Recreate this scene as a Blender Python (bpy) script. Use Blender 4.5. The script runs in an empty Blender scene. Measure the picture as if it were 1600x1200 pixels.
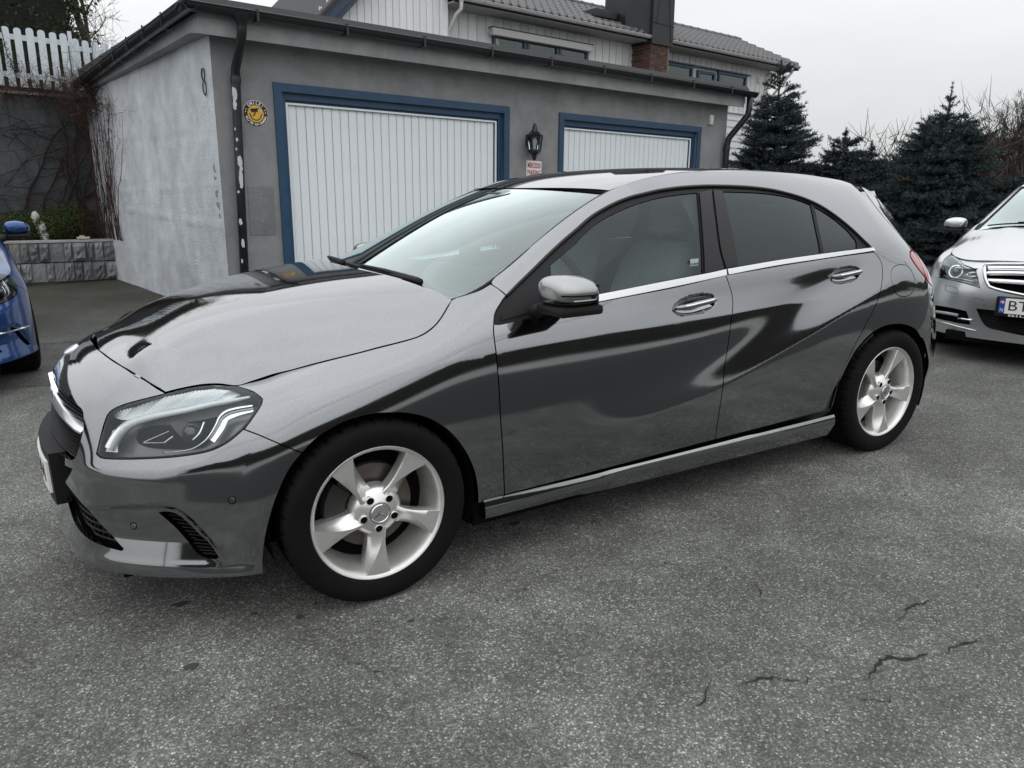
import bpy, bmesh, math, random
import numpy as np
from mathutils import Vector, Matrix, Euler
from mathutils.geometry import delaunay_2d_cdt
random.seed(7); RNG = np.random.default_rng(7)
sc = bpy.context.scene
COL = sc.collection
R = math.radians
# ------------------------------------------------------------------ camera
cam_d = bpy.data.cameras.new('camera'); cam = bpy.data.objects.new('camera', cam_d); COL.objects.link(cam)
_y, _p, _r = .533103852, .261186729, -.0128141715
_f = Vector((math.sin(_y)*math.cos(_p), math.cos(_y)*math.cos(_p), -math.sin(_p)))
_rt = Vector((math.cos(_y), -math.sin(_y), 0)); _u = _rt.cross(_f)
_rt, _u = _rt*math.cos(_r)+_u*math.sin(_r), -_rt*math.sin(_r)+_u*math.cos(_r)
cam.matrix_world = Matrix(((_rt.x, _u.x, -_f.x, -.765127), (_rt.y, _u.y, -_f.y, -3.033572), (_rt.z, _u.z, -_f.z, 1.345392), (0, 0, 0, 1)))
cam_d.sensor_width = 36; cam_d.lens = 26.162; cam_d.clip_start = .05; cam_d.clip_end = 2000
sc.camera = cam
# ------------------------------------------------------------------ sky, sun, exposure
SUN_EL, SUN_AZ = 38, 251.6
world = bpy.data.worlds.new('World'); sc.world = world; world.use_nodes = True
nt = world.node_tree; nt.nodes.clear()
def N(nt, t, **k):
    n = nt.nodes.new(t)
    for a, b in k.items(): setattr(n, a, b)
    return n
wo = N(nt, 'ShaderNodeOutputWorld'); wb = N(nt, 'ShaderNodeBackground')
sky = N(nt, 'ShaderNodeTexSky', sky_type='NISHITA', sun_disc=False)
sky.sun_elevation = R(SUN_EL); sky.sun_rotation = R(SUN_AZ)
# overcast layer over the clear sky: brightness rises gently towards the zenith, faint cloud structure
tc = N(nt, 'ShaderNodeTexCoord'); sp = N(nt, 'ShaderNodeSeparateXYZ'); nt.links.new(tc.outputs['Generated'], sp.inputs[0])
ramp = N(nt, 'ShaderNodeValToRGB'); nt.links.new(sp.outputs['Z'], ramp.inputs[0])
e = ramp.color_ramp.elements
e[0].position = 0.0; e[0].color = (7.6, 7.85, 8.0, 1)
e[1].position = 1.0; e[1].color = (20.5, 20.9, 21.3, 1)
e.new(.09).color = (9.7, 9.95, 10.05, 1); e.new(.19).color = (12.1, 12.25, 12.25, 1); e.new(.5).color = (16.0, 16.2, 16.4, 1)
nz = N(nt, 'ShaderNodeTexNoise'); nz.inputs['Scale'].default_value = 2.3; nz.inputs['Detail'].default_value = 5; nz.inputs['Roughness'].default_value = .5
mp = N(nt, 'ShaderNodeMapping'); mp.inputs['Scale'].default_value = (1, 1, 3.2)
nt.links.new(tc.outputs['Generated'], mp.inputs[0]); nt.links.new(mp.outputs[0], nz.inputs['Vector'])
mr = N(nt, 'ShaderNodeMapRange'); mr.inputs[1].default_value = .3; mr.inputs[2].default_value = .7; mr.inputs[3].default_value = .94; mr.inputs[4].default_value = 1.06
nt.links.new(nz.outputs[0], mr.inputs[0])
mu = N(nt, 'ShaderNodeVectorMath', operation='SCALE'); nt.links.new(ramp.outputs[0], mu.inputs[0]); nt.links.new(mr.outputs[0], mu.inputs['Scale'])
mx = N(nt, 'ShaderNodeMix', data_type='RGBA'); mx.inputs[0].default_value = .93
nt.links.new(sky.outputs[0], mx.inputs[6]); nt.links.new(mu.outputs[0], mx.inputs[7])
nt.links.new(mx.outputs[2], wb.inputs[0]); wb.inputs[1].default_value = .082
nt.links.new(wb.outputs[0], wo.inputs[0])
sun_d = bpy.data.lights.new('sun', 'SUN'); sun = bpy.data.objects.new('sun', sun_d); COL.objects.link(sun)
sun_d.energy = .5; sun_d.angle = R(160); sun_d.color = (1, .975, .94)
sun.rotation_euler = Vector((-math.cos(R(SUN_EL))*math.sin(R(SUN_AZ)), -math.cos(R(SUN_EL))*math.cos(R(SUN_AZ)), -math.sin(R(SUN_EL)))).to_track_quat('-Z', 'Y').to_euler()
vs = sc.view_settings; vs.view_transform = 'Standard'; vs.look = 'None'; vs.exposure = 0; vs.gamma = 1; vs.use_curve_mapping = False
sc.cycles.max_bounces = 8; sc.cycles.transparent_max_bounces = 16; sc.cycles.glossy_bounces = 5
sc.cycles.use_denoising = True
# ------------------------------------------------------------------ materials
MATS = {}
def mat(name, col=(.5, .5, .5), rough=.6, metal=0., coat=0., spec=None, noise=None, bump=None, alpha=None, emit=None):
    """noise=(scale, amount[, detail]) colour variation; bump=(scale, strength, distance)"""
    if name in MATS: return MATS[name]
    m = bpy.data.materials.new(name); MATS[name] = m; m.use_nodes = True
    t = m.node_tree; b = t.nodes['Principled BSDF']
    b.inputs['Base Color'].default_value = (*col, 1); b.inputs['Roughness'].default_value = rough; b.inputs['Metallic'].default_value = metal
    b.inputs['Coat Weight'].default_value = coat; b.inputs['Coat Roughness'].default_value = .03
    if spec is not None: b.inputs['Specular IOR Level'].default_value = spec
    if emit: b.inputs['Emission Color'].default_value = (*emit[0], 1); b.inputs['Emission Strength'].default_value = emit[1]
    tco = None
    if noise or bump: tco = N(t, 'ShaderNodeTexCoord')
    if noise:
        z = N(t, 'ShaderNodeTexNoise'); z.inputs['Scale'].default_value = noise[0]; z.inputs['Detail'].default_value = noise[2] if len(noise) > 2 else 6; z.inputs['Roughness'].default_value = .62
        t.links.new(tco.outputs['Object'], z.inputs['Vector'])
        r_ = N(t, 'ShaderNodeMapRange'); r_.inputs[1].default_value = .25; r_.inputs[2].default_value = .75; r_.inputs[3].default_value = 1-noise[1]; r_.inputs[4].default_value = 1+noise[1]
        t.links.new(z.outputs[0], r_.inputs[0])
        v = N(t, 'ShaderNodeVectorMath', operation='SCALE'); v.inputs[0].default_value = col; t.links.new(r_.outputs[0], v.inputs['Scale'])
        t.links.new(v.outputs[0], b.inputs['Base Color'])
    if bump:
        z2 = N(t, 'ShaderNodeTexNoise'); z2.inputs['Scale'].default_value = bump[0]; z2.inputs['Detail'].default_value = 6; z2.inputs['Roughness'].default_value = .6
        t.links.new(tco.outputs['Object'], z2.inputs['Vector'])
        bn = N(t, 'ShaderNodeBump'); bn.inputs['Strength'].default_value = bump[1]; bn.inputs['Distance'].default_value = bump[2]
        t.links.new(z2.outputs[0], bn.inputs['Height']); t.links.new(bn.outputs[0], b.inputs['Normal'])
    return m
def paint_mat(name, col, metal=.6, rough=.38, dirt=.0):
    """metallic car paint: fine flake sparkle under a clear coat"""
    if name in MATS: return MATS[name]
    m = mat(name, col, rough, metal, 1.0)
    t = m.node_tree; b = t.nodes['Principled BSDF']; b.inputs['Coat IOR'].default_value = 1.55; b.inputs['Coat Roughness'].default_value = .015
    tco = N(t, 'ShaderNodeTexCoord'); vo = N(t, 'ShaderNodeTexVoronoi'); vo.inputs['Scale'].default_value = 900
    t.links.new(tco.outputs['Object'], vo.inputs['Vector'])
    r_ = N(t, 'ShaderNodeMapRange'); r_.inputs[3].default_value = .88; r_.inputs[4].default_value = 1.14
    sx = N(t, 'ShaderNodeSeparateXYZ'); t.links.new(vo.outputs['Color'], sx.inputs[0]); t.links.new(sx.outputs[0], r_.inputs[0])
    # thin road film on the lower body, patchy
    n2 = N(t, 'ShaderNodeTexNoise'); n2.inputs['Scale'].default_value = 3.5; n2.inputs['Detail'].default_value = 8; n2.inputs['Roughness'].default_value = .7
    t.links.new(tco.outputs['Object'], n2.inputs['Vector'])
    v = N(t, 'ShaderNodeVectorMath', operation='SCALE'); v.inputs[0].default_value = col; t.links.new(r_.outputs[0], v.inputs['Scale'])
    t.links.new(v.outputs[0], b.inputs['Base Color'])
    r2 = N(t, 'ShaderNodeMapRange'); r2.inputs[1].default_value = .35; r2.inputs[2].default_value = .8; r2.inputs[3].default_value = .012; r2.inputs[4].default_value = .05
    t.links.new(n2.outputs[0], r2.inputs[0]); t.links.new(r2.outputs[0], b.inputs['Coat Roughness'])
    return m
def glass_mat(name, tint, f0=1.5, boost=1.0):
    """thin pane: tinted see-through plus mirror reflection by Fresnel"""
    if name in MATS: return MATS[name]
    m = bpy.data.materials.new(name); MATS[name] = m; m.use_nodes = True
    t = m.node_tree; t.nodes.clear(); o = N(t, 'ShaderNodeOutputMaterial')
    tr = N(t, 'ShaderNodeBsdfTransparent'); tr.inputs[0].default_value = (*tint, 1)
    gl = N(t, 'ShaderNodeBsdfGlossy'); gl.inputs['Roughness'].default_value = .008; gl.inputs[0].default_value = (.88, .99, .99, 1)
    fr = N(t, 'ShaderNodeFresnel'); fr.inputs[0].default_value = f0
    mxn = N(t, 'ShaderNodeMixShader')
    if boost != 1:
        ml = N(t, 'ShaderNodeMath', operation='MULTIPLY', use_clamp=True); ml.inputs[1].default_value = boost
        t.links.new(fr.outputs[0], ml.inputs[0]); t.links.new(ml.outputs[0], mxn.inputs[0])
    else: t.links.new(fr.outputs[0], mxn.inputs[0])
    t.links.new(tr.outputs[0], mxn.inputs[1]); t.links.new(gl.outputs[0], mxn.inputs[2]); t.links.new(mxn.outputs[0], o.inputs[0])
    return m
# ------------------------------------------------------------------ object helpers
def tag(o, label=None, cat=None, group=None, kind=None):
    if label: o['label'] = label
    if cat: o['category'] = cat
    if group: o['group'] = group
    if kind: o['kind'] = kind
    return o
def empty(name, loc=(0, 0, 0), rot=(0, 0, 0), label=None, cat=None, group=None, parent=None):
    o = bpy.data.objects.new(name, None); COL.objects.link(o); o.location = loc; o.rotation_euler = rot
    o.empty_display_size = .1
    if parent: o.parent = parent
    return tag(o, label, cat, group)
def link(name, me, m=None, parent=None, loc=None, rot=None, scale=None):
    o = bpy.data.objects.new(name, me); COL.objects.link(o)
    if m is not None and not me.materials:
        for mm in (m if isinstance(m, (list, tuple)) else [m]): me.materials.append(mm)
    if parent: o.parent = parent
    if loc is not None: o.location = loc
    if rot is not None: o.rotation_euler = rot
    if scale is not None: o.scale = scale
    return o
def mesh(name, verts, faces, normals=None, smooth=False, midx=None):
    me = bpy.data.meshes.new(name)
    me.from_pydata([tuple(map(float, v)) for v in verts], [], [tuple(map(int, f)) for f in faces])
    if smooth or normals is not None: me.polygons.foreach_set('use_smooth', [True]*len(me.polygons))
    if midx is not None: me.polygons.foreach_set('material_index', list(midx))
    me.update()
    if normals is not None: me.normals_split_custom_set_from_vertices([tuple(map(float, n)) for n in normals])
    return me
class MB:
    """collects shapes into one mesh"""
    def __init__(s): s.v = []; s.f = []; s.mi = []; s.cur = 0
    def add(s, vs, fs):
        k = len(s.v); s.v += [tuple(v) for v in vs]; s.f += [tuple(i+k for i in f) for f in fs]; s.mi += [s.cur]*len(fs); return s
    def box(s, a, b, M=None):
        x0, y0, z0 = a; x1, y1, z1 = b
        vs = [(x0, y0, z0), (x1, y0, z0), (x1, y1, z0), (x0, y1, z0), (x0, y0, z1), (x1, y0, z1), (x1, y1, z1), (x0, y1, z1)]
        if M is not None: vs = [tuple(M @ Vector(v)) for v in vs]
        return s.add(vs, [(3, 2, 1, 0), (4, 5, 6, 7), (0, 1, 5, 4), (1, 2, 6, 5), (2, 3, 7, 6), (3, 0, 4, 7)])
    def bbox(s, a, b, r=.01, M=None):
        """box with bevelled edges"""
        bm = bmesh.new(); bmesh.ops.create_cube(bm, size=1)
        for v in bm.verts: v.co = Vector([a[i]+(b[i]-a[i])*(v.co[i]+.5) for i in range(3)])
        bmesh.ops.bevel(bm, geom=bm.edges[:], offset=r, segments=2, affect='EDGES', profile=.6)
        if M is not None: bmesh.ops.transform(bm, matrix=M, verts=bm.verts)
        bm.verts.index_update(); s.add([v.co[:] for v in bm.verts], [[v.index for v in f.verts] for f in bm.faces]); bm.free(); return s
    def tube(s, pts, r, n=8, caps=True, flat=None):
        pts = [Vector(p) for p in pts]; rr = r if hasattr(r, '__len__') else [r]*len(pts)
        vs = []; fs = []; prev = None
        for i, p in enumerate(pts):
            d = (pts[min(i+1, len(pts)-1)]-pts[max(i-1, 0)])
            if d.length < 1e-9: d = Vector((0, 0, 1))
            d.normalize()
            if prev is None:
                a = Vector((0, 0, 1)) if abs(d.z) < .9 else Vector((1, 0, 0)); prev = d.cross(a).normalized()
            x = (prev-d*prev.dot(d)); x = x.normalized() if x.length > 1e-6 else d.orthogonal().normalized(); prev = x; y = d.cross(x)
            for k in range(n):
                t = 2*math.pi*k/n; vs.append(p+x*(rr[i]*math.cos(t))+y*(rr[i]*math.sin(t)))
        for i in range(len(pts)-1):
            for k in range(n): fs.append((i*n+k, i*n+(k+1) % n, (i+1)*n+(k+1) % n, (i+1)*n+k))
        if caps: fs.append(tuple(range(n-1, -1, -1))); fs.append(tuple((len(pts)-1)*n+k for k in range(n)))
        return s.add(vs, fs)
    def lathe(s, prof, n=32, axis='z', M=None, closed=False):
        """prof: (radius, height) list"""
        vs = []
        for k in range(n):
            t = 2*math.pi*k/n; c, si = math.cos(t), math.sin(t)
            for r_, h in prof:
                vs.append({'z': (r_*c, r_*si, h), 'y': (r_*c, h, r_*si), 'x': (h, r_*c, r_*si)}[axis])
        m = len(prof); fs = []
        for k in range(n):
            for j in range(m-1):
                q = (k*m+j, ((k+1) % n)*m+j, ((k+1) % n)*m+j+1, k*m+j+1); fs.append(q if axis != 'y' else q[::-1])
        if M is not None: vs = [tuple(M @ Vector(v)) for v in vs]
        return s.add(vs, fs)
    def prism(s, poly, h0, h1, plane='xz', M=None):
        """extruded 2D polygon; plane xz extrudes along y, xy along z, yz along x"""
        n = len(poly); f = {'xz': lambda p, h: (p[0], h, p[1]), 'xy': lambda p, h: (p[0], p[1], h), 'yz': lambda p, h: (h, p[0], p[1])}[plane]
        vs = [f(p, h0) for p in poly]+[f(p, h1) for p in poly]
        if M is not None: vs = [tuple(M @ Vector(v)) for v in vs]
        fs = [tuple(range(n))[::-1], tuple(range(n, 2*n))]+[(i, (i+1) % n, n+(i+1) % n, n+i) for i in range(n)]
        return s.add(vs, fs)
    def build(s, name, m=None, parent=None, smooth=False, loc=None, rot=None, auto=None):
        me = mesh(name, s.v, s.f, smooth=smooth, midx=s.mi if any(s.mi) else None)
        bm = bmesh.new(); bm.from_mesh(me); bmesh.ops.recalc_face_normals(bm, faces=bm.faces); bm.to_mesh(me); bm.free()
        if auto is not None:
            me.polygons.foreach_set('use_smooth', [True]*len(me.polygons)); me.set_sharp_from_angle(angle=R(auto))
        return link(name, me, m, parent, loc, rot)
def text_mesh(body, size=1., extrude=.0005, spacing=1., align='CENTER', bold=0.):
    c = bpy.data.curves.new('lettering', 'FONT'); c.body = body; c.size = size; c.extrude = extrude; c.align_x = align; c.align_y = 'CENTER'; c.space_character = spacing; c.offset = bold
    c.resolution_u = 3
    o = bpy.data.objects.new('lettering', c); COL.objects.link(o)
    dg = bpy.context.evaluated_depsgraph_get(); dg.update()
    me = bpy.data.meshes.new_from_object(o.evaluated_get(dg)); bpy.data.objects.remove(o); bpy.data.curves.remove(c)
    return me
def copy_tree(o, parent=None):
    c = o.copy(); COL.objects.link(c)
    if parent: c.parent = parent
    for ch in list(o.children): copy_tree(ch, c)
    return c
# ---- smooth tensor-product body surfaces (car frame: x back, y away, z up) ----
def _bs(ctrl, t, axis):
    """clamped-by-phantom uniform cubic B-spline along axis; t in [0, n-1]"""
    c = np.moveaxis(np.asarray(ctrl, float), axis, 0)
    n = c.shape[0]
    e = np.concatenate([(2*c[0]-c[1])[None], c, (2*c[-1]-c[-2])[None]], 0)
    t = np.clip(np.asarray(t, float), 0, n-1)
    i = np.minimum(t.astype(int), n-2); f = t-i
    w = [(1-f)**3/6, (3*f**3-6*f**2+4)/6, (-3*f**3+3*f**2+3*f+1)/6, f**3/6]
    return i, w, e
class Patch:
    """ctrl [nu, nv, 3]; near-interpolating smooth B-spline; optional disp(P)->offset along normal"""
    def __init__(s, pts, disp=None, fix=0.75):
        p = np.asarray(pts, float); c = p.copy()
        for _ in range(2):
            sm = s._smooth(s._smooth(c, 0), 1)
            c = c + fix*(p-sm)
        s.c = c; s.nu, s.nv = c.shape[:2]; s.disp = disp
    @staticmethod
    def _smooth(c, ax):
        c = np.moveaxis(c, ax, 0)
        e = np.concatenate([(2*c[0]-c[1])[None], c, (2*c[-1]-c[-2])[None]], 0)
        return np.moveaxis((e[:-2]+4*e[1:-1]+e[2:])/6, 0, ax)
    def base(s, u, v):
        i, wu, e = _bs(s.c, u, 0)
        e = np.concatenate([(2*e[:, :1]-e[:, 1:2]), e, (2*e[:, -1:]-e[:, -2:-1])], 1)
        v = np.clip(np.asarray(v, float), 0, s.nv-1)
        j = np.minimum(v.astype(int), s.nv-2); f = v-j
        wv = [(1-f)**3/6, (3*f**3-6*f**2+4)/6, (-3*f**3+3*f**2+3*f+1)/6, f**3/6]
        r = 0
        for a in range(4):
            for b in range(4):
                r = r+(wu[a]*wv[b])[..., None]*e[i+a, j+b]
        return r
    def nrm0(s, u, v, h=1e-3):
        u = np.asarray(u, float); v = np.asarray(v, float)
        du = s.base(np.minimum(u+h, s.nu-1), v)-s.base(np.maximum(u-h, 0), v)
        dv = s.base(u, np.minimum(v+h, s.nv-1))-s.base(u, np.maximum(v-h, 0))
        n = np.cross(du, dv); return n/np.maximum(np.linalg.norm(n, axis=-1, keepdims=True), 1e-12)
    def pos(s, u, v):
        p = s.base(u, v)
        if s.disp is not None: p = p+s.nrm0(u, v)*s.disp(p)[..., None]
        return p
    def nrm(s, u, v, h=4e-3):
        if s.disp is None: return s.nrm0(u, v)
        u = np.asarray(u, float); v = np.asarray(v, float)
        du = s.pos(np.minimum(u+h, s.nu-1), v)-s.pos(np.maximum(u-h, 0), v)
        dv = s.pos(u, np.minimum(v+h, s.nv-1))-s.pos(u, np.maximum(v-h, 0))
        n = np.cross(du, dv); return n/np.maximum(np.linalg.norm(n, axis=-1, keepdims=True), 1e-12)
def interp(x, xs, ys):
    """smooth monotone-ish interpolation (pchip)"""
    x = np.asarray(x, float); xs = np.asarray(xs, float); ys = np.asarray(ys, float)
    h = np.diff(xs); d = np.diff(ys)/h; m = np.zeros_like(ys)
    m[0] = d[0]; m[-1] = d[-1]
    for k in range(1, len(xs)-1):
        if d[k-1]*d[k] > 0:
            w1 = 2*h[k]+h[k-1]; w2 = h[k]+2*h[k-1]; m[k] = (w1+w2)/(w1/d[k-1]+w2/d[k])
    i = np.clip(np.searchsorted(xs, x)-1, 0, len(xs)-2)
    t = np.clip((x-xs[i])/h[i], 0, 1)
    return (ys[i]*(1+2*t)*(1-t)**2+h[i]*m[i]*t*(1-t)**2+ys[i+1]*t*t*(3-2*t)+h[i]*m[i+1]*t*t*(t-1))
# near side is y<0.  FRONT patch: bumper, headlight, fender
FRONT = [
 [(-.925,0,.203),(-.925,0,.29),(-.925,0,.42),(-.918,0,.53),(-.903,0,.62),(-.868,0,.725),(-.80,0,.80),(-.725,0,.830)],
 [(-.903,-.2,.203),(-.903,-.2,.29),(-.902,-.2,.42),(-.894,-.2,.53),(-.878,-.2,.62),(-.842,-.2,.718),(-.775,-.2,.790),(-.703,-.2,.825)],
 [(-.868,-.40,.203),(-.866,-.40,.29),(-.858,-.40,.42),(-.842,-.40,.53),(-.82,-.40,.615),(-.785,-.40,.698),(-.725,-.40,.762),(-.658,-.40,.803)],
 [(-.82,-.55,.203),(-.813,-.55,.29),(-.797,-.55,.42),(-.765,-.55,.53),(-.735,-.54,.61),(-.695,-.53,.685),(-.655,-.53,.735),(-.605,-.53,.770)],
 [(-.70,-.68,.203),(-.69,-.685,.29),(-.665,-.69,.42),(-.62,-.69,.53),(-.58,-.68,.61),(-.54,-.66,.675),(-.505,-.635,.717),(-.47,-.605,.756)],
 [(-.565,-.78,.203),(-.553,-.785,.29),(-.53,-.79,.42),(-.495,-.79,.53),(-.465,-.78,.615),(-.43,-.745,.69),(-.40,-.70,.725),(-.37,-.640,.751)],
 [(-.385,-.867,.203),(-.375,-.868,.29),(-.36,-.868,.42),(-.345,-.862,.53),(-.33,-.85,.62),(-.31,-.805,.70),(-.295,-.745,.74),(-.28,-.655,.765)],
 [(-.2,-.876,.203),(-.2,-.88,.29),(-.2,-.885,.42),(-.2,-.886,.53),(-.2,-.88,.63),(-.2,-.845,.72),(-.2,-.78,.765),(-.2,-.675,.790)],
 [(0,-.876,.203),(0,-.883,.29),(0,-.889,.42),(0,-.891,.54),(0,-.887,.65),(0,-.862,.75),(0,-.805,.805),(0,-.70,.843)],
 [(.2,-.868,.203),(.2,-.877,.29),(.2,-.885,.42),(.2,-.888,.55),(.2,-.886,.68),(.2,-.868,.79),(.2,-.82,.85),(.2,-.715,.898)],
 [(.36,-.864,.203),(.36,-.875,.29),(.36,-.883,.42),(.36,-.886,.56),(.36,-.885,.70),(.36,-.87,.82),(.36,-.825,.90),(.36,-.730,.968)],
 [(.60,-.861,.203),(.60,-.873,.29),(.60,-.882,.42),(.60,-.885,.57),(.60,-.884,.72),(.60,-.868,.85),(.60,-.82,.96),(.60,-.715,1.055)],
]
# SIDE patch: doors, windows, quarter, rear bumper corner, up to the roof edge
_bx=[.3,.934,1.549,2.512,3.0,3.4]; _bz=[.885,.938,.985,1.030,1.02,.98]      # belt line
_cx=[.30,.52,.80,1.0,1.15,1.35,1.6,2.0,2.4,2.75,3.0,3.2,3.4]
_cz=[.95,1.02,1.165,1.262,1.322,1.367,1.392,1.393,1.372,1.328,1.27,1.10,.98]         # roof/pillar crest
_cy=[.73,.705,.645,.605,.583,.570,.562,.558,.552,.545,.54,.56,.60]
def side_section(x):
    bz=float(interp(x,_bx,_bz)); cz=float(interp(x,_cx,_cz)); cy=float(interp(x,_cx,_cy))
    k=0.0
    lo=[(.19,.862),(.30,.876),(.45,.886),(.60,.888),(.74,.883),(.86,.868)]
    arch=.006*math.exp(-((x-2.7)/.45)**2)
    z3=.74+.06*max(0,min(1,(x-1.5)/1.2)); z4=.86+.06*max(0,min(1,(x-1.5)/1.2))
    pts=[(x,-.862,.19),(x,-.876,.30),(x,-.886-arch,.45),(x,-.889-arch,.60),(x,-.885-arch,z3),(x,-.866,min(z4,bz-.06)),(x,-.838,bz)]
    for w,yy in ((.28,.20),(.55,.43),(.78,.67),(.92,.86),(1.0,1.0)):
        pts.append((x,-(.838+(cy-.838)*yy),bz+(cz-bz)*w))
    return pts
SIDE=[side_section(x) for x in (.30,.52,.74,.96,1.18,1.4,1.62,1.84,2.06,2.28,2.5)]
# rear corner columns (wrap round)
SIDE+=[
 [(2.72,-.864,.19),(2.72,-.882,.30),(2.72,-.893,.45),(2.72,-.896,.60),(2.72,-.889,.79),(2.72,-.872,.92),(2.72,-.830,1.03),(2.71,-.785,1.10),(2.70,-.725,1.175),(2.70,-.655,1.25),(2.71,-.595,1.305),(2.72,-.545,1.335)],
 [(2.910,-.852,.19),(2.915,-.874,.30),(2.920,-.887,.45),(2.920,-.889,.60),(2.915,-.882,.77),(2.900,-.862,.89),(2.880,-.818,.99),(2.865,-.775,1.05),(2.860,-.715,1.12),(2.860,-.645,1.19),(2.860,-.588,1.25),(2.870,-.545,1.297)],
 [(3.037,-.825,.19),(3.067,-.85,.30),(3.087,-.862,.45),(3.077,-.862,.60),(3.062,-.850,.75),(3.032,-.828,.87),(3.002,-.79,.95),(2.977,-.748,1.01),(2.962,-.692,1.07),(2.952,-.632,1.14),(2.947,-.58,1.21),(2.942,-.54,1.262)],
 [(3.142,-.775,.19),(3.187,-.795,.30),(3.217,-.805,.45),(3.197,-.80,.60),(3.172,-.785,.74),(3.142,-.763,.845),(3.112,-.73,.91),(3.092,-.70,.96),(3.072,-.655,1.02),(3.052,-.605,1.08),(3.032,-.565,1.15),(3.012,-.53,1.22)],
 [(3.212,-.68,.19),(3.262,-.69,.30),(3.297,-.69,.45),(3.277,-.685,.60),(3.252,-.672,.74),(3.227,-.655,.83),(3.202,-.635,.89),(3.182,-.61,.94),(3.162,-.58,1.0),(3.132,-.55,1.06),(3.092,-.525,1.13),(3.052,-.50,1.20)],
 [(3.262,-.45,.19),(3.312,-.45,.30),(3.347,-.45,.45),(3.332,-.45,.60),(3.307,-.44,.74),(3.282,-.43,.83),(3.257,-.42,.89),(3.237,-.41,.94),(3.212,-.40,1.0),(3.177,-.385,1.06),(3.132,-.37,1.13),(3.082,-.36,1.205)],
 [(3.292,0,.19),(3.337,0,.30),(3.372,0,.45),(3.357,0,.60),(3.332,0,.74),(3.307,0,.83),(3.282,0,.89),(3.262,0,.94),(3.237,0,1.0),(3.202,0,1.06),(3.157,0,1.13),(3.102,0,1.21)],
]
# dropping crease on the doors: ridge line z=cr(x); proud at the ridge, hollow above, soft below
def _crz(x): return interp(x,[.70,.95,1.16,1.35,1.52,1.70,1.90,2.10,2.32,2.55,2.75],[.40,.432,.458,.487,.520,.570,.632,.695,.768,.835,.87])
def shoulder_z(x): return np.interp(x,[-.31,0,.45,1.0,1.55,2.1,2.5],[.728,.766,.800,.812,.820,.832,.85])
def shoulder(p):
    """the upper feature line: the panel breaks inward above it"""
    x=p[...,0]; h=p[...,2]-shoulder_z(x); A=np.interp(x,[-.31,-.15,.5,1.6,2.15,2.45],[0,.006,.007,.007,.004,0]); s=np.sqrt(h*h+.004**2)
    hp=(h+s)/2
    f=np.clip((h-.07)/.11,0,1)
    return -A*(1-np.exp(-hp/.06))*(1-f*f*(3-2*f))
def side_disp(p):
    x=p[...,0]; z=p[...,2]
    h=z-_crz(x)
    a=np.interp(x,[.62,1.0,1.5,2.1,2.45,2.72,2.9],[0,.007,.014,.016,.013,.004,0])
    hp=np.sqrt(np.maximum(h,0)**2+.010**2)-.010
    up=np.exp(-hp/.085)-.45*np.exp(-((h-.15)/.09)**2)*(h>0)*(1-np.exp(-(np.maximum(h,0)/.05)**2))
    dn=np.exp(-(np.minimum(h,0)/.20)**2)
    d=a*np.where(h>0,up,dn)
    return d+shoulder(p)
_hx=[-.74,-.66,-.605,-.56,-.357,-.20,0,.18,.25,.40]
_hy=[.30,.40,.53,.60,.657,.698,.755,.792,.80,.80]
_hs=[.820,.803,.770,.745,.745,.785,.826,.859,.876,.908]
def hood_z(x,y):
    """hood height"""
    c=interp(x,[-.74,-.60,-.40,-.15,.10,.25,.45],[.812,.872,.948,1.002,1.032,1.042,1.056])
    s=interp(x,_hx,_hs); ys=interp(x,_hx,_hy); ay=np.abs(y)
    t=ay/ys
    z=c-(c-s)*(.28*t**2+.72*t**6)
    # two power-dome creases running back and outward
    yc=.36+.10*(np.asarray(x)+.6); k=(yc-ay)/.045
    return z+.0004*np.clip((np.asarray(x)+.55)/.35,0,1)/(1+np.exp(-2.2*np.clip(k,-8,8)))
_fsy=[.50,.553,.613,.668,.717,.745,.761,.779,.799,.817,.826]
_fsz=[.402,.408,.420,.430,.436,.432,.419,.396,.351,.300,.264]
def front_disp(p):
    y=np.abs(p[...,1]); z=p[...,2]; x=p[...,0]
    zs=np.interp(y,_fsy,_fsz); a=np.interp(y,[.50,.60,.80,.832],[0,1,1,0])
    k=np.clip((zs-z)/.020,0,1); k=k*k*(3-2*k)
    d=-.016*a*k*np.clip((z-.245)/.07,0,1)
    # ledge under the lamp
    w=np.interp(y,[.46,.56,.74,.84],[0,1,1,0])*(x<0)
    zl=np.interp(y,[.5,.6,.7,.8],[.515,.520,.530,.56])
    h=z-zl
    d=d+w*.009*np.where(h>0,np.exp(-(np.sqrt(h*h+.012**2)-.012)/.035),np.exp(-(h/.06)**2))
    # chin: the lip kicks out at the very bottom
    d=d+.008*np.clip((-.33-x)/.1,0,1)*np.exp(-(np.maximum(z-.205,0)/.030)**2)
    return d+shoulder(p)
# windscreen and roof
_we=[(.36,.722,.960),(.51,.713,1.003),(.80,.640,1.158),(1.0,.600,1.255),(1.14,.577,1.312)]
_wc=[(.20,1.012),(.33,1.068),(.64,1.205),(.85,1.285),(1.0,1.333)]
WIND=[]
for (ex,ey,ez),(cx_,cz_) in zip(_we,_wc):
    WIND.append([(cx_+(ex-cx_)*(f*f),ey*f,cz_+(ez-cz_)*(.5*f*f+.5*f**4)) for f in (-1,-.8,-.55,-.28,0,.28,.55,.8,1)])
def roof_pt(x,f):
    zm=interp(x,[.95,1.0,1.15,1.3,1.5,1.75,2.1,2.4,2.72,2.95],[1.318,1.333,1.372,1.398,1.414,1.421,1.418,1.402,1.368,1.330])
    cz=interp(x,_cx,_cz); cy=interp(x,_cx,_cy); a=abs(f)
    return (float(x),float(cy*f),float(zm-(zm-cz)*(.6*a**2+.4*a**5)))
ROOF=[]
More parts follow.
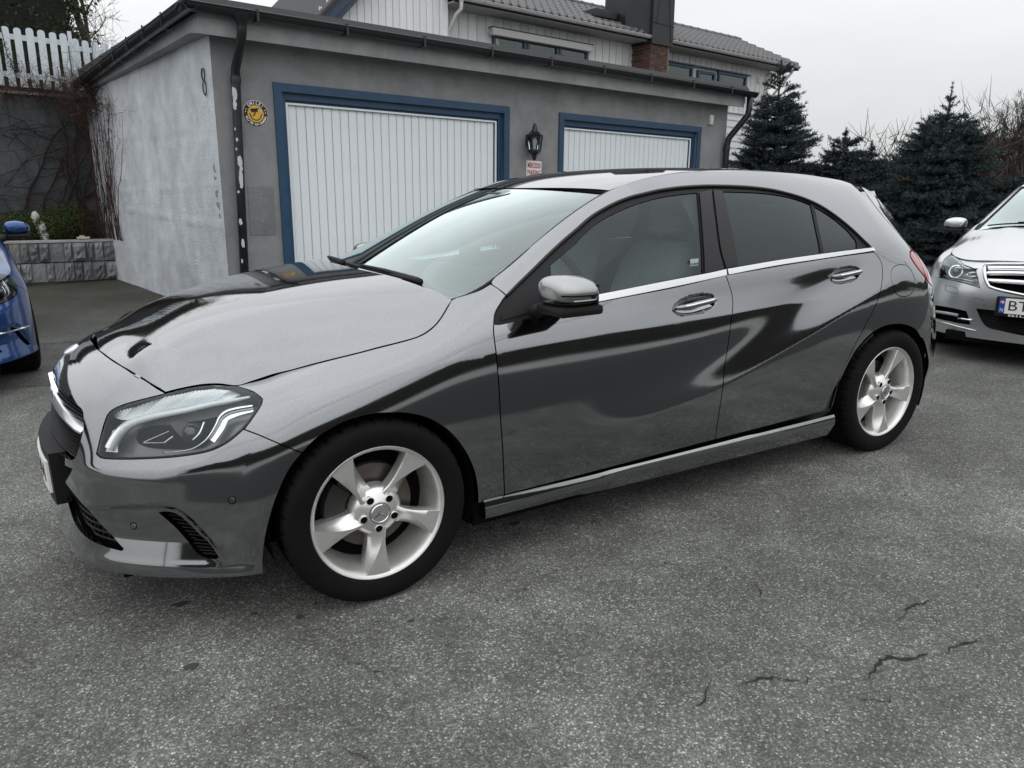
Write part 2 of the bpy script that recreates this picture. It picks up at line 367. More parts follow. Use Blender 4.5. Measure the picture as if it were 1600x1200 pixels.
for i in range(12):
    row=[]
    for f in (-1,-.9,-.7,-.45,-.2,0,.2,.45,.7,.9,1):
        x0=1.0+.145*f*f; x1=2.70; row.append(roof_pt(x0+(x1-x0)*i/11,f))
    ROOF.append(row)
# saloon front clip (upright chrome grille)
FRONT2 = [
 [(-.80,0,.20),(-.80,0,.29),(-.80,0,.40),(-.80,0,.52),(-.785,0,.62),(-.775,0,.71),(-.762,0,.765),(-.735,0,.800)],
 [(-.785,-.25,.20),(-.788,-.25,.29),(-.788,-.25,.40),(-.788,-.25,.52),(-.775,-.25,.62),(-.763,-.25,.71),(-.748,-.25,.762),(-.715,-.25,.800)],
 [(-.745,-.48,.20),(-.75,-.48,.29),(-.752,-.48,.40),(-.75,-.48,.52),(-.735,-.48,.61),(-.715,-.48,.69),(-.69,-.475,.745),(-.645,-.465,.785)],
 [(-.68,-.63,.20),(-.69,-.63,.29),(-.69,-.635,.40),(-.68,-.64,.52),(-.66,-.635,.60),(-.63,-.63,.67),(-.59,-.62,.725),(-.53,-.60,.778)],
 [(-.58,-.745,.20),(-.59,-.75,.29),(-.59,-.76,.40),(-.57,-.765,.52),(-.55,-.76,.60),(-.52,-.75,.675),(-.475,-.735,.735),(-.41,-.69,.790)],
 [(-.47,-.82,.20),(-.475,-.83,.29),(-.47,-.84,.40),(-.45,-.842,.52),(-.43,-.835,.61),(-.40,-.82,.69),(-.36,-.795,.75),(-.30,-.735,.805)],
 [(-.36,-.86,.20),(-.355,-.868,.29),(-.345,-.876,.42),(-.335,-.878,.54),(-.32,-.87,.63),(-.29,-.855,.715),(-.25,-.82,.78),(-.19,-.755,.825)],
 [(-.2,-.870,.20),(-.2,-.878,.29),(-.2,-.885,.42),(-.2,-.888,.55),(-.2,-.884,.65),(-.17,-.862,.74),(-.12,-.825,.805),(-.06,-.765,.845)],
 [(0,-.872,.20),(0,-.880,.29),(0,-.887,.42),(0,-.890,.56),(0,-.886,.67),(.02,-.866,.765),(.05,-.83,.825),(.10,-.768,.868)],
 [(.2,-.868,.20),(.2,-.877,.29),(.2,-.885,.42),(.2,-.888,.56),(.2,-.884,.69),(.21,-.868,.79),(.22,-.83,.855),(.25,-.765,.905)],
 [(.36,-.864,.20),(.36,-.875,.29),(.36,-.883,.42),(.36,-.886,.56),(.36,-.885,.70),(.36,-.87,.82),(.36,-.825,.90),(.37,-.745,.955)],
 [(.60,-.861,.20),(.60,-.873,.29),(.60,-.882,.42),(.60,-.885,.57),(.60,-.884,.72),(.60,-.868,.85),(.60,-.82,.96),(.60,-.715,1.055)],
]
UVF = {'headlight': [(3.535, 6.388), (3.824, 6.794), (4.179, 7.0), (4.568, 7.0), (5.126, 6.827), (5.626, 6.23), (5.864, 5.735), (5.924, 5.556), (5.893, 5.29), (5.725, 4.817), (5.534, 4.404), (5.265, 4.013), (4.963, 3.743), (4.473, 3.556), (3.855, 3.402), (3.227, 3.293), (2.96, 3.287), (2.832, 3.39), (2.822, 3.821), (2.795, 4.454), (2.784, 4.854), (2.804, 4.997), (2.896, 5.241), (3.227, 5.842)],
 'shut': [(0.163, 6.904), (0.833, 6.858), (1.273, 6.865), (1.705, 6.897), (2.288, 7.0), (2.939, 6.973), (3.531, 6.409)],
 'seam_bf': [(5.545, 4.396), (5.937, 4.117), (6.483, 3.664), (6.759, 3.405)],
 'archF': [(6.759, 3.405), (6.942, 3.649), (7.114, 3.829), (7.337, 3.96), (7.547, 4.051), (7.767, 4.069), (7.994, 4.038), (8.204, 3.95), (8.434, 3.828), (8.643, 3.681), (8.855, 3.508), (9.088, 3.281), (9.33, 3.01), (9.535, 2.712), (9.718, 2.363), (9.847, 2.015), (9.937, 1.654), (9.983, 1.214), (10.004, 0.65)],
 'archB': [(6.759, 3.405), (6.598, 3.163), (6.464, 2.894), (6.309, 2.454), (6.191, 2.03), (6.093, 1.543), (6.038, 1.089), (6.016, 0.532), (6.022, 0.119)],
 'grille': [(0.455, 4.933), (1.091, 4.919), (1.578, 4.867), (1.911, 4.814), (2.074, 4.755), (2.168, 4.618), (2.289, 4.193), (2.301, 3.838), (2.29, 3.519), (2.229, 3.101), (2.114, 2.957), (1.891, 2.882), (1.541, 2.874), (1.053, 2.837), (0.518, 2.755)],
 'intake': [(1.893, 2.83), (2.11, 2.638), (1.927, 2.352), (1.689, 2.084), (2.203, 1.951), (2.653, 1.789), (2.926, 1.579), (3.132, 1.357), (3.587, 0.88), (3.56, 0.827), (3.165, 0.881), (2.706, 0.989), (2.033, 1.224), (1.716, 1.683), (1.283, 1.578)],
 'side_intake': [(4.188, 1.889), (4.313, 1.921), (4.432, 1.911), (4.593, 1.838), (4.788, 1.646), (5.029, 1.325), (5.233, 1.042), (5.35, 0.744), (5.307, 0.693), (5.175, 0.714), (5.011, 0.843), (4.818, 1.161), (4.561, 1.525)],
 'bumper_step': [(3.013, 1.915), (3.43, 2.014), (3.84, 2.088), (4.245, 2.142), (4.515, 2.11), (4.683, 2.006), (4.873, 1.823), (5.108, 1.481), (5.321, 1.072), (5.445, 0.723)],
 'sensor1': [(3.743, 1.505)],
 'sensor2': [(5.492, 2.224)],
 'hood_seam': [(5.203, 6.735), (5.703, 6.876), (6.382, 6.894), (6.956, 6.826), (7.342, 6.753), (7.659, 6.664), (8.03, 6.556), (8.342, 6.485), (8.63, 6.4), (8.912, 6.327), (9.107, 6.317), (9.309, 6.378), (9.508, 6.503), (9.695, 6.68), (9.867, 6.878), (9.98, 7.0)],
 'doorF': [(10.428, 5.578), (10.403, 5.412), (10.388, 5.094), (10.383, 4.799), (10.385, 4.349), (10.396, 3.846), (10.414, 3.044), (10.443, 2.325), (10.497, 0.746)],
 'fend_top': [(9.971, 7.0), (10.236, 6.903), (10.446, 6.836), (10.631, 6.86), (10.702, 6.605), (10.756, 6.304)],
 'seal_front': [(10.756, 6.304), (10.687, 6.234), (10.612, 6.126), (10.53, 5.997), (10.472, 5.842), (10.428, 5.578)],
 'fend_bot': [(10.497, 0.746), (10.004, 0.65)],
 'ribs': [(2.778, 4.932), (3.153, 5.369), (3.556, 6.265), (3.989, 6.744), (4.522, 6.934), (4.964, 6.742), (5.275, 6.324), (4.502, 6.159), (3.965, 5.728), (3.511, 5.142), (3.118, 4.77), (2.837, 4.818)],
 'drl': [(5.54, 6.115), (4.548, 5.912), (3.835, 5.348), (3.382, 4.867), (3.195, 4.556), (3.085, 4.155), (3.024, 3.648)],
 'cavity': [(3.291, 4.158), (3.292, 4.451), (3.423, 4.645), (3.806, 4.89), (4.647, 5.475), (4.763, 4.869), (4.729, 4.295), (4.55, 3.939), (3.928, 3.833), (3.528, 3.846), (3.364, 3.965)],
 'lens': [(4.32, 4.461)],
 'shield': [(3.853, 4.753), (3.904, 4.959), (4.436, 4.803), (4.492, 4.212), (4.361, 4.06), (4.093, 4.351)],
 'chromeL': [(4.558, 4.844), (4.542, 4.373), (4.443, 4.12), (4.609, 4.119)],
 'tri_a': [(3.907, 4.466), (3.546, 3.957), (3.894, 4.009)],
 'tri_b': [(3.901, 3.974), (4.027, 4.261)],
 'hook': [(5.654, 5.433), (5.286, 5.403), (5.033, 5.296), (4.898, 5.04), (4.859, 4.677), (4.761, 4.205), (4.628, 3.963), (4.463, 3.8), (3.951, 3.637)],
 'hook_w': [(5.654, 5.433), (5.022, 5.37), (4.821, 5.13), (4.814, 4.757), (4.732, 4.206), (4.914, 4.047), (5.043, 4.517), (5.085, 4.894), (5.322, 5.069), (5.637, 5.175)],
 'white_low': [(2.925, 3.507), (2.931, 3.865), (2.942, 4.299), (3.084, 4.529), (3.118, 3.907), (3.181, 3.54)],
 'border_in': [(3.565, 6.247), (3.849, 6.67), (4.204, 6.878), (4.597, 6.915), (5.107, 6.67), (5.576, 6.098), (5.813, 5.599), (5.825, 5.311), (5.668, 4.881), (5.486, 4.477), (5.227, 4.104), (4.923, 3.83), (4.446, 3.642), (3.838, 3.482), (3.223, 3.376), (2.964, 3.378), (2.883, 3.45), (2.879, 3.836), (2.855, 4.446), (2.837, 4.818), (2.854, 4.918), (2.937, 5.135), (3.27, 5.702)],
 'louver': [(0.934, 4.028), (1.254, 4.215), (1.777, 4.358), (2.282, 4.178), (2.309, 3.853), (1.887, 3.873), (1.49, 3.905), (1.137, 3.926)]}
UVS = {'doorF': [(0.726, 5.787), (0.698, 5.496), (0.678, 5.036), (0.669, 4.655), (0.666, 4.129), (0.675, 3.601), (0.692, 2.809), (0.725, 2.116), (0.789, 0.713)],
 'seal_front': [(1.109, 7.862), (1.03, 7.668), (0.944, 7.348), (0.848, 6.936), (0.778, 6.427), (0.726, 5.787)],
 'doorM': [(5.715, 5.929), (5.762, 5.686), (5.825, 5.333), (5.835, 5.05), (5.796, 4.729), (5.735, 4.307), (5.699, 3.901), (5.652, 3.429), (5.577, 3.006), (5.509, 2.282), (5.5, 1.535), (5.517, 0.863)],
 'doorF_bot': [(0.789, 0.713), (1.816, 0.735), (2.903, 0.773), (4.245, 0.82), (5.519, 0.85)],
 'doorF_top': [(0.726, 5.787), (0.822, 5.691), (1.215, 5.701), (1.9, 5.729), (2.843, 5.82), (4.382, 5.833), (5.715, 5.929)],
 'doorR_bot': [(5.553, 0.85), (7.018, 0.868), (8.8, 0.922)],
 'doorR_rear': [(8.8, 0.922), (8.917, 1.453), (9.103, 1.941), (9.381, 2.84), (9.588, 3.234), (9.765, 3.57), (9.886, 3.734), (10.029, 3.993), (10.136, 4.287), (10.24, 4.655), (10.316, 5.048), (10.326, 5.427), (10.254, 5.674), (10.132, 5.882)],
 'doorR_top': [(5.715, 5.929), (7.008, 5.915), (8.424, 5.891), (9.374, 5.887), (10.134, 5.895)],
 'glassF': [(2.091, 8.379), (2.382, 8.536), (2.697, 8.696), (2.992, 8.943), (3.24, 9.07), (3.526, 9.135), (3.806, 9.153), (4.103, 9.167), (4.384, 9.173), (4.701, 9.182), (5.004, 9.183), (5.292, 9.164), (5.764, 9.123), (5.44, 7.554), (5.173, 6.125), (3.969, 6.135), (2.881, 6.197), (1.839, 6.334)],
 'sail': [(2.058, 8.438), (1.801, 6.326), (1.239, 6.028), (0.872, 5.981), (0.91, 6.375), (1.009, 6.793), (1.16, 7.194), (1.388, 7.642), (1.698, 8.087)],
 'seal_out': [(1.109, 7.862), (1.427, 8.355), (2.012, 8.909), (2.488, 9.222), (2.808, 9.375), (3.226, 9.616), (3.62, 9.665), (3.9, 9.665), (4.201, 9.641), (4.482, 9.589), (4.781, 9.581), (5.066, 9.556), (5.379, 9.529), (5.762, 9.483), (6.162, 9.44), (6.931, 9.324), (7.362, 9.211), (7.79, 9.048), (8.211, 8.825), (8.627, 8.56), (9.015, 8.194), (9.361, 7.683), (9.681, 7.059), (9.925, 6.456), (10.085, 6.112), (10.134, 5.895)],
 'glassR': [(6.445, 9.094), (7.295, 8.967), (7.941, 8.777), (8.424, 8.559), (8.801, 8.293), (8.588, 7.098), (8.462, 6.122), (7.241, 6.122), (6.1, 6.153), (6.223, 7.403)],
 'quarter': [(8.879, 8.164), (9.256, 7.686), (9.409, 7.36), (9.56, 7.018), (9.67, 6.629), (9.704, 6.447), (9.661, 6.128), (8.561, 6.116), (8.668, 7.032)],
 'bpost_f': [(5.792, 9.098), (6.138, 9.188), (5.889, 7.94), (5.719, 6.81), (5.709, 6.124), (5.204, 6.117), (5.471, 7.547)],
 'bpost_r': [(6.188, 9.181), (6.411, 9.098), (6.19, 7.408), (6.067, 6.161), (5.764, 6.154), (5.767, 6.799), (5.938, 7.932)],
 'chromeF': [(1.834, 6.28), (2.876, 6.157), (3.967, 6.112), (5.168, 6.094), (5.741, 6.116), (5.731, 5.925), (4.385, 5.866), (2.846, 5.849), (1.795, 5.816)],
 'chromeR': [(5.774, 6.119), (7.038, 6.109), (8.453, 6.074), (9.402, 6.071), (10.144, 6.075), (10.186, 5.941), (9.379, 5.923), (8.427, 5.914), (7.012, 5.947), (5.782, 5.935)],
 'archR': [(9.011, 0.937), (9.042, 1.357), (9.081, 1.715), (9.177, 2.011), (9.276, 2.31), (9.386, 2.561), (9.501, 2.781), (9.646, 2.946), (9.816, 3.097), (10.019, 3.212), (10.233, 3.282), (10.458, 3.319), (10.694, 3.324), (10.943, 3.305), (11.207, 3.261), (11.498, 3.169), (11.761, 3.046), (12.032, 2.86), (12.328, 2.554), (12.631, 2.141), (13.039, 1.547)],
 'fuel': [(10.573, 4.866), (10.616, 5.013), (10.706, 5.154), (10.836, 5.223), (10.993, 5.25), (11.184, 5.244), (11.321, 5.19), (11.421, 5.082), (11.495, 4.903), (11.522, 4.669), (11.505, 4.443), (11.456, 4.276), (11.34, 4.142), (11.176, 4.071), (11.015, 4.067), (10.857, 4.096), (10.725, 4.189), (10.611, 4.42)],
 'tail_left': [(12.634, 6.435), (11.624, 5.701), (11.73, 5.422), (11.954, 5.147), (12.205, 4.922), (12.475, 4.715)],
 'gate_line': [(10.923, 10.764), (11.027, 9.741), (11.24, 9.21), (11.443, 8.187), (11.829, 7.347)],
 'handleF': [(4.336, 5.077), (4.397, 5.248), (4.53, 5.38), (4.737, 5.469), (5.005, 5.495), (5.21, 5.47), (5.336, 5.421), (5.423, 5.272), (5.432, 5.096), (5.379, 4.955), (5.239, 4.854), (4.99, 4.773), (4.751, 4.744), (4.567, 4.767), (4.422, 4.859)],
 'handleR': [(8.645, 5.202), (8.699, 5.349), (8.844, 5.455), (9.073, 5.503), (9.346, 5.512), (9.552, 5.439), (9.642, 5.277), (9.646, 5.13), (9.566, 4.975), (9.355, 4.901), (9.051, 4.875), (8.799, 4.935), (8.687, 5.032)],
 'Apillar_base': [(0.97, 9.913), (1.109, 7.862)]}
UV2 = {'lamp': [(4.826, 6.873), (4.701, 6.467), (4.287, 5.859), (4.003, 5.044), (3.825, 4.299), (3.098, 4.263), (2.477, 4.122), (2.027, 3.904), (1.693, 3.707), (1.796, 4.467), (1.933, 5.428), (2.217, 5.816), (2.573, 6.169), (3.045, 6.648), (3.544, 6.934), (4.205, 7.0)],
 'grille': [(1.7, 6.088), (1.643, 5.175), (1.575, 4.536), (1.505, 4.159), (1.423, 3.858), (1.24, 3.713), (0.999, 3.592), (0.513, 3.423), (0.126, 3.292), (0.0, 3.255)],
 'grille_top': [(1.7, 6.088), (1.638, 6.309), (1.321, 6.386), (0.663, 6.538), (0.001, 6.916)],
 'intake': [(1.685, 2.236), (1.606, 1.945), (1.482, 1.5), (1.333, 1.125), (1.169, 0.983), (0.999, 0.943), (0.349, 0.744), (0.0, 0.74)],
 'intake_top': [(1.685, 2.236), (1.332, 2.24), (0.96, 2.232), (0.431, 2.162), (0.0, 2.114)],
 'fog': [(3.983, 2.029), (3.296, 2.082), (2.562, 2.086), (2.01, 2.015), (1.901, 1.609), (1.802, 1.095), (2.191, 1.079), (2.83, 1.113), (3.872, 1.115)],
 'drl': [(3.78, 1.626), (2.947, 1.681), (2.317, 1.664)],
 'drl2': [(2.276, 1.492), (2.016, 1.465), (1.783, 1.459)],
 'flap': [(3.207, 3.661), (2.843, 3.649), (2.542, 3.526), (2.461, 3.081), (2.768, 3.117), (3.151, 3.217)],
 'tow': [(1.839, 2.934), (1.657, 2.931), (1.53, 2.874), (1.42, 2.483), (1.588, 2.504), (1.75, 2.57)],
 'lens': [(3.114, 5.506)],
 'line': [(3.865, 0.902), (2.815, 0.907), (2.172, 0.795), (1.606, 0.663)]}
# ------------------------------------------------------------------ trimmed panels on the smooth surfaces
class Field:
    """wraps z=f(x,y) as a patch with (u,v)=(x,y)"""
    def __init__(s, f): s.f = f
    def pos(s, u, v): return np.stack([u, v, s.f(u, v)], -1)
    def nrm(s, u, v, h=3e-3):
        n = np.stack([-(s.f(u+h, v)-s.f(u-h, v))/(2*h), -(s.f(u, v+h)-s.f(u, v-h))/(2*h), np.ones_like(u)], -1)
        return n/np.linalg.norm(n, axis=-1, keepdims=True)
def inside(pts, poly):
    x, y = pts[:, 0], pts[:, 1]; r = np.zeros(len(pts), bool); n = len(poly); j = n-1
    for i in range(n):
        xi, yi = poly[i]; xj, yj = poly[j]
        c = ((yi > y) != (yj > y)) & (x < (xj-xi)*(y-yi)/(yj-yi+1e-15)+xi); r ^= c; j = i
    return r
def smooth_line(p, h, closed=True, corner=38):
    """Catmull-Rom densify, keeping corners sharp"""
    p = [np.array(q, float) for q in p]; q = []
    for a in p:
        if not q or np.linalg.norm(a-q[-1]) > 1e-5: q.append(a)
    if closed and np.linalg.norm(q[0]-q[-1]) < 1e-5: q.pop()
    n = len(q); out = []
    def is_c(i):
        if not closed and i in (0, n-1): return True
        a = q[i]-q[i-1]; b = q[(i+1) % n]-q[i]
        return math.degrees(math.acos(np.clip(a@b/(np.linalg.norm(a)*np.linalg.norm(b)+1e-15), -1, 1))) > corner
    cs = [is_c(i) for i in range(n)]
    for i in range(n if closed else n-1):
        a, b = q[i], q[(i+1) % n]; L = np.linalg.norm(b-a)
        m0 = (b-a) if cs[i] else (b-q[i-1])*L/(np.linalg.norm(b-a)+np.linalg.norm(a-q[i-1]))
        nx = q[(i+2) % n]
        m1 = (b-a) if cs[(i+1) % n] else (nx-a)*L/(np.linalg.norm(b-a)+np.linalg.norm(nx-b))
        k = max(1, int(math.ceil(L/h)))
        for t in np.arange(k)/k:
            out.append((2*t**3-3*t**2+1)*a+(t**3-2*t**2+t)*m0+(-2*t**3+3*t**2)*b+(t**3-t**2)*m1)
    if not closed: out.append(q[-1])
    return np.array(out)
def offset_poly(p, d):
    """inset a polygon by d"""
    n = len(p); a = np.roll(p, 1, 0); b = np.roll(p, -1, 0)
    e1 = p-a; e2 = b-p
    e1 /= np.linalg.norm(e1, axis=1, keepdims=True)+1e-12; e2 /= np.linalg.norm(e2, axis=1, keepdims=True)+1e-12
    area = .5*np.sum(p[:, 0]*b[:, 1]-b[:, 0]*p[:, 1]); s = 1 if area > 0 else -1
    n1 = np.stack([-e1[:, 1], e1[:, 0]], 1)*s; n2 = np.stack([-e2[:, 1], e2[:, 0]], 1)*s
    m = n1+n2; m /= np.maximum(np.linalg.norm(m, axis=1, keepdims=True), 1e-9)
    c = np.maximum((m*n1).sum(1), .5)
    return p+m*(d/c)[:, None]
def panel_mesh(name, P, outline, holes=(), h=.03, gap=.0025, off=0., flange=.014, sym=False, fine=None, hole_gap=0., band=None, bh=.011):
    o = np.array(outline, float); c = o.mean(0)
    ev = 1e-2
    pu = (P.pos(np.array([c[0]+ev]), np.array([c[1]]))-P.pos(np.array([c[0]-ev]), np.array([c[1]])))/(2*ev)
    pv = (P.pos(np.array([c[0]]), np.array([c[1]+ev]))-P.pos(np.array([c[0]]), np.array([c[1]-ev])))/(2*ev)
    sc_ = np.array([np.linalg.norm(pu), np.linalg.norm(pv)])
    H = h*.75
    def mid(poly): return offset_poly(poly, gap) if gap else poly
    po = smooth_line(o*sc_, H); 
    def at_mid(q):   # on the symmetry plane
        w = P.pos(q[:, 0]/sc_[0], q[:, 1]/sc_[1]); return np.abs(w[:, 1]) < 2e-3
    if gap:
        k = at_mid(po) if sym else np.zeros(len(po), bool); p2 = offset_poly(po, gap); p2[k] = po[k]; po = p2
    loops = [po]+[offset_poly(smooth_line(np.array(hh, float)*sc_, H*.7), -hole_gap) if hole_gap else smooth_line(np.array(hh, float)*sc_, H*.7) for hh in holes]
    lo, hi = po.min(0), po.max(0)
    gx = np.arange(lo[0], hi[0]+h, h); gy = np.arange(lo[1], hi[1]+h, h*.866)
    G = np.array([(x+(h/2 if j % 2 else 0), y) for j, y in enumerate(gy) for x in gx])
    if fine:
        for (poly, fh) in fine:
            q = np.array(poly, float)*sc_; l2, h2 = q.min(0)-fh*2, q.max(0)+fh*2
            F_ = np.array([(x+(fh/2 if j % 2 else 0), y) for j, y in enumerate(np.arange(l2[1], h2[1], fh*.866)) for x in np.arange(l2[0], h2[0], fh)])
            G = G[~((G > l2).all(1) & (G < h2).all(1))]; G = np.concatenate([G, F_])
    if band is not None:
        W_ = P.pos(G[:, 0]/sc_[0], G[:, 1]/sc_[1]); G = G[~band(W_, 1.0)]
        F_ = np.array([(x+(bh/2 if j % 2 else 0), y) for j, y in enumerate(np.arange(lo[1], hi[1], bh*.866)) for x in np.arange(lo[0], hi[0], bh)])
        F_ = F_[band(P.pos(F_[:, 0]/sc_[0], F_[:, 1]/sc_[1]), .9)]; G = np.concatenate([G, F_])
    k = inside(G, po)
    for l in loops[1:]: k &= ~inside(G, l)
    G = G[k]
    bd = np.concatenate(loops)
    if len(G):
        d2 = np.full(len(G), 9e9)
        for i in range(0, len(bd), 256): d2 = np.minimum(d2, ((G[:, None]-bd[None, i:i+256])**2).sum(-1).min(1))
        G = G[d2 > (h*.35 if not (fine or band) else min([f[1] for f in (fine or [])]+([bh] if band else []))*.5)**2]
    pts = np.concatenate([bd, G]); edges = []; b = 0
    for l in loops:
        n = len(l); edges += [(b+i, b+(i+1) % n) for i in range(n)]; b += n
    vo, eo, fo, ov, oe, of = delaunay_2d_cdt([Vector(p) for p in pts], edges, [], 0, 1e-6)
    V = np.array([v[:] for v in vo]); T = np.array([f for f in fo if len(f) == 3])
    cen = V[T].mean(1); k = inside(cen, po)
    for l in loops[1:]: k &= ~inside(cen, l)
    T = T[k]
    used, inv = np.unique(T, return_inverse=True); V = V[used]; T = inv.reshape(-1, 3)
    u, v = V[:, 0]/sc_[0], V[:, 1]/sc_[1]
    X = P.pos(u, v); Nn = P.nrm(u, v)
    # orient outward: triangles agree with normals
    a = X[T]; tn = np.cross(a[:, 1]-a[:, 0], a[:, 2]-a[:, 0])
    flip = (tn*Nn[T].mean(1)).sum(1) < 0; T[flip] = T[flip][:, ::-1]
    if off: X = X+Nn*off
    verts = X; norms = Nn; faces = T
    if flange:
        E = {}
        for t in T:
            for i in range(3):
                p, q = int(t[i]), int(t[(i+1) % 3])
                if (q, p) in E: del E[(q, p)]
                else: E[(p, q)] = 1
        nv = len(verts); nb = {}; av = []; an = []; af = []
        acc = {}
        for (p, q) in E:
            if sym and abs(X[p][1]) < 2.5e-3 and abs(X[q][1]) < 2.5e-3: continue
            d = X[q]-X[p]; n_ = np.cross(d, (Nn[p]+Nn[q])/2); L = np.linalg.norm(n_)
            if L < 1e-12: continue
            n_ /= L
            for w in (p, q): acc[w] = acc.get(w, 0)+n_
            af.append((p, q))
        for w, n_ in acc.items():
            n_ = n_/max(np.linalg.norm(n_), 1e-9); nb[w] = nv+len(av)
            av += [X[w], X[w]-Nn[w]*flange-n_*flange*.15]; an += [n_, n_]
        if av:
            verts = np.concatenate([X, np.array(av)]); norms = np.concatenate([Nn, np.array(an)])
            faces = [tuple(t) for t in T]+[(nb[p], nb[p]+1, nb[q]+1, nb[q]) for p, q in af]
            faces = [tuple(f) for f in faces]
    faces = [tuple(int(i) for i in f) for f in faces]
    if sym:
        n = len(verts); m = verts*np.array([1, -1, 1]); mn = norms*np.array([1, -1, 1])
        on = np.abs(verts[:, 1]) < 2.5e-3; on[len(X):] = False
        norms = norms.copy(); norms[on, 1] = 0; norms[on] /= np.linalg.norm(norms[on], axis=1, keepdims=True)+1e-12
        mp_ = np.arange(n)+n; mp_[on] = np.nonzero(on)[0]
        faces = faces+[tuple(int(mp_[i]) for i in f[::-1]) for f in faces]
        verts = np.concatenate([verts, m]); norms = np.concatenate([norms, mn])
    return mesh(name, verts, faces, norms)
def both(name, me, m, parent):
    """near-side part and its mirror image on the far side"""
    a = link(name, me, m, parent); b = link(name, me, None, parent, scale=(1, -1, 1)); return a, b
def grid_mesh(name, P, u0, u1, v0, v1, nu, nv, off=0., skip=None, flip=False):
    u, v = np.meshgrid(np.linspace(u0, u1, nu), np.linspace(v0, v1, nv), indexing='ij')
    X = P.pos(u, v); Nn = P.nrm(u, v); X = X+Nn*off
    faces = []
    for i in range(nu-1):
        for j in range(nv-1):
            if skip is not None and skip((u[i, j]+u[i+1, j+1])/2, (v[i, j]+v[i+1, j+1])/2): continue
            faces.append((i*nv+j, (i+1)*nv+j, (i+1)*nv+j+1, i*nv+j+1))
    if flip: Nn = -Nn
    V = X.reshape(-1, 3); NN = Nn.reshape(-1, 3)
    f0 = faces[len(faces)//2]; t = np.cross(V[f0[1]]-V[f0[0]], V[f0[2]]-V[f0[0]])
    if t@NN[f0[0]] < 0: faces = [f[::-1] for f in faces]
    return mesh(name, V, faces, NN)
# ------------------------------------------------------------------ materials used on cars
M_black = mat('black_plastic', (.010, .010, .011), .5, spec=.22)
M_gloss = mat('gloss_black', (.006, .006, .007), .16, spec=.35)
M_void = mat('dark_cavity', (.004, .004, .004), .9, spec=.1)
M_rubber = mat('tyre_rubber', (.0050, .0050, .0056), .8, spec=.18, noise=(14, .35), bump=(90, .25, .002))
M_chrome = mat('chrome', (.82, .83, .84), .09, 1.0)
M_satin = mat('satin_aluminium', (.78, .79, .80), .28, 1.0)
M_alloy = mat('alloy_wheel', (.80, .795, .775), .30, .8, noise=(9, .10))
M_alloy2 = mat('alloy_barrel', (.74, .73, .71), .40, .7, noise=(11, .16))
M_disc = mat('brake_disc', (.14, .125, .115), .45, .8, noise=(20, .3))
M_seat = mat('seat_fabric', (.42, .43, .42), .85, noise=(60, .15))
M_dash = mat('dashboard', (.045, .047, .048), .7, noise=(80, .1))
M_liner = mat('headliner', (.45, .46, .45), .9)
M_plate = mat('plate_white', (.80, .80, .78), .35)
M_ink = mat('plate_ink', (.01, .01, .012), .4)
M_platebl = mat('plate_blue', (.015, .06, .28), .4)
M_redink = mat('flag_red', (.5, .02, .03), .4)
M_white = mat('plain_white', (.8, .8, .8), .5)
M_wind = glass_mat('windscreen_glass', (.62, .76, .73), 1.52, 3.0)
M_side = glass_mat('side_glass', (.70, .84, .81), 1.52, 1.05)
M_priv = glass_mat('privacy_glass', (.035, .042, .042), 1.52, 1.05)
M_clear = glass_mat('lamp_lens', (.98, .99, .99), 1.45)
M_red = mat('lamp_red', (.42, .012, .02), .12, coat=1, noise=(16, .25))
M_frost = mat('lamp_frosted', (.90, .92, .93), .25, .0, coat=.5)
M_ribs = mat('lamp_ribbed_chrome', (.88, .91, .93), .16, .8)
M_bezel = mat('lamp_bezel', (.20, .205, .21), .32, .35)
M_lens = mat('projector_lens', (.02, .022, .026), .03, 0, coat=1)

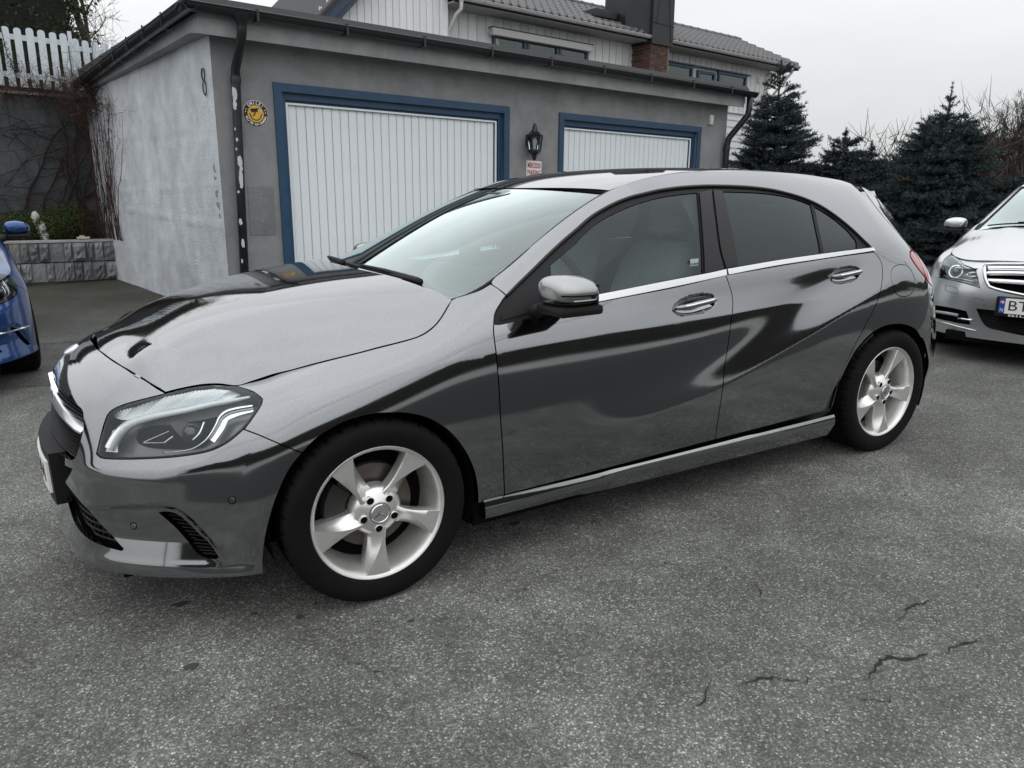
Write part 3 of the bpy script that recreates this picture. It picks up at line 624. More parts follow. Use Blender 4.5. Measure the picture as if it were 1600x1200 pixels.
# ------------------------------------------------------------------ wheel (outer face looks towards -y, axle along y)
def wheel_parts(parent, phase=-95., rim_r=.2325, tyre_r=.3165, width=.222, nsp=5, clamp=.003, hub_z=.312, detail=True, name='wheel'):
    k = rim_r/.2325
    w = empty(name, (0, 0, 0), parent=parent)
    # tyre
    prof = [(.226, .004), (.231, -.004), (.236, -.008), (.246, -.0115), (.262, -.0155), (.279, -.0165), (.294, -.013), (.3045, -.006), (.3115, .003), (.3155, .014), (.3168, .03), (.3172, .055), (.3175, .08), (.3178, .109)]
    s = (tyre_r-rim_r)/(.3165-.2325)
    prof = [(rim_r+(r-.2325)*s, h) for r, h in prof]
    full = prof+[(r, width-.002-h) for r, h in prof[::-1][1:]]
    nseg = 216 if detail else 64; vs = []; fs = []; m = len(full)
    for i in range(nseg):
        t = 2*math.pi*i/nseg
        for j, (r, h) in enumerate(full):
            rr = r; q = i % 6
            if detail and r > tyre_r-.009:
                if r > tyre_r-.0045:
                    if q == 0: rr -= .0075
                    elif q == 3 and j % 2: rr -= .003
                elif q == 0: rr -= .004
                if j in (11, 16): rr -= .007
            vs.append((rr*math.cos(t), h, rr*math.sin(t)))
    for i in range(nseg):
        for j in range(m-1): fs.append((i*m+j, i*m+j+1, ((i+1) % nseg)*m+j+1, ((i+1) % nseg)*m+j))
    if clamp is not None: vs = [(x, y, max(z, clamp-hub_z)) for x, y, z in vs]
    me = mesh('tyre', vs, fs, smooth=True); me.set_sharp_from_angle(angle=R(32)); link('tyre', me, M_rubber, w)
    # rim barrel and lip
    b = MB()
    b.lathe([(rim_r-.004, .006), (rim_r-.001, -.003), (rim_r-.0035, -.0055), (rim_r-.009, -.0035), (rim_r-.014, .003), (rim_r-.019, .012), (rim_r-.022, .035), (rim_r-.028, .060), (rim_r-.036, .10), (rim_r-.036, .20)], 96, 'y')
    rim = b.build('rim', M_alloy2, w, auto=40)
    b = MB(); b.lathe([(.0, .125), (rim_r-.03, .125)], 48, 'y'); b.build('wheel_back', M_void, w)
    # spokes
    stn = [(.050, -.034, .018, .034, .026, .014, .018), (.068, -.031, .017, .030, .030, .012, .016), (.088, -.0275, .016, .0265, .036, .010, .014), (.112, -.0265, .011, .0265, .041, .008, .011),
           (.140, -.0285, .001, .0295, .043, .006, .009), (.170, -.0335, -.013, .0350, .040, .004, .006), (.198, -.0400, -.030, .0415, .030, .003, .004), (.216, -.0445, -.0410, .0455, .016, .0025, .003), (.2255, -.0465, -.0455, .0475, .008, .002, .0025)]
    st = np.array(stn); tt = np.linspace(0, len(st)-1, 22)
    S_ = np.stack([np.interp(tt, np.arange(len(st)), st[:, c]) for c in range(7)], 1)
    for _ in range(2): S_[1:-1] = (S_[:-2]+2*S_[1:-1]+S_[2:])/4
    for n in range(nsp):
        a = R(phase+360/nsp*n); er = Vector((math.cos(a), 0, math.sin(a))); et = Vector((-math.sin(a), 0, math.cos(a)))
        P_ = lambda r, s_, d: er*(r*k)+et*(s_*k)+Vector((0, d, 0))
        vs = []; fs = []
        for (r, sl, sr_, srt, dl, dr, drt) in S_:
            ml = (sl+sr_)/2; mdl = (dl+dr)/2+.004
            row = [P_(r, sl+.004, dl+.045), P_(r, sl, dl+.004), P_(r, sl+.001, dl), P_(r, ml, mdl), P_(r, sr_, dr), P_(r, sr_, dr), P_(r, (sr_+srt)/2, (dr+drt)/2), P_(r, srt-.0015, drt), P_(r, srt, drt+.002), P_(r, srt-.003, drt+.05)]
            vs += row
        q = 10
        for i in range(len(S_)-1):
            for j in range(q-1):
                if j == 4: continue
                fs.append((i*q+j, i*q+j+1, (i+1)*q+j+1, (i+1)*q+j))
        me = mesh('spoke', vs, fs); bm = bmesh.new(); bm.from_mesh(me); bmesh.ops.recalc_face_normals(bm, faces=bm.faces); bm.to_mesh(me); bm.free()
        me.polygons.foreach_set('use_smooth', [True]*len(me.polygons)); me.set_sharp_from_angle(angle=R(50)); link('spoke', me, M_alloy, w)
    # hub with bolt holes
    b = MB(); b.lathe([(.036*k, .002), (.040*k, .003), (.052*k, .010), (.066*k, .016), (.080*k, .026), (.088*k, .040), (.088*k, .07)], 64, 'y'); b.build('hub', M_alloy, w, auto=60)
    for n in range(nsp):
        a = R(phase+360/nsp*n); c = Vector((.0555*k*math.cos(a), 0, .0555*k*math.sin(a)))
        b = MB(); b.lathe([(.0118, .0055), (.0122, .0015), (.0138, .0025), (.0140, .02)], 20, 'y', Matrix.Translation(c+Vector((0, .002, 0))))
        b.cur = 1; b.lathe([(0, .0), (.0119, .0), (.0119, .004)], 20, 'y', Matrix.Translation(c+Vector((0, .0045, 0))))
        b.build('bolt_hole', [M_alloy, M_void], w, auto=40)
    # centre cap with three-pointed star
    b = MB(); b.lathe([(0, -.0025), (.020*k, -.0022), (.030*k, -.001), (.0335*k, .0005), (.034*k, .003), (.036*k, .006)], 40, 'y'); b.build('centre_cap', mat('cap_grey', (.42, .42, .41), .35, .6), w, auto=40)
    b = MB()
    for n in range(3):
        a = R(90+120*n); e1 = Vector((math.cos(a), 0, math.sin(a))); e2 = Vector((-math.sin(a), 0, math.cos(a)))
        t_ = e1*.028*k; l_ = e2*.0052*k; o_ = Vector((0, -.0035, 0)); hgt = Vector((0, -.0052, 0))
        b.add([t_+o_, l_+e1*.003+o_, hgt, -l_+e1*.003+o_], [(0, 1, 2), (0, 2, 3)])
    b.lathe([(.0285*k, -.002), (.0300*k, -.0042), (.0318*k, -.002)], 40, 'y')
    b.build('star_emblem', M_chrome, w, auto=20)
    # brake
    b = MB(); b.lathe([(.052, .075), (.07, .075), (.07, .088), (.145, .088), (.147, .092), (.147, .112), (.05, .112)], 56, 'y'); b.build('brake_disc', M_disc, w, auto=30)
    b = MB()
    poly = [(.095*math.cos(R(t)), .095*math.sin(R(t))) for t in range(140, 215, 12)]+[(.165*math.cos(R(t)), .165*math.sin(R(t))) for t in range(212, 139, -12)]
    b.prism(poly, .070, .13, 'xz'); b.build('brake_caliper', mat('caliper', (.03, .028, .027), .6), w)
    # balance weights and valve
    b = MB()
    for i in range(4):
        a = R(phase+36+i*6.5); e1 = Vector((math.cos(a), 0, math.sin(a))); M_ = Matrix.Rotation(-a+math.pi/2, 4, 'Y'); M_.translation = e1*(rim_r-.027)
        b.bbox((-.0095, .058, -.0012), (.0095, .078, .002), .001, M_)
    b.build('balance_weight', M_satin, w)
    return w
# ------------------------------------------------------------------ the grey hatchback
PAINT = paint_mat('paint_mountain_grey', (.24, .248, .260), 1.0, .075)
PF = Patch(FRONT, front_disp)
_bowls = []
def side_disp2(p):
    d = side_disp(p)
    for (cx, cz, ax_, az_, ang, dep) in _bowls:
        x = p[..., 0]-cx; z = p[..., 2]-cz; c, s = math.cos(ang), math.sin(ang)
        a = (x*c+z*s)/ax_; b = (-x*s+z*c)/az_; r = np.sqrt(a*a+b*b)
        d = d-dep*np.clip(1-r**3.2, 0, 1)**.8
    return d
PS0 = Patch(SIDE, side_disp)
for nme, dep in (('handleF', .030), ('handleR', .028)):
    q = np.array(UVS[nme]); w_ = PS0.pos(q[:, 0], q[:, 1]); c = (w_.max(0)+w_.min(0))/2
    xx = w_[:, 0]-c[0]; zz = w_[:, 2]-c[2]; ang = .5*math.atan2(2*(xx*zz).mean(), (xx*xx).mean()-(zz*zz).mean())
    a1 = np.abs(xx*math.cos(ang)+zz*math.sin(ang)).max(); b1 = np.abs(-xx*math.sin(ang)+zz*math.cos(ang)).max()
    _bowls.append((c[0], c[2], a1, b1, ang, dep))
PS = Patch(SIDE, side_disp2); PW = Patch(WIND); PR = Patch(ROOF)
_he = np.concatenate([PF.pos(*np.array(UVF['shut'][:-1]).T), PF.pos(*np.array(UVF['headlight'][:5]).T)+np.array([0, .001, .001]), PF.pos(*np.array(UVF['hood_seam'][1:]).T)])
_he = np.concatenate([_he[:-1]+(_he[1:]-_he[:-1])*t for t in (0, .2, .4, .6, .8)]+[_he[-1:]])
_hd = _he[:, 2]-hood_z(_he[:, 0], _he[:, 1])
def hood_fit(x, y):
    """the bonnet skin, pulled onto its shut lines near the edge"""
    x = np.asarray(x, float); y = -np.abs(np.asarray(y, float)); d2 = (x[..., None]-_he[:, 0])**2+(y[..., None]-_he[:, 1])**2
    w = np.exp(-d2/.03**2)+1e-9/(d2+1e-4)**2; e = (w*_hd).sum(-1)/w.sum(-1); dm = -.02*np.log(np.exp(-np.sqrt(d2+1e-8)/.02).sum(-1)+1e-30)
    return hood_z(x, y)+e*np.exp(-(np.maximum(dm, 0)/.11)**2)
PH = Field(hood_fit)
def door_band(W, s): return (np.abs(W[:, 2]-_crz(W[:, 0])) < .035*s) | ((np.abs(W[:, 2]-shoulder_z(W[:, 0])-.006) < .018*s) & (W[:, 0] < 2.45))
def bump_band(W, s):
    y = np.abs(W[:, 1]); z = W[:, 2]; zs = np.interp(y, _fsy, _fsz); zl = np.interp(y, [.5, .6, .7, .8], [.515, .520, .530, .56])
    return (W[:, 0] < -.3) & (((np.abs(z-zs+.007) < .03*s) & (y > .47) & (y < .85)) | ((np.abs(z-zl) < .03*s) & (y > .44) & (y < .86)))
def Fp(uv, off=0.):
    q = np.array(uv, float).reshape(-1, 2); return PF.pos(q[:, 0], q[:, 1])+PF.nrm(q[:, 0], q[:, 1])*off
def Sp(uv, off=0.):
    q = np.array(uv, float).reshape(-1, 2); return PS0.pos(q[:, 0], q[:, 1])+PS0.nrm(q[:, 0], q[:, 1])*off
def fpanel(name, key, m, car, off, flange=0., h=.03, gap=0., smoothit=True):
    both(name, panel_mesh(name, PF, UVF[key] if isinstance(key, str) else key, h=h, gap=gap, off=off, flange=flange), m, car)
def ribbon(mb, P, uv, widths, off, n=60):
    """thin bar lying on a surface along a uv line"""
    L = smooth_line(np.array(uv, float), .04, closed=False, corner=75)
    X = P.pos(L[:, 0], L[:, 1])+P.nrm(L[:, 0], L[:, 1])*off
    ww = np.interp(np.linspace(0, 1, len(X)), np.linspace(0, 1, len(widths)), widths)
    mb.tube(X, list(ww), 8)
def build_hatchback():
    car = empty('parked_car', (0, 0, 0), label='dark grey metallic hatchback with silver five-spoke wheels in the foreground', cat='car')
    hl = UVF['headlight']
    # ---- bumper
    o = [(0, 0), (0, .9)]+UVF['intake'][::-1][:-1]+[(1.85, 2.6), (1.0, 2.58), (0, 2.56), (0, 2.74)]+UVF['grille'][::-1]+[(0, 4.95), (0, 6.9)]+UVF['shut'][:-1]+[hl[0]]+hl[:9:-1]+UVF['seam_bf'][1:]+UVF['archB'][1:-1]+[(6.03, 0)]+[(u, 0) for u in (5.5, 5, 4.5, 4, 3.5, 3, 2.5, 2, 1.5, 1, .5)]
    bump = link('front_bumper', panel_mesh('front_bumper', PF, o, [UVF['side_intake']], h=.022, gap=.002, sym=True, band=bump_band, bh=.0065), PAINT, car)
    for k in ('sensor1', 'sensor2'):
        q = np.array(UVF[k]); c = Vector(PF.pos(q[:, 0], q[:, 1])[0]); n = Vector(PF.nrm(q[:, 0], q[:, 1])[0])
        for sgn in (1, -1):
            b = MB(); Mx = n.to_track_quat('Z', 'Y').to_matrix().to_4x4(); Mx.translation = c
            b.lathe([(0, .0025), (.0085, .0025), (.0095, .001), (.0098, -.002)], 20, 'z', Mx); b.cur = 1; b.lathe([(.0098, .0004), (.0122, .0006), (.0125, -.004)], 20, 'z', Mx)
            o_ = b.build('parking_sensor', [PAINT, M_void], car, auto=40)
            if sgn < 0: o_.scale = (1, -1, 1)
    # ---- dark shell behind the openings
    link('intake_back', grid_mesh('intake_back', PF, 0, 6.0, .15, 2.72, 30, 16, off=-.06), M_void, car)
    link('intake_back', grid_mesh('intake_back', PF, 0, 6.0, .15, 2.72, 30, 16, off=-.06), M_void, car, scale=(1, -1, 1))
    both('grille_back', grid_mesh('grille_back', PF, 0, 2.6, 2.6, 5.1, 14, 12, off=-.05), M_void, car)
    # grille: rows of small studs on a dark net
    gp = np.array([(0, 2.74)]+UVF['grille'][::-1]+[(0, 4.95)])
    b = MB()
    for j, v in enumerate(np.arange(2.8, 4.95, .115)):
        for i, u in enumerate(np.arange(.02, 2.35, .092)):
            uu = u+(.046 if j % 2 else 0)
            if not inside(np.array([[uu, v]]), gp)[0]: continue
            c = Fp((uu, v), -.032)[0]; n = PF.nrm(np.array([uu]), np.array([v]))[0]
            for sg in (1, -1):
                m_ = np.array([1, sg, 1]); c_ = Vector(c*m_); n_ = Vector(n*m_); y_ = Vector((0, 0, 1)); x_ = y_.cross(n_).normalized(); y_ = n_.cross(x_)
                s = .0066; t_ = c_+n_*.012
                b.add([c_+x_*s*1.25, c_+y_*s, c_-x_*s*1.25, c_-y_*s, t_+x_*s*.5, t_+y_*s*.4, t_-x_*s*.5, t_-y_*s*.4], [(0, 1, 5, 4), (1, 2, 6, 5), (2, 3, 7, 6), (3, 0, 4, 7), (4, 5, 6, 7)])
    tag(b.build('grille_studs', mat('grille_dark', (.03, .03, .032), .3, .5), car), kind='stuff')
    # louvre wings and star
    b = MB()
    for sg in (1, -1):
        rows = []
        for (y, zt, zb, ex) in ((-.085, .668, .625, .018), (-.16, .662, .618, .018), (-.24, .652, .611, .016), (-.32, .641, .605, .012), (-.40, .634, .601, .006), (-.443, .629, .600, -.004)):
            uvx = np.interp(-y, [0, .2, .4, .45], [.868, .845, .806, .794])
            rows.append((-uvx-ex*.6, y*sg, zt, zb, ex))
        vs = []; fs = []
        for (x, y, zt, zb, ex) in rows:
            zm = zt-(zt-zb)*.62
            vs += [(x+.03, y, zt), (x+.002, y, zt-.004), (x-.010, y, zm+.004), (x-.011, y, zm-.002), (x-.004, y, zb+.003), (x+.03, y, zb)]
        for i in range(len(rows)-1):
            for j in range(5): fs.append((i*6+j, i*6+j+1, i*6+7+j, i*6+6+j))
        b.add(vs, fs)
    b.build('grille_louvre', M_satin, car, auto=25)
    b = MB(); Mx = Matrix.Translation((-.858, 0, .640)) @ Matrix.Rotation(R(-7), 4, 'Y')
    b.lathe([(0, -.004), (.078, -.002), (.084, .01), (.085, .05)], 48, 'x', Mx); b.cur = 1
    b.lathe([(.079, -.003), (.084, -.012), (.089, -.008), (.090, .006), (.086, .03)], 56, 'x', Mx)
    for n in range(3):
        a = R(90+120*n); e1 = Vector((0, math.cos(a), math.sin(a))); e2 = Vector((0, -math.sin(a), math.cos(a)))
        b.add([Mx @ (e1*.082+Vector((-.005, 0, 0))), Mx @ (e2*.013+e1*.007+Vector((-.004, 0, 0))), Mx @ Vector((-.014, 0, 0)), Mx @ (-e2*.013+e1*.007+Vector((-.004, 0, 0)))], [(0, 1, 2), (0, 2, 3)])
    b.build('grille_star', [M_gloss, M_chrome], car, auto=30)
    # small round badge on the nose
    c = Fp((.02, 6.05), .001)[0]; n = Vector(PF.nrm(np.array([.02]), np.array([6.05]))[0]); Mx = n.to_track_quat('Z', 'Y').to_matrix().to_4x4(); Mx.translation = (c[0], 0, c[2])
    b = MB(); b.lathe([(0, .004), (.022, .0035), (.027, .001), (.028, -.003)], 32, 'z', Mx); b.build('nose_badge', M_satin, car, auto=40)
    # lower intake slats, plate holder, plate
    b = MB()
    ip = np.array([(0, .9)]+UVF['intake'][::-1][:-1]+[(1.85, 2.6), (0, 2.6)])
    for v in np.arange(1.0, 2.5, .16):
        us = [u for u in np.arange(0, 4.2, .1) if inside(np.array([[u, v]]), ip)[0]]
        if len(us) < 2: continue
        for sg in (1, -1):
            X = Fp([(u, v) for u in us], -.03)*np.array([1, sg, 1]); b.tube(X, .0045, 4)
    for u in np.arange(.2, 4.0, .16):
        v_s = [v for v in np.arange(.7, 2.6, .08) if inside(np.array([[u, v]]), ip)[0]]
        if len(v_s) < 2: continue
        for sg in (1, -1): b.tube(Fp([(u, v) for v in v_s], -.033)*np.array([1, sg, 1]), .003, 4)
    tag(b.build('intake_mesh', M_black, car, smooth=True), kind='stuff')
    sp_ = np.array(UVF['side_intake'])
    b = MB()
    for i in range(17):
        v = .85+i*.085
        us = [u for u in np.arange(4.1, 5.8, .03) if inside(np.array([[u, v+.25*(u-4.9)*-.6]]), sp_)[0]]
        if len(us) < 2: continue
        for sg in (1, -1):
            X = Fp([(u, v-.15*(u-4.9)+.006*math.sin(u*60)) for u in us], -.022)*np.array([1, sg, 1]); b.tube(X, .0026, 4)
    tag(b.build('side_intake_mesh', M_black, car, smooth=True), kind='stuff')
    # plate follows the bumper nose
    def plate_surf(y, z, off):
        x = np.interp(np.abs(y), [0, .1, .2, .26, .3], [.927, .923, .911, .901, .892]); return np.stack([-(x+off)+0*z, y, z], -1)
    def strip(name, y0, y1, z0, z1, off, thick, m):
        yy = np.linspace(y0, y1, 15); b = MB(); vs = []; fs = []
        for y in yy:
            for z, o_ in ((z0, off-thick), (z0, off), (z1, off), (z1, off-thick)): vs.append(plate_surf(np.array(y), np.array(z), o_))
        for i in range(14):
            for j in range(4): fs.append((i*4+j, i*4+(j+1) % 4, i*4+4+(j+1) % 4, i*4+4+j))
        fs += [(0, 1, 2, 3), (59, 58, 57, 56)]; b.add(vs, fs); return b.build(name, m, car)
    holder = strip('plate_holder', -.285, .285, .335, .515, .012, .05, M_black)
    pl = strip('number_plate', -.26, .26, .372, .482, .020, .008, M_plate)
    for s_, yc, wd_ in (('BP', .145, .11), ('61844', -.075, .29)):
        tm = text_mesh(s_, .098, .0006, 1.0); vs = np.array([v.co[:] for v in tm.vertices]); vs[:, 0] = (vs[:, 0]-(vs[:, 0].max()+vs[:, 0].min())/2)*wd_/(vs[:, 0].max()-vs[:, 0].min())
        for v, c in zip(tm.vertices, plate_surf(yc-vs[:, 0], vs[:, 1]+.427, .0205+vs[:, 2])): v.co = c
        tm.materials.clear(); link('plate_lettering', tm, M_ink, pl)
    # ---- bonnet
    sh = Fp(UVF['shut'][:-1]); hs = Fp(UVF['hood_seam'])
    rear = [(.361-.165*(1-(y/.73)**2), y) for y in (-.70, -.6, -.5, -.4, -.3, -.2, -.1, 0)]
    o = [(-.712, 0)]+[(p[0]+.002, p[1]) for p in sh[1:]]+[(p[0], p[1]+.0015) for p in Fp(hl[:5])]+[(p[0], p[1]+.0005) for p in hs[1:]]+rear
    link('bonnet', panel_mesh('bonnet', PH, o, h=.025, gap=.0022, sym=True, flange=.02), PAINT, car)
    # ---- wings
    o = [hl[4]]+UVF['hood_seam'][1:]+UVF['fend_top'][1:]+UVF['seal_front'][1:]+UVF['doorF'][1:]+UVF['fend_bot'][1:]+UVF['archF'][::-1][1:]+UVF['seam_bf'][::-1][1:]+hl[9:4:-1]
    both('front_wing', panel_mesh('front_wing', PF, o, h=.024, gap=.0022, band=lambda W, s: (np.abs(W[:, 2]-shoulder_z(W[:, 0])-.006) < .018*s) & (np.abs(W[:, 1]) > .75)), PAINT, car)
    # ---- headlights
    for sg in (1, -1):
        h_ = empty('headlight', (0, 0, 0), parent=car); h_.scale = (1, sg, 1)
        link('lamp_lens', panel_mesh('lamp_lens', PF, hl, h=.03, gap=.004, off=.0015, flange=.006), M_clear, h_)
        bi = UVF['border_in']
        link('lamp_surround', panel_mesh('lamp_surround', PF, hl, [bi], h=.02, gap=.001, off=-.002, flange=.05), M_gloss, h_)
        link('lamp_housing', panel_mesh('lamp_housing', PF, bi, h=.03, gap=-.003, off=-.055, flange=0), M_bezel, h_)
        link('lamp_cavity', panel_mesh('lamp_cavity', PF, UVF['cavity'], h=.02, gap=0, off=-.045, flange=0), M_void, h_)
        # ribbed reflector along the top: fine flutes
        rb = np.array(UVF['ribs']); b = MB()
        for i in range(44):
            t0, t1 = i/44, (i+.62)/44
            def edge(t, lo):
                L = rb[:7] if not lo else rb[[11, 10, 9, 8, 7, 6]]
                d = np.linspace(0, 1, len(L)); return (np.interp(t, d, L[:, 0]), np.interp(t, d, L[:, 1]))
            q = [edge(min(t0+.03, 1), 0), edge(min(t1+.03, 1), 0), edge(t1, 1), edge(t0, 1)]
            b.add([Fp(q[0], -.010)[0], Fp(q[1], -.010)[0], Fp(q[2], -.016)[0], Fp(q[3], -.016)[0]], [(0, 1, 2, 3)])
        link('lamp_reflector', panel_mesh('lamp_reflector', PF, UVF['ribs'], h=.03, gap=0, off=-.018, flange=0), mat('lamp_reflector_grey', (.62, .65, .66), .3, .6), h_)
        tag(b.build('lamp_flutes', M_ribs, h_), kind='stuff')
        b = MB(); ribbon(b, PF, UVF['drl'], [.004, .0085, .009, .010, .013, .017, .018], -.014); b.build('running_light', M_frost, h_, smooth=True)
        link('lamp_frosted_corner', panel_mesh('lamp_frosted_corner', PF, UVF['white_low'], h=.02, gap=0, off=-.016, flange=0), M_frost, h_)
        link('lamp_shield', panel_mesh('lamp_shield', PF, UVF['shield'], h=.02, gap=0, off=-.020, flange=.02), mat('lamp_shield_grey', (.05, .052, .055), .3), h_)
        b = MB(); c = Vector(Fp(UVF['lens'][0], -.030)[0]); b2 = bmesh.new(); bmesh.ops.create_uvsphere(b2, u_segments=24, v_segments=14, radius=.033)
        b2.verts.index_update(); b.add([(v.co+c)[:] for v in b2.verts], [[v.index for v in f.verts] for f in b2.faces]); b2.free(); b.build('projector_lens', M_lens, h_, smooth=True)
        b = MB(); ribbon(b, PF, UVF['chromeL'][:3], [.004, .0045, .004], -.012); ribbon(b, PF, UVF['tri_a'], [.0015, .002, .0015], -.014); ribbon(b, PF, UVF['tri_b'], [.003, .0035], -.012)
        ribbon(b, PF, UVF['hook'], [.006, .007, .0075, .006, .0045, .004, .003, .0025, .002], -.014)
        b.build('lamp_chrome', M_chrome, h_, smooth=True)
        link('lamp_hook', panel_mesh('lamp_hook', PF, UVF['hook_w'], h=.02, gap=0, off=-.020, flange=.01), M_ribs, h_)
    # ---- doors
    D = UVS
    for name, o in (('front_door', D['doorF'][::1]+D['doorF_bot'][1:]+D['doorM'][::-1]+D['doorF_top'][::-1]),
                    ('rear_door', D['doorR_bot']+D['doorR_rear'][1:]+D['doorR_top'][::-1][1:]+[(p[0]+.0, p[1]) for p in D['doorM'][1:]])):
        o2 = [o[0]]
        for p in o[1:]:
            if math.hypot(p[0]-o2[-1][0], p[1]-o2[-1][1]) > .015: o2.append(p)
        if math.hypot(o2[0][0]-o2[-1][0], o2[0][1]-o2[-1][1]) < .02: o2.pop()
        hd = D['handleF' if name[0] == 'f' else 'handleR']
        d_ = both(name, panel_mesh(name, PS, o2, h=.026, gap=.0022, fine=[(hd, .006)], band=door_band), PAINT, car)
        cx, cz, ax_, az_, ang, dep = _bowls[0 if name[0] == 'f' else 1]
        ts = np.linspace(-1, 1, 13)
        for q in d_:
            b = MB(); X = []
            for t in ts:
                x = cx+t*ax_*.93*math.cos(ang)+.02*math.sin(ang)*0; z = cz+t*ax_*.93*math.sin(ang)+.006
                # nearest surface y
                uu = np.array([np.interp(x, [s_[0][0] for s_ in SIDE[:13]], range(13))]); vv = np.linspace(3, 7, 80); w_ = PS0.pos(np.repeat(uu, 80), vv); k = np.argmin(np.abs(w_[:, 2]-z))
                X.append((x, w_[k, 1]-.010-.012*(1-t**4)+(.012 if abs(t) > .95 else 0), z))
            b.tube(X, [.009+.004*(1-abs(t)**2) for t in ts], 10); b.build('door_handle', PAINT, q, smooth=True)
            b = MB(); b.tube([(p[0], p[1]-.0085, p[2]+.0035) for p in X[2:-1]], .0055, 8); b.build('handle_trim', M_chrome, q, smooth=True)
    # door/quarter seals and glass
    o = [D['Apillar_base'][0], (1.25, 11.), (2, 11.), (3, 11.), (4, 11.), (5, 11.), (6, 11.), (7, 11.), (8, 11.), (9, 11.), (10, 11.), (10.6, 11.)]+D['gate_line']+[(12.25, 6.8), (12.45, 6.42), (12.1, 6.28), (11.78, 6.02)]+D['tail_left'][1:]+[(13.0, 4.48), (13.35, 4.42), (13.35, 3.12), (12.7, 3.02), (12.15, 2.74)]+D['archR'][::-1][4:]+D['doorR_rear'][2:]+D['seal_out'][::-1][1:]
    o[0] = (.99, 9.95)
    both('side_panel', panel_mesh('side_panel', PS0, o, [D['fuel']], h=.028, gap=.0022, hole_gap=.002, band=door_band), PAINT, car)
    link('fuel_flap', panel_mesh('fuel_flap', PS0, D['fuel'], h=.022, gap=.0012), PAINT, car)
    both('tail_light', panel_mesh('tail_light', PS0, [(11.62, 5.70)]+D['tail_left'][2:]+[(13.0, 4.5), (14, 4.6), (15, 4.8), (15, 6.0), (14, 6.22), (13, 6.27), (12.2, 6.25), (11.78, 6.0)], h=.03, gap=.002, off=.003), M_red, car)
    link('rear_bumper', panel_mesh('rear_bumper', PS0, [(12.15, 2.74), (12.7, 3.02), (13.35, 3.12), (14, 3.3), (15, 3.4), (16, 3.45), (17, 3.45), (17, 0), (16, 0), (15, 0), (14, 0), (13.1, 0), (13.04, 1.547), (12.631, 2.141), (12.328, 2.554)], h=.04, sym=True), PAINT, car)
    link('tailgate', panel_mesh('tailgate', PS0, [(13.37, 3.16), (13.37, 4.4), (14, 4.57), (15.03, 4.78), (15.03, 6.02), (14, 6.25), (13, 6.3), (12.5, 6.45), (12.28, 6.82), (11.86, 7.4), (11.5, 8.2), (11.5, 11), (13, 11), (15, 11), (17, 11), (17, 3.47), (16, 3.47), (15, 3.42), (14, 3.32)], h=.05, sym=True), PAINT, car)
    # seals: black band between pillar and glass
    band_f = D['seal_out'][:16]+[(6.35, 9.40)]+D['bpost_f'][4:6][::-1]+[]
    so = D['seal_out']
    top = so+[D['doorR_top'][-1]]
    frame = so+D['doorR_top'][::-1]+D['doorF_top'][::-1][1:]+D['seal_front'][::-1][1:]
    fr2 = [frame[0]]
    for p in frame[1:]:
        if math.hypot(p[0]-fr2[-1][0], p[1]-fr2[-1][1]) > .03: fr2.append(p)
    both('window_frame', panel_mesh('window_frame', PS0, fr2, [D['glassF'], D['glassR'], D['quarter']], h=.03, gap=-.001, off=-.007, flange=.02), M_black, car)
    b = MB(); ribbon(b, PS0, [(p[0], p[1]) for p in so], [.006, .0075, .008, .008, .007, .006], -.003)
    sl = b.build('window_seal', M_gloss, car, smooth=True); link('window_seal', sl.data, None, car, scale=(1, -1, 1))
    both('front_window', panel_mesh('front_window', PS0, D['glassF'], h=.05, gap=-.004, off=-.011, flange=0), M_side, car)
    st_ = Sp((5.05, 6.55), -.005)[0]; b = MB(); b.box((st_[0]-.022, st_[1], st_[2]-.014), (st_[0]+.022, st_[1]+.001, st_[2]+.014)); sk = b.build('window_sticker', mat('sticker_pale', (.45, .56, .56), .5), car)
    tm = text_mesh('ALARM', .013, .0002); tm.materials.clear(); o_ = link('sticker_lettering', tm, M_ink, sk); o_.matrix_local = Matrix.Translation((st_[0], st_[1]-.0008, st_[2]-.007)) @ Matrix.Rotation(math.pi/2, 4, 'X')
    both('rear_window', panel_mesh('rear_window', PS0, D['glassR'], h=.05, gap=-.004, off=-.011, flange=0), M_priv, car)
    both('quarter_window', panel_mesh('quarter_window', PS0, D['quarter'], h=.05, gap=-.004, off=-.011, flange=0), M_priv, car)
    both('sail_panel', panel_mesh('sail_panel', PS0, D['sail'], h=.03, gap=0, off=-.003, flange=.01), M_black, car)
    both('centre_post_trim', panel_mesh('centre_post_trim', PS0, D['bpost_f'], h=.03, gap=.001, off=-.0005, flange=.008), M_gloss, car)
    both('centre_post_trim', panel_mesh('centre_post_trim', PS0, D['bpost_r'], h=.03, gap=.001, off=-.0005, flange=.008), M_gloss, car)
    both('belt_moulding', panel_mesh('belt_moulding', PS0, D['chromeF'], h=.02, gap=0, off=.004, flange=.01), M_satin, car)
    both('belt_moulding', panel_mesh('belt_moulding', PS0, D['chromeR'], h=.02, gap=0, off=.004, flange=.01), M_satin, car)
    # ---- roof, screen
    link('roof', grid_mesh('roof', PR, 0, PR.nu-1, 0, PR.nv-1, 40, 32), PAINT, car)
    link('windscreen', grid_mesh('windscreen', PW, 0.05, PW.nu-1, 0, PW.nv-1, 24, 28, off=-.003), M_wind, car)
    nb_ = PW.nv-1
    def frit(u, v): return .62 < u < PW.nu-1.16 and .30 < v < nb_-.30 or (u >= PW.nu-1.16 and u < PW.nu-1.10 and .3 < v < nb_-.3)
    link('windscreen_border', grid_mesh('windscreen_border', PW, 0., PW.nu-1, 0, nb_, 90, 80, off=-.007, skip=frit), M_gloss, car)
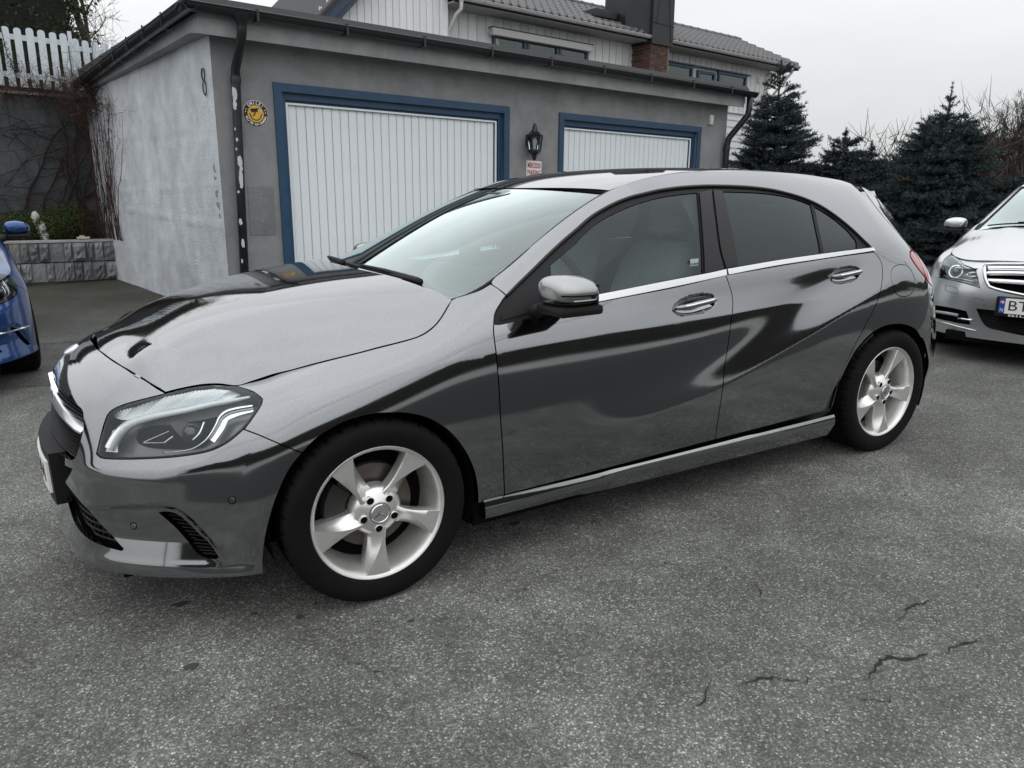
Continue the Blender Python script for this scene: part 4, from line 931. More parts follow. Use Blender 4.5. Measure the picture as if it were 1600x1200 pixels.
    for sg in (0, nb_):
        bb = MB(); u_ = np.linspace(.0, PW.nu-1, 40); X = PW.pos(u_, np.full(40, float(sg)))+np.array([0, 0, .001]); bb.tube(X, .007, 8); bb.build('screen_moulding', M_black, car, smooth=True)
    # cowl panel and wipers
    b = MB(); vs = []; fs = []
    for i, f in enumerate(np.linspace(-1, 1, 21)):
        y = .70*f; xr = .361-.165*(1-(y/.73)**2); e0 = Vector((xr-.03, y, float(hood_fit(np.array(xr), np.array(y)))-.022)); 
        w_ = PW.pos(np.array([.30]), np.array([(f+1)/2*nb_]))[0]; vs += [e0, Vector((xr+.06, y, e0.z-.015)), Vector(w_)-Vector((0, 0, .012))]
    for i in range(20):
        for j in range(2): fs.append((i*3+j, i*3+j+1, i*3+4+j, i*3+3+j))
    b.add(vs, fs); b.build('cowl_panel', M_black, car, auto=40)
    for (y0, y1, u1) in ((-.55, .12, .85), (.02, .62, .75)):
        b = MB(); xr = .361-.165*(1-(y0/.73)**2); st_ = Vector((xr+.03, y0, float(hood_fit(np.array(xr), np.array(y0)))+.0))
        arm = [st_, st_+Vector((.008, .05, .004))]+[Vector(PW.pos(np.array([.30]), np.array([((y0+t*(y1-y0))/.72+1)/2*nb_]))[0])+Vector((0, 0, .022)) for t in (.35, .6)]
        b.tube(arm, [.014, .011, .008, .006], 8)
        bl = [Vector(PW.pos(np.array([.28+.1*t]), np.array([((y0+t*(y1-y0))/.72+1)/2*nb_]))[0])+Vector((0, 0, .012)) for t in np.linspace(.1, 1, 8)]
        b.tube(bl, .007, 6); b.build('wiper', M_black, car, smooth=True)
    # ---- rear screen, spoiler, fins
    u_ = np.linspace(11.2, 17, 16); low = PS0.pos(u_, np.full(16, 11.)); vs = []; fs = []
    topc = [(2.90+.06*(1-(p[1]/.55)**2), p[1]*.97, 1.268+.022*(1-(p[1]/.55)**2)) for p in low]
    for s_ in (1, -1):
        k = len(vs)
        for a_, t_ in zip(low, topc): vs += [(a_[0], a_[1]*s_, a_[2]), (t_[0], t_[1]*s_, t_[2])]
        for i in range(15): fs.append((k+2*i, k+2*i+2, k+2*i+3, k+2*i+1))
    MB().add(vs, fs).build('rear_screen', M_gloss, car, smooth=True)
    b = MB(); vs = []; fs = []; ys = np.linspace(-1, 1, 25)
    for f in ys:
        r0 = roof_pt(2.705, f); dx = .30-.035*f*f; ed = .012*abs(f)**6
        x1 = 2.705+dx; z1 = r0[2]-.062-.006*(1-abs(f)); y = r0[1]
        vs += [(2.708, y, r0[2]-.001), (2.708+dx*.5, y*1.0, r0[2]-.022-ed), (x1-.01, y*.985, z1-ed), (x1, y*.985, z1-.010-ed), (x1-.015, y*.98, z1-.028), (2.80, y*.96, z1-.01), (2.715, y*.97, r0[2]-.05)]
    for i in range(24):
        for j in range(7): fs.append((i*7+j, i*7+(j+1) % 7, i*7+7+(j+1) % 7, i*7+7+j))
    fs += [tuple(range(7)), tuple(24*7+j for j in range(6, -1, -1))]
    b.add(vs, fs); b.build('roof_spoiler', PAINT, car, auto=35)
    gl_ = Sp(UVS['gate_line'])[1:]; gl_ = np.concatenate([gl_, Sp([(12.15, 6.85)])]); rt_ = np.array([(2.95, -.525, 1.292), (3.0, -.505, 1.262), (3.10, -.535, 1.170), (3.165, -.560, 1.095), (3.195, -.575, 1.06)]); rt_ = np.stack([np.interp(np.linspace(0, 1, 12), np.linspace(0, 1, 5), rt_[:, k]) for k in range(3)], 1); gl_ = np.stack([np.interp(np.linspace(0, 1, 12), np.linspace(0, 1, len(gl_)), gl_[:, k]) for k in range(3)], 1)
    for sg in (1, -1):
        b = MB(); m_ = np.array([1, sg, 1]); vs = []
        for a_, r_ in zip(gl_, rt_): vs += [(a_+np.array([.004, .002, 0]))*m_, r_*m_, (r_+np.array([-.01, .03, -.02]))*m_]
        b.add(vs, [(3*i, 3*i+1, 3*i+4, 3*i+3) for i in range(11)]+[(3*i+1, 3*i+2, 3*i+5, 3*i+4) for i in range(11)]); b.build('rear_fin', PAINT, car, auto=30)
    # ---- sill
    for sg in (1, -1):
        b = MB(); vs = []; fs = []; xs = np.linspace(.385, 2.30, 24)
        prof = [(-.846, .268), (-.869, .2665), (-.881, .2615), (-.8885, .236), (-.891, .212), (-.889, .205), (-.880, .196), (-.855, .150), (-.80, .14)]
        for x in xs:
            t = (x-.385)/1.915
            up_ = np.interp(t, [0, .35, .75, 1], [0, .020, .016, .010]); lo_ = np.interp(t, [0, .3, 1], [.045, .02, 0])
            for j, (y, z) in enumerate(prof): vs.append((x, y*sg, z+(up_ if j in (3, 4, 5) else 0)+(lo_ if j > 6 else 0)))
        m = len(prof)
        for i in range(23):
            for j in range(m-1): fs.append((i*m+j, i*m+j+1, i*m+m+j+1, i*m+m+j))
        fs += [tuple(range(m)), tuple(23*m+j for j in range(m-1, -1, -1))]
        b.add(vs, fs); b.build('side_sill', PAINT, car, auto=28)
    # ---- mirrors
    for sg in (1, -1):
        mroot = empty('door_mirror', parent=car); mroot.scale = (1, sg, 1)
        def mir(f, cap):
            bm = bmesh.new(); bmesh.ops.create_uvsphere(bm, u_segments=48, v_segments=28, radius=1)
            for v in bm.verts:
                x, y, z = v.co; s_ = lambda a, e: math.copysign(abs(a)**e, a)
                X = s_(x, .62)*.085; Y = s_(y, .72)*.092; Z = s_(z, .62)
                hz = .058*(1-.20*max(0, -Y/.092)**1.5)*(1-.10*max(0, X/.085)) if Z > 0 else .046
                Z = Z*hz-(.006*max(0, -Y/.092) if Z > 0 else 0)
                X += .12*(-Y)*.9 if True else 0
                v.co = (X+.682, Y-.963, Z+.993)
            f(bm); bm.verts.index_update(); b = MB().add([v.co[:] for v in bm.verts], [[v.index for v in f_.verts] for f_ in bm.faces]); bm.free(); return b
        def cut(bm, z0, above, x1=None):
            bmesh.ops.bisect_plane(bm, geom=bm.verts[:]+bm.edges[:]+bm.faces[:], plane_co=(0, 0, z0), plane_no=(0, 0, 1), clear_inner=above, clear_outer=not above)
            bmesh.ops.bisect_plane(bm, geom=bm.verts[:]+bm.edges[:]+bm.faces[:], plane_co=(.755, -.963, 0), plane_no=(1, .0, 0), clear_outer=True)
        cap_ = mir(lambda bm: cut(bm, .9525, True), 1)
        cap_.build('mirror_cap', paint_mat('paint_mirror', (.33, .335, .34), 1.0, .30), mroot, auto=60)  # lighter than the body paint, standing in for sky reflected in the cap
        b = MB(); b.bbox((.60, -1.045, .918), (.775, -.885, .953), .014)
        b.tube([(.63, -.80, .905), (.64, -.86, .922), (.67, -.92, .932)], [.03, .026, .02], 10); b.tube([(.70, -.82, .915), (.70, -.88, .925), (.70, -.93, .93)], [.03, .024, .018], 10)
        b.build('mirror_base', M_black, mroot, auto=40)
        b = MB(); b.bbox((.748, -1.038, .945), (.758, -.885, 1.022), .004); b.build('mirror_housing', M_black, mroot)
        b = MB(); b.bbox((.7575, -1.03, .958), (.760, -.90, 1.015), .001); b.build('mirror_glass', M_chrome, mroot)
        # indicator: two tapering slots joined at the outer end
        me_ = mir(lambda bm: None, 1); from_pts = np.array(me_.v)
        b = MB(); 
        def onm(y, z):   # front/outer surface point of the cap
            t = np.linspace(0, 2*math.pi, 721); best = None
            d = (from_pts[:, 1]-y)**2+(from_pts[:, 2]-z)**2; d[from_pts[:, 0] > .70+.5*max(0, -.99-y)] += 1; i = np.argmin(d); return Vector(from_pts[i])
        from mathutils.bvhtree import BVHTree
        bv = BVHTree.FromPolygons(me_.v, me_.f)
        cen = Vector((.70, -.955, .98))
        def hit(az, z):
            # azimuth from straight ahead (-x) round to outboard (-y)
            o_ = Vector((.70, -.955, z)); d_ = Vector((-math.cos(az), -math.sin(az), 0)); h_ = bv.ray_cast(o_, d_); return (h_[0], h_[1]) if h_[0] is not None else (o_+d_*.08, d_)
        def slot(az0, az1, z0f, z1f):
            vs = []; fs = []; K = 22
            for i in range(K):
                a = az0+(az1-az0)*i/(K-1); t = i/(K-1)
                for z in (z0f(t), z1f(t)):
                    p, n = hit(a, z); vs.append(p+n*.0012)
            for i in range(K-1): fs.append((2*i, 2*i+2, 2*i+3, 2*i+1))
            b.add(vs, fs)
        slot(R(38), R(125), lambda t: .9885-.004*t-.022*max(0, (t-.66)/.34)**.6, lambda t: .9935-.003*t)
        b.build('mirror_indicator', M_gloss, mroot, smooth=True)
        b = MB(); slot(R(22), R(112), lambda t: .966-.0015*t, lambda t: .9715-.0015*t); b.build('mirror_indicator', M_gloss, mroot, smooth=True)
        b = MB(); slot(R(60), R(112), lambda t: .9725, lambda t: .9765-.001*t); b.build('indicator_strip', M_frost, mroot, smooth=True)
    # ---- interior
    b = MB(); b.bbox((.45, -.70, .30), (3.0, .70, .36), .01); b.build('cabin_floor', M_dash, car)
    b = MB(); vs = []; fs = []; K = 17
    pr_ = [(.36, .93), (.50, .985), (.66, 1.0), (.80, .995), (.90, .965), (.945, .90), (.93, .70), (.80, .50)]
    for i in range(K):
        y = -.68+1.36*i/(K-1); hump = .035*math.exp(-((y+.36)/.17)**2)
        for (x, z) in pr_: vs.append((x, y, z+(hump if .6 < x < .95 and z > .9 else 0)-.02*(y/.68)**2))
    for i in range(K-1):
        for j in range(7): fs.append((i*8+j, i*8+j+1, i*8+9+j, i*8+8+j))
    b.add(vs, fs); b.build('dashboard', M_dash, car, smooth=True)
    b = MB(); b.bbox((.80, -.09, 1.0), (.82, .09, 1.095), .006); b.build('screen_display', M_gloss, car)
    b = MB(); c = Vector((1.05, -.37, .93)); ax = Vector((math.cos(R(25)), 0, math.sin(R(25)))); up = Vector((-math.sin(R(25)), 0, math.cos(R(25))))
    ring = [c+up*(.185*math.cos(t))+Vector((0, 1, 0))*(.185*math.sin(t)) for t in np.linspace(0, 2*math.pi, 41)]
    b.tube(ring, .015, 8, caps=False); b.tube([c-up*.17, c+ax*-.05], .02, 6); b.tube([c+Vector((0, .17, 0)), c-Vector((0, .17, 0))], .02, 6); b.tube([c, c-ax*.2], .04, 8); b.build('steering_wheel', M_black, car, smooth=True)
    def seat(x, y, w, name='front_seat'):
        s_ = empty(name, parent=car); b = MB()
        def slab(pts, hw, hd):
            vs = []; fs = []; n = 14
            for (px, pz, sx, d) in pts:
                for k in range(n):
                    t = 2*math.pi*k/n; cy, cx = math.copysign(abs(math.cos(t))**.55, math.cos(t)), math.copysign(abs(math.sin(t))**.7, math.sin(t)); vs.append((px+cx*d, y+cy*hw*sx, pz))
            for i in range(len(pts)-1):
                for k in range(n): fs.append((i*n+k, i*n+(k+1) % n, i*n+n+(k+1) % n, i*n+n+k))
            fs += [tuple(range(n)), tuple((len(pts)-1)*n+k for k in range(n))]; b.add(vs, fs)
        slab([(x, .55, .85, .10), (x+.02, .60, 1, .11), (x+.08, .80, 1.0, .10), (x+.14, .98, .95, .085), (x+.18, 1.06, .82, .07), (x+.19, 1.085, .6, .04)], w, 1)
        b.build('backrest', M_seat, s_, auto=50); b = MB()
        slab([(x+.185, 1.115, .35, .03), (x+.187, 1.13, .46, .05), (x+.195, 1.20, .50, .055), (x+.20, 1.265, .44, .045), (x+.20, 1.285, .3, .02)], w, 1); b.build('headrest', M_seat, s_, auto=50)
        b = MB()
        for dy in (-.06, .06): b.tube([(x+.185, y+dy, 1.06), (x+.187, y+dy, 1.14)], .008, 6)
        b.build('headrest_post', M_chrome, s_); b = MB(); b.bbox((x-.52, y-w, .50), (x+.05, y+w, .64), .05); b.build('seat_cushion', M_seat, s_, auto=50)
    seat(1.47, -.37, .25); seat(1.47, .37, .25)
    for y in (-.40, 0, .40): seat(2.30, y, .21, 'rear_seat')
    b = MB(); b.bbox((.955, -.115, 1.195), (.985, .115, 1.262), .012); b.tube([(.97, 0, 1.25), (1.02, 0, 1.32)], .012, 6); b.build('rear_view_mirror', M_black, car, auto=40)
    b = MB(); b.bbox((.93, -.06, 1.27), (1.02, .06, 1.315), .01); b.build('mirror_console', M_dash, car, auto=40)
    # headliner and pillar linings: inner skin
    def skip(u, v): return v < 10.0 or u > 11.2
    both('roof_lining', grid_mesh('roof_lining', PS0, 2.2, 11.2, 9.9, 11, 30, 6, off=-.03, flip=True), M_liner, car)
    link('roof_lining', grid_mesh('roof_lining', PR, .3, PR.nu-1, 0, PR.nv-1, 16, 12, off=-.03, flip=True), M_liner, car)
    both('door_lining', grid_mesh('door_lining', PS0, .6, 10.4, .5, 5.9, 30, 12, off=-.05), M_dash, car)
    both('pillar_lining', grid_mesh('pillar_lining', PS0, 5.45, 6.3, 5.9, 10.2, 4, 10, off=-.04), M_dash, car)
    both('rear_lining', grid_mesh('rear_lining', PS0, 9.2, 12.2, 5.9, 10.5, 10, 10, off=-.05, skip=lambda u, v: inside(np.array([[u, v]]), D['quarter'])[0]), M_dash, car)
    b = MB(); b.bbox((2.5, -.66, .9), (3.0, .66, .93), .01); b.build('parcel_shelf', M_dash, car)
    # ---- underside and wheel housings
    b = MB(); b.box((-.75, -.60, .17), (3.2, .60, .24)); b.box((.36, -.84, .16), (2.32, .84, .25)); b.build('underbody', M_void, car)
    for (x, sg) in ((0, 1), (0, -1), (2.699, 1), (2.699, -1)):
        b = MB(); vs = []; fs = []; K = 25
        for i in range(K):
            t = math.pi*(-.12+1.24*i/(K-1)); c, s_ = math.cos(t)*.352, math.sin(t)*.345
            vs += [(x+c, -.868*sg, .312+s_), (x+c, -.60*sg, .312+s_)]
        for i in range(K-1): fs.append((2*i, 2*i+1, 2*i+3, 2*i+2))
        n = len(vs); fs.append(tuple(2*i+1 for i in range(K))); b.add(vs, fs)
        b.build('wheel_housing', M_void, car)
    for (x, ph, sg) in ((0, -95, 1), (2.699, -84, 1), (0, -70, -1), (2.699, -60, -1)):
        w = wheel_parts(car, ph); w.location = (x, -.876 if sg > 0 else .876, .312)
        if sg < 0: w.rotation_euler = (0, 0, math.pi)
    return car
CAR = build_hatchback()
# ------------------------------------------------------------------ ground
def asphalt():
    m = bpy.data.materials.new('asphalt'); m.use_nodes = True; t = m.node_tree; b = t.nodes['Principled BSDF']
    tc = N(t, 'ShaderNodeTexCoord')
    def noise(scale, detail=6, rough=.6):
        n = N(t, 'ShaderNodeTexNoise'); n.inputs['Scale'].default_value = scale; n.inputs['Detail'].default_value = detail; n.inputs['Roughness'].default_value = rough; t.links.new(tc.outputs['Object'], n.inputs['Vector']); return n
    def ramp(src, pts):
        r = N(t, 'ShaderNodeValToRGB'); e = r.color_ramp.elements
        for i, (p, c) in enumerate(pts):
            x = e[i] if i < 2 else e.new(p); x.position = p; x.color = (c, c*1.005, c*.99, 1) if not isinstance(c, tuple) else (*c, 1)
        t.links.new(src, r.inputs[0]); return r
    def mul(a, b_):
        x = N(t, 'ShaderNodeMix', data_type='RGBA', blend_type='MULTIPLY'); x.inputs[0].default_value = 1; t.links.new(a, x.inputs[6]); t.links.new(b_, x.inputs[7]); return x.outputs[2]
    v = N(t, 'ShaderNodeTexVoronoi'); v.inputs['Scale'].default_value = 185; t.links.new(tc.outputs['Object'], v.inputs['Vector'])
    sx = N(t, 'ShaderNodeSeparateXYZ'); t.links.new(v.outputs['Color'], sx.inputs[0])
    stone = ramp(sx.outputs[0], [(0, .085), (.45, .118), (.72, .150), (.86, .195), (.94, .27), (1, .40)])
    gap = ramp(v.outputs['Distance'], [(.25, 1.0), (.75, .60)])
    c = mul(stone.outputs[0], gap.outputs[0])
    v2 = N(t, 'ShaderNodeTexVoronoi'); v2.inputs['Scale'].default_value = 48; t.links.new(tc.outputs['Object'], v2.inputs['Vector'])
    big = noise(.55, 5, .62); mid = noise(4.5, 7, .7); fine = noise(38, 4, .6)
    c = mul(c, ramp(big.outputs[0], [(.32, .78), (.50, 1.0), (.66, 1.50)]).outputs[0])
    c = mul(c, ramp(mid.outputs[0], [(.28, .78), (.5, 1.0), (.75, 1.30)]).outputs[0])
    c = mul(c, ramp(fine.outputs[0], [(.3, .8), (.7, 1.2)]).outputs[0])
    # wet, mossy tongue along the foot of the planter
    sp = N(t, 'ShaderNodeSeparateXYZ'); t.links.new(tc.outputs['Object'], sp.inputs[0])
    mr_ = N(t, 'ShaderNodeMapRange'); mr_.inputs[1].default_value = 4.6; mr_.inputs[2].default_value = 7.6; mr_.inputs[3].default_value = 0; mr_.inputs[4].default_value = 1; mr_.interpolation_type = 'SMOOTHSTEP'
    ad = N(t, 'ShaderNodeMath', operation='MULTIPLY_ADD'); ad.inputs[1].default_value = 2.2; t.links.new(mid.outputs[0], ad.inputs[0]); t.links.new(sp.outputs['Y'], ad.inputs[2]); 
    sb = N(t, 'ShaderNodeMath', operation='SUBTRACT'); sb.inputs[1].default_value = 1.1; t.links.new(ad.outputs[0], sb.inputs[0]); t.links.new(sb.outputs[0], mr_.inputs[0])
    wet = N(t, 'ShaderNodeMix', data_type='RGBA'); t.links.new(mr_.outputs[0], wet.inputs[0]); t.links.new(c, wet.inputs[6])
    wc = mul(c, ramp(big.outputs[0], [(.35, (.50, .46, .34)), (.65, (.42, .42, .40))]).outputs[0]); t.links.new(wc, wet.inputs[7])
    t.links.new(wet.outputs[2], b.inputs['Base Color'])
    b.inputs['Roughness'].default_value = .82; b.inputs['Specular IOR Level'].default_value = .35
    hm = N(t, 'ShaderNodeMath', operation='MULTIPLY_ADD'); hm.inputs[1].default_value = -1.0; t.links.new(v.outputs['Distance'], hm.inputs[0]); t.links.new(sx.outputs[1], hm.inputs[2])
    bp = N(t, 'ShaderNodeBump'); bp.inputs['Strength'].default_value = .45; bp.inputs['Distance'].default_value = .003; t.links.new(hm.outputs[0], bp.inputs['Height']); t.links.new(bp.outputs[0], b.inputs['Normal'])
    return m
M_asph = asphalt()
gnd = link('ground', mesh('ground', [(-90, -90, 0), (140, -90, 0), (140, 140, 0), (-90, 140, 0)], [(0, 1, 2, 3)]), M_asph); tag(gnd, kind='structure')
# cracks and stains lying in the surface
M_crack = mat('crack_dark', (.012, .012, .012), .95)
def crack(pts, w, seed):
    r = random.Random(seed); L = []
    for (a, b_) in zip(pts, pts[1:]):
        n = max(2, int(math.dist(a, b_)/.02))
        for i in range(n): L.append((a[0]+(b_[0]-a[0])*i/n+r.gauss(0, .004), a[1]+(b_[1]-a[1])*i/n+r.gauss(0, .007)))
    vs = []; fs = []
    for i, (x, y) in enumerate(L):
        t = i/(len(L)-1); ww = w*(.25+math.sin(math.pi*t))*r.uniform(.3, 1.25); vs += [(x, y-ww/2, .004), (x, y+ww/2, .004)]
    for i in range(len(L)-1): fs.append((2*i, 2*i+2, 2*i+3, 2*i+1))
    tag(link('crack', mesh('crack', vs, fs), M_crack, gnd))
for k, (pts, w) in enumerate([
    ([(.747, -1.02), (.84, -1.03), (.93, -1.10), (1.0, -1.13)], .006), ([(1.08, -1.19), (1.20, -1.155), (1.27, -1.20), (1.36, -1.22)], .013), ([(.95, -1.17), (1.03, -1.26), (1.10, -1.26)], .005),
    ([(1.43, -1.07), (1.55, -1.03), (1.66, -1.05)], .006), ([(.70, -.98), (.62, -1.02), (.55, -1.03)], .004), ([(1.36, -1.22), (1.5, -1.24), (1.58, -1.30)], .006), ([(-.25, -1.10), (-.16, -1.25), (-.12, -1.42)], .004), ([(-.35, -1.47), (-.28, -1.62)], .005), ([(1.15, -1.35), (1.12, -1.48), (1.05, -1.6)], .006), ([(-1.2, 4.9), (-.7, 4.75), (-.2, 4.9), (.1, 4.8)], .02), ([(-1.3, 3.2), (-1.0, 3.1), (-.7, 3.15)], .015)]): crack([(p[0]-.10, p[1]-.80) for p in pts] if k < 6 else pts, w, k)
def stain(x, y, r_, sx=1., seed=0, m=None):
    q = random.Random(seed); n = 18; vs = [(x, y, .004)]+[(x+math.cos(2*math.pi*i/n)*r_*sx*q.uniform(.65, 1.2), y+math.sin(2*math.pi*i/n)*r_*q.uniform(.65, 1.2), .004) for i in range(n)]
    tag(link('stain', mesh('stain', vs, [(0, i+1, (i+1) % n+1) for i in range(n)]), m or mat('oil_stain', (.040, .040, .040), .75), gnd))
for k, a in enumerate([(-.62, -.93, .016, 1.3), (-1.03, -1.36, .014, 1.5), (-.60, -.55, .018, 1.6), (-.4, -.74, .009, 1.4), (.02, -1.05, .008, 1.4), (.66, -.62, .018, 1.6), (.64, -.53, .015), (1.12, -.35, .02, 1.6), (.95, -.78, .012), (-.28, -.84, .014), (2.0, -.2, .02, 1.6), (-1.16, -.25, .022, 1.3), (-1.13, -.55, .016)]): stain(*a, **({} if len(a) > 3 else {}), seed=k)
# fallen twigs and leaf scraps
for k in range(26):
    r_ = random.Random(k+50); x = r_.uniform(-1.3, 2.6); y = r_.uniform(-1.5, -.1); a = r_.uniform(0, 3.1); l = r_.uniform(.008, .022)
    vs = [(x, y, .006), (x+l*math.cos(a), y+l*math.sin(a), .010), (x+l*.7*math.cos(a)-.4*l*math.sin(a), y+l*.7*math.sin(a)+.4*l*math.cos(a), .005)]
    tag(link('leaf_scrap', mesh('leaf_scrap', vs, [(0, 1, 2)]), mat('dead_leaf', (.03, .022, .016), .9), gnd))
# ------------------------------------------------------------------ frame of reference of the garage and house (plot is level, the drive tips a little)
GM = Matrix.Translation((.55, 5.2, 0)) @ Matrix.Rotation(R(7.5), 4, 'Z') @ Matrix.Rotation(R(1.6), 4, 'Y')
def gthing(name, loc=(0, 0, 0), rot=(0, 0, 0), **k):
    o = empty(name, **k); o.matrix_world = GM @ Matrix.Translation(loc) @ Euler(rot).to_matrix().to_4x4(); return o
def plaster(name, col, amt, bs=55, streak=1., bd=.01):
    m = mat(name, col, .9, noise=(5, amt, 9), bump=(bs, .55, bd)); t = m.node_tree
    b = t.nodes['Principled BSDF']; tcn = [n for n in t.nodes if n.type == 'TEX_COORD'][0]
    # blotches and rain streaks
    mpn = N(t, 'ShaderNodeMapping'); mpn.inputs['Scale'].default_value = (9, 9, .7); n = N(t, 'ShaderNodeTexNoise'); n.inputs['Scale'].default_value = 1.0; n.inputs['Detail'].default_value = 8; n.inputs['Roughness'].default_value = .68
    t.links.new(tcn.outputs['Object'], mpn.inputs[0]); t.links.new(mpn.outputs[0], n.inputs['Vector'])
    n2 = N(t, 'ShaderNodeTexNoise'); n2.inputs['Scale'].default_value = 1.7; n2.inputs['Detail'].default_value = 10; n2.inputs['Roughness'].default_value = .72; t.links.new(tcn.outputs['Object'], n2.inputs['Vector'])
    mm = N(t, 'ShaderNodeMath', operation='MULTIPLY'); r1 = N(t, 'ShaderNodeMapRange'); r1.inputs[1].default_value = .3; r1.inputs[2].default_value = .72; r1.inputs[3].default_value = 1-.16*streak; r1.inputs[4].default_value = 1+.10*streak
    r2 = N(t, 'ShaderNodeMapRange'); r2.inputs[1].default_value = .33; r2.inputs[2].default_value = .70; r2.inputs[3].default_value = .82; r2.inputs[4].default_value = 1.28
    t.links.new(n.outputs[0], r1.inputs[0]); t.links.new(n2.outputs[0], r2.inputs[0]); t.links.new(r1.outputs[0], mm.inputs[0]); t.links.new(r2.outputs[0], mm.inputs[1])
    src = b.inputs['Base Color'].links[0].from_socket; v = N(t, 'ShaderNodeVectorMath', operation='SCALE'); t.links.new(src, v.inputs[0]); t.links.new(mm.outputs[0], v.inputs['Scale']); t.links.new(v.outputs[0], b.inputs['Base Color'])
    return m
M_wall = plaster('grey_render', (.235, .24, .243), .10, 60, .35, bd=.012)
M_wallL = plaster('rough_concrete_lit', (.55, .58, .61), .12, 48, .25, bd=.03)  # rough concrete; its pale base colour also carries the light from the left
M_fascia = plaster('pale_render', (.29, .295, .30), .08, 60, .5)
M_blue = mat('blue_gloss_paint', (.013, .055, .115), .42, noise=(7, .22), bump=(30, .1, .002))
M_gdoor = mat('white_door_paint', (.80, .845, .87), .42, noise=(2.5, .04))
M_bmetal = mat('black_metal', (.012, .013, .015), .35, noise=(8, .3))
M_roofing = mat('roof_felt', (.035, .036, .038), .8)
M_peel = mat('bare_zinc', (.52, .53, .54), .5)
def wood_mat(name, col, amt=.12, rough=.7):
    m = mat(name, col, rough, noise=(3, amt, 8), bump=(20, .15, .003)); return m
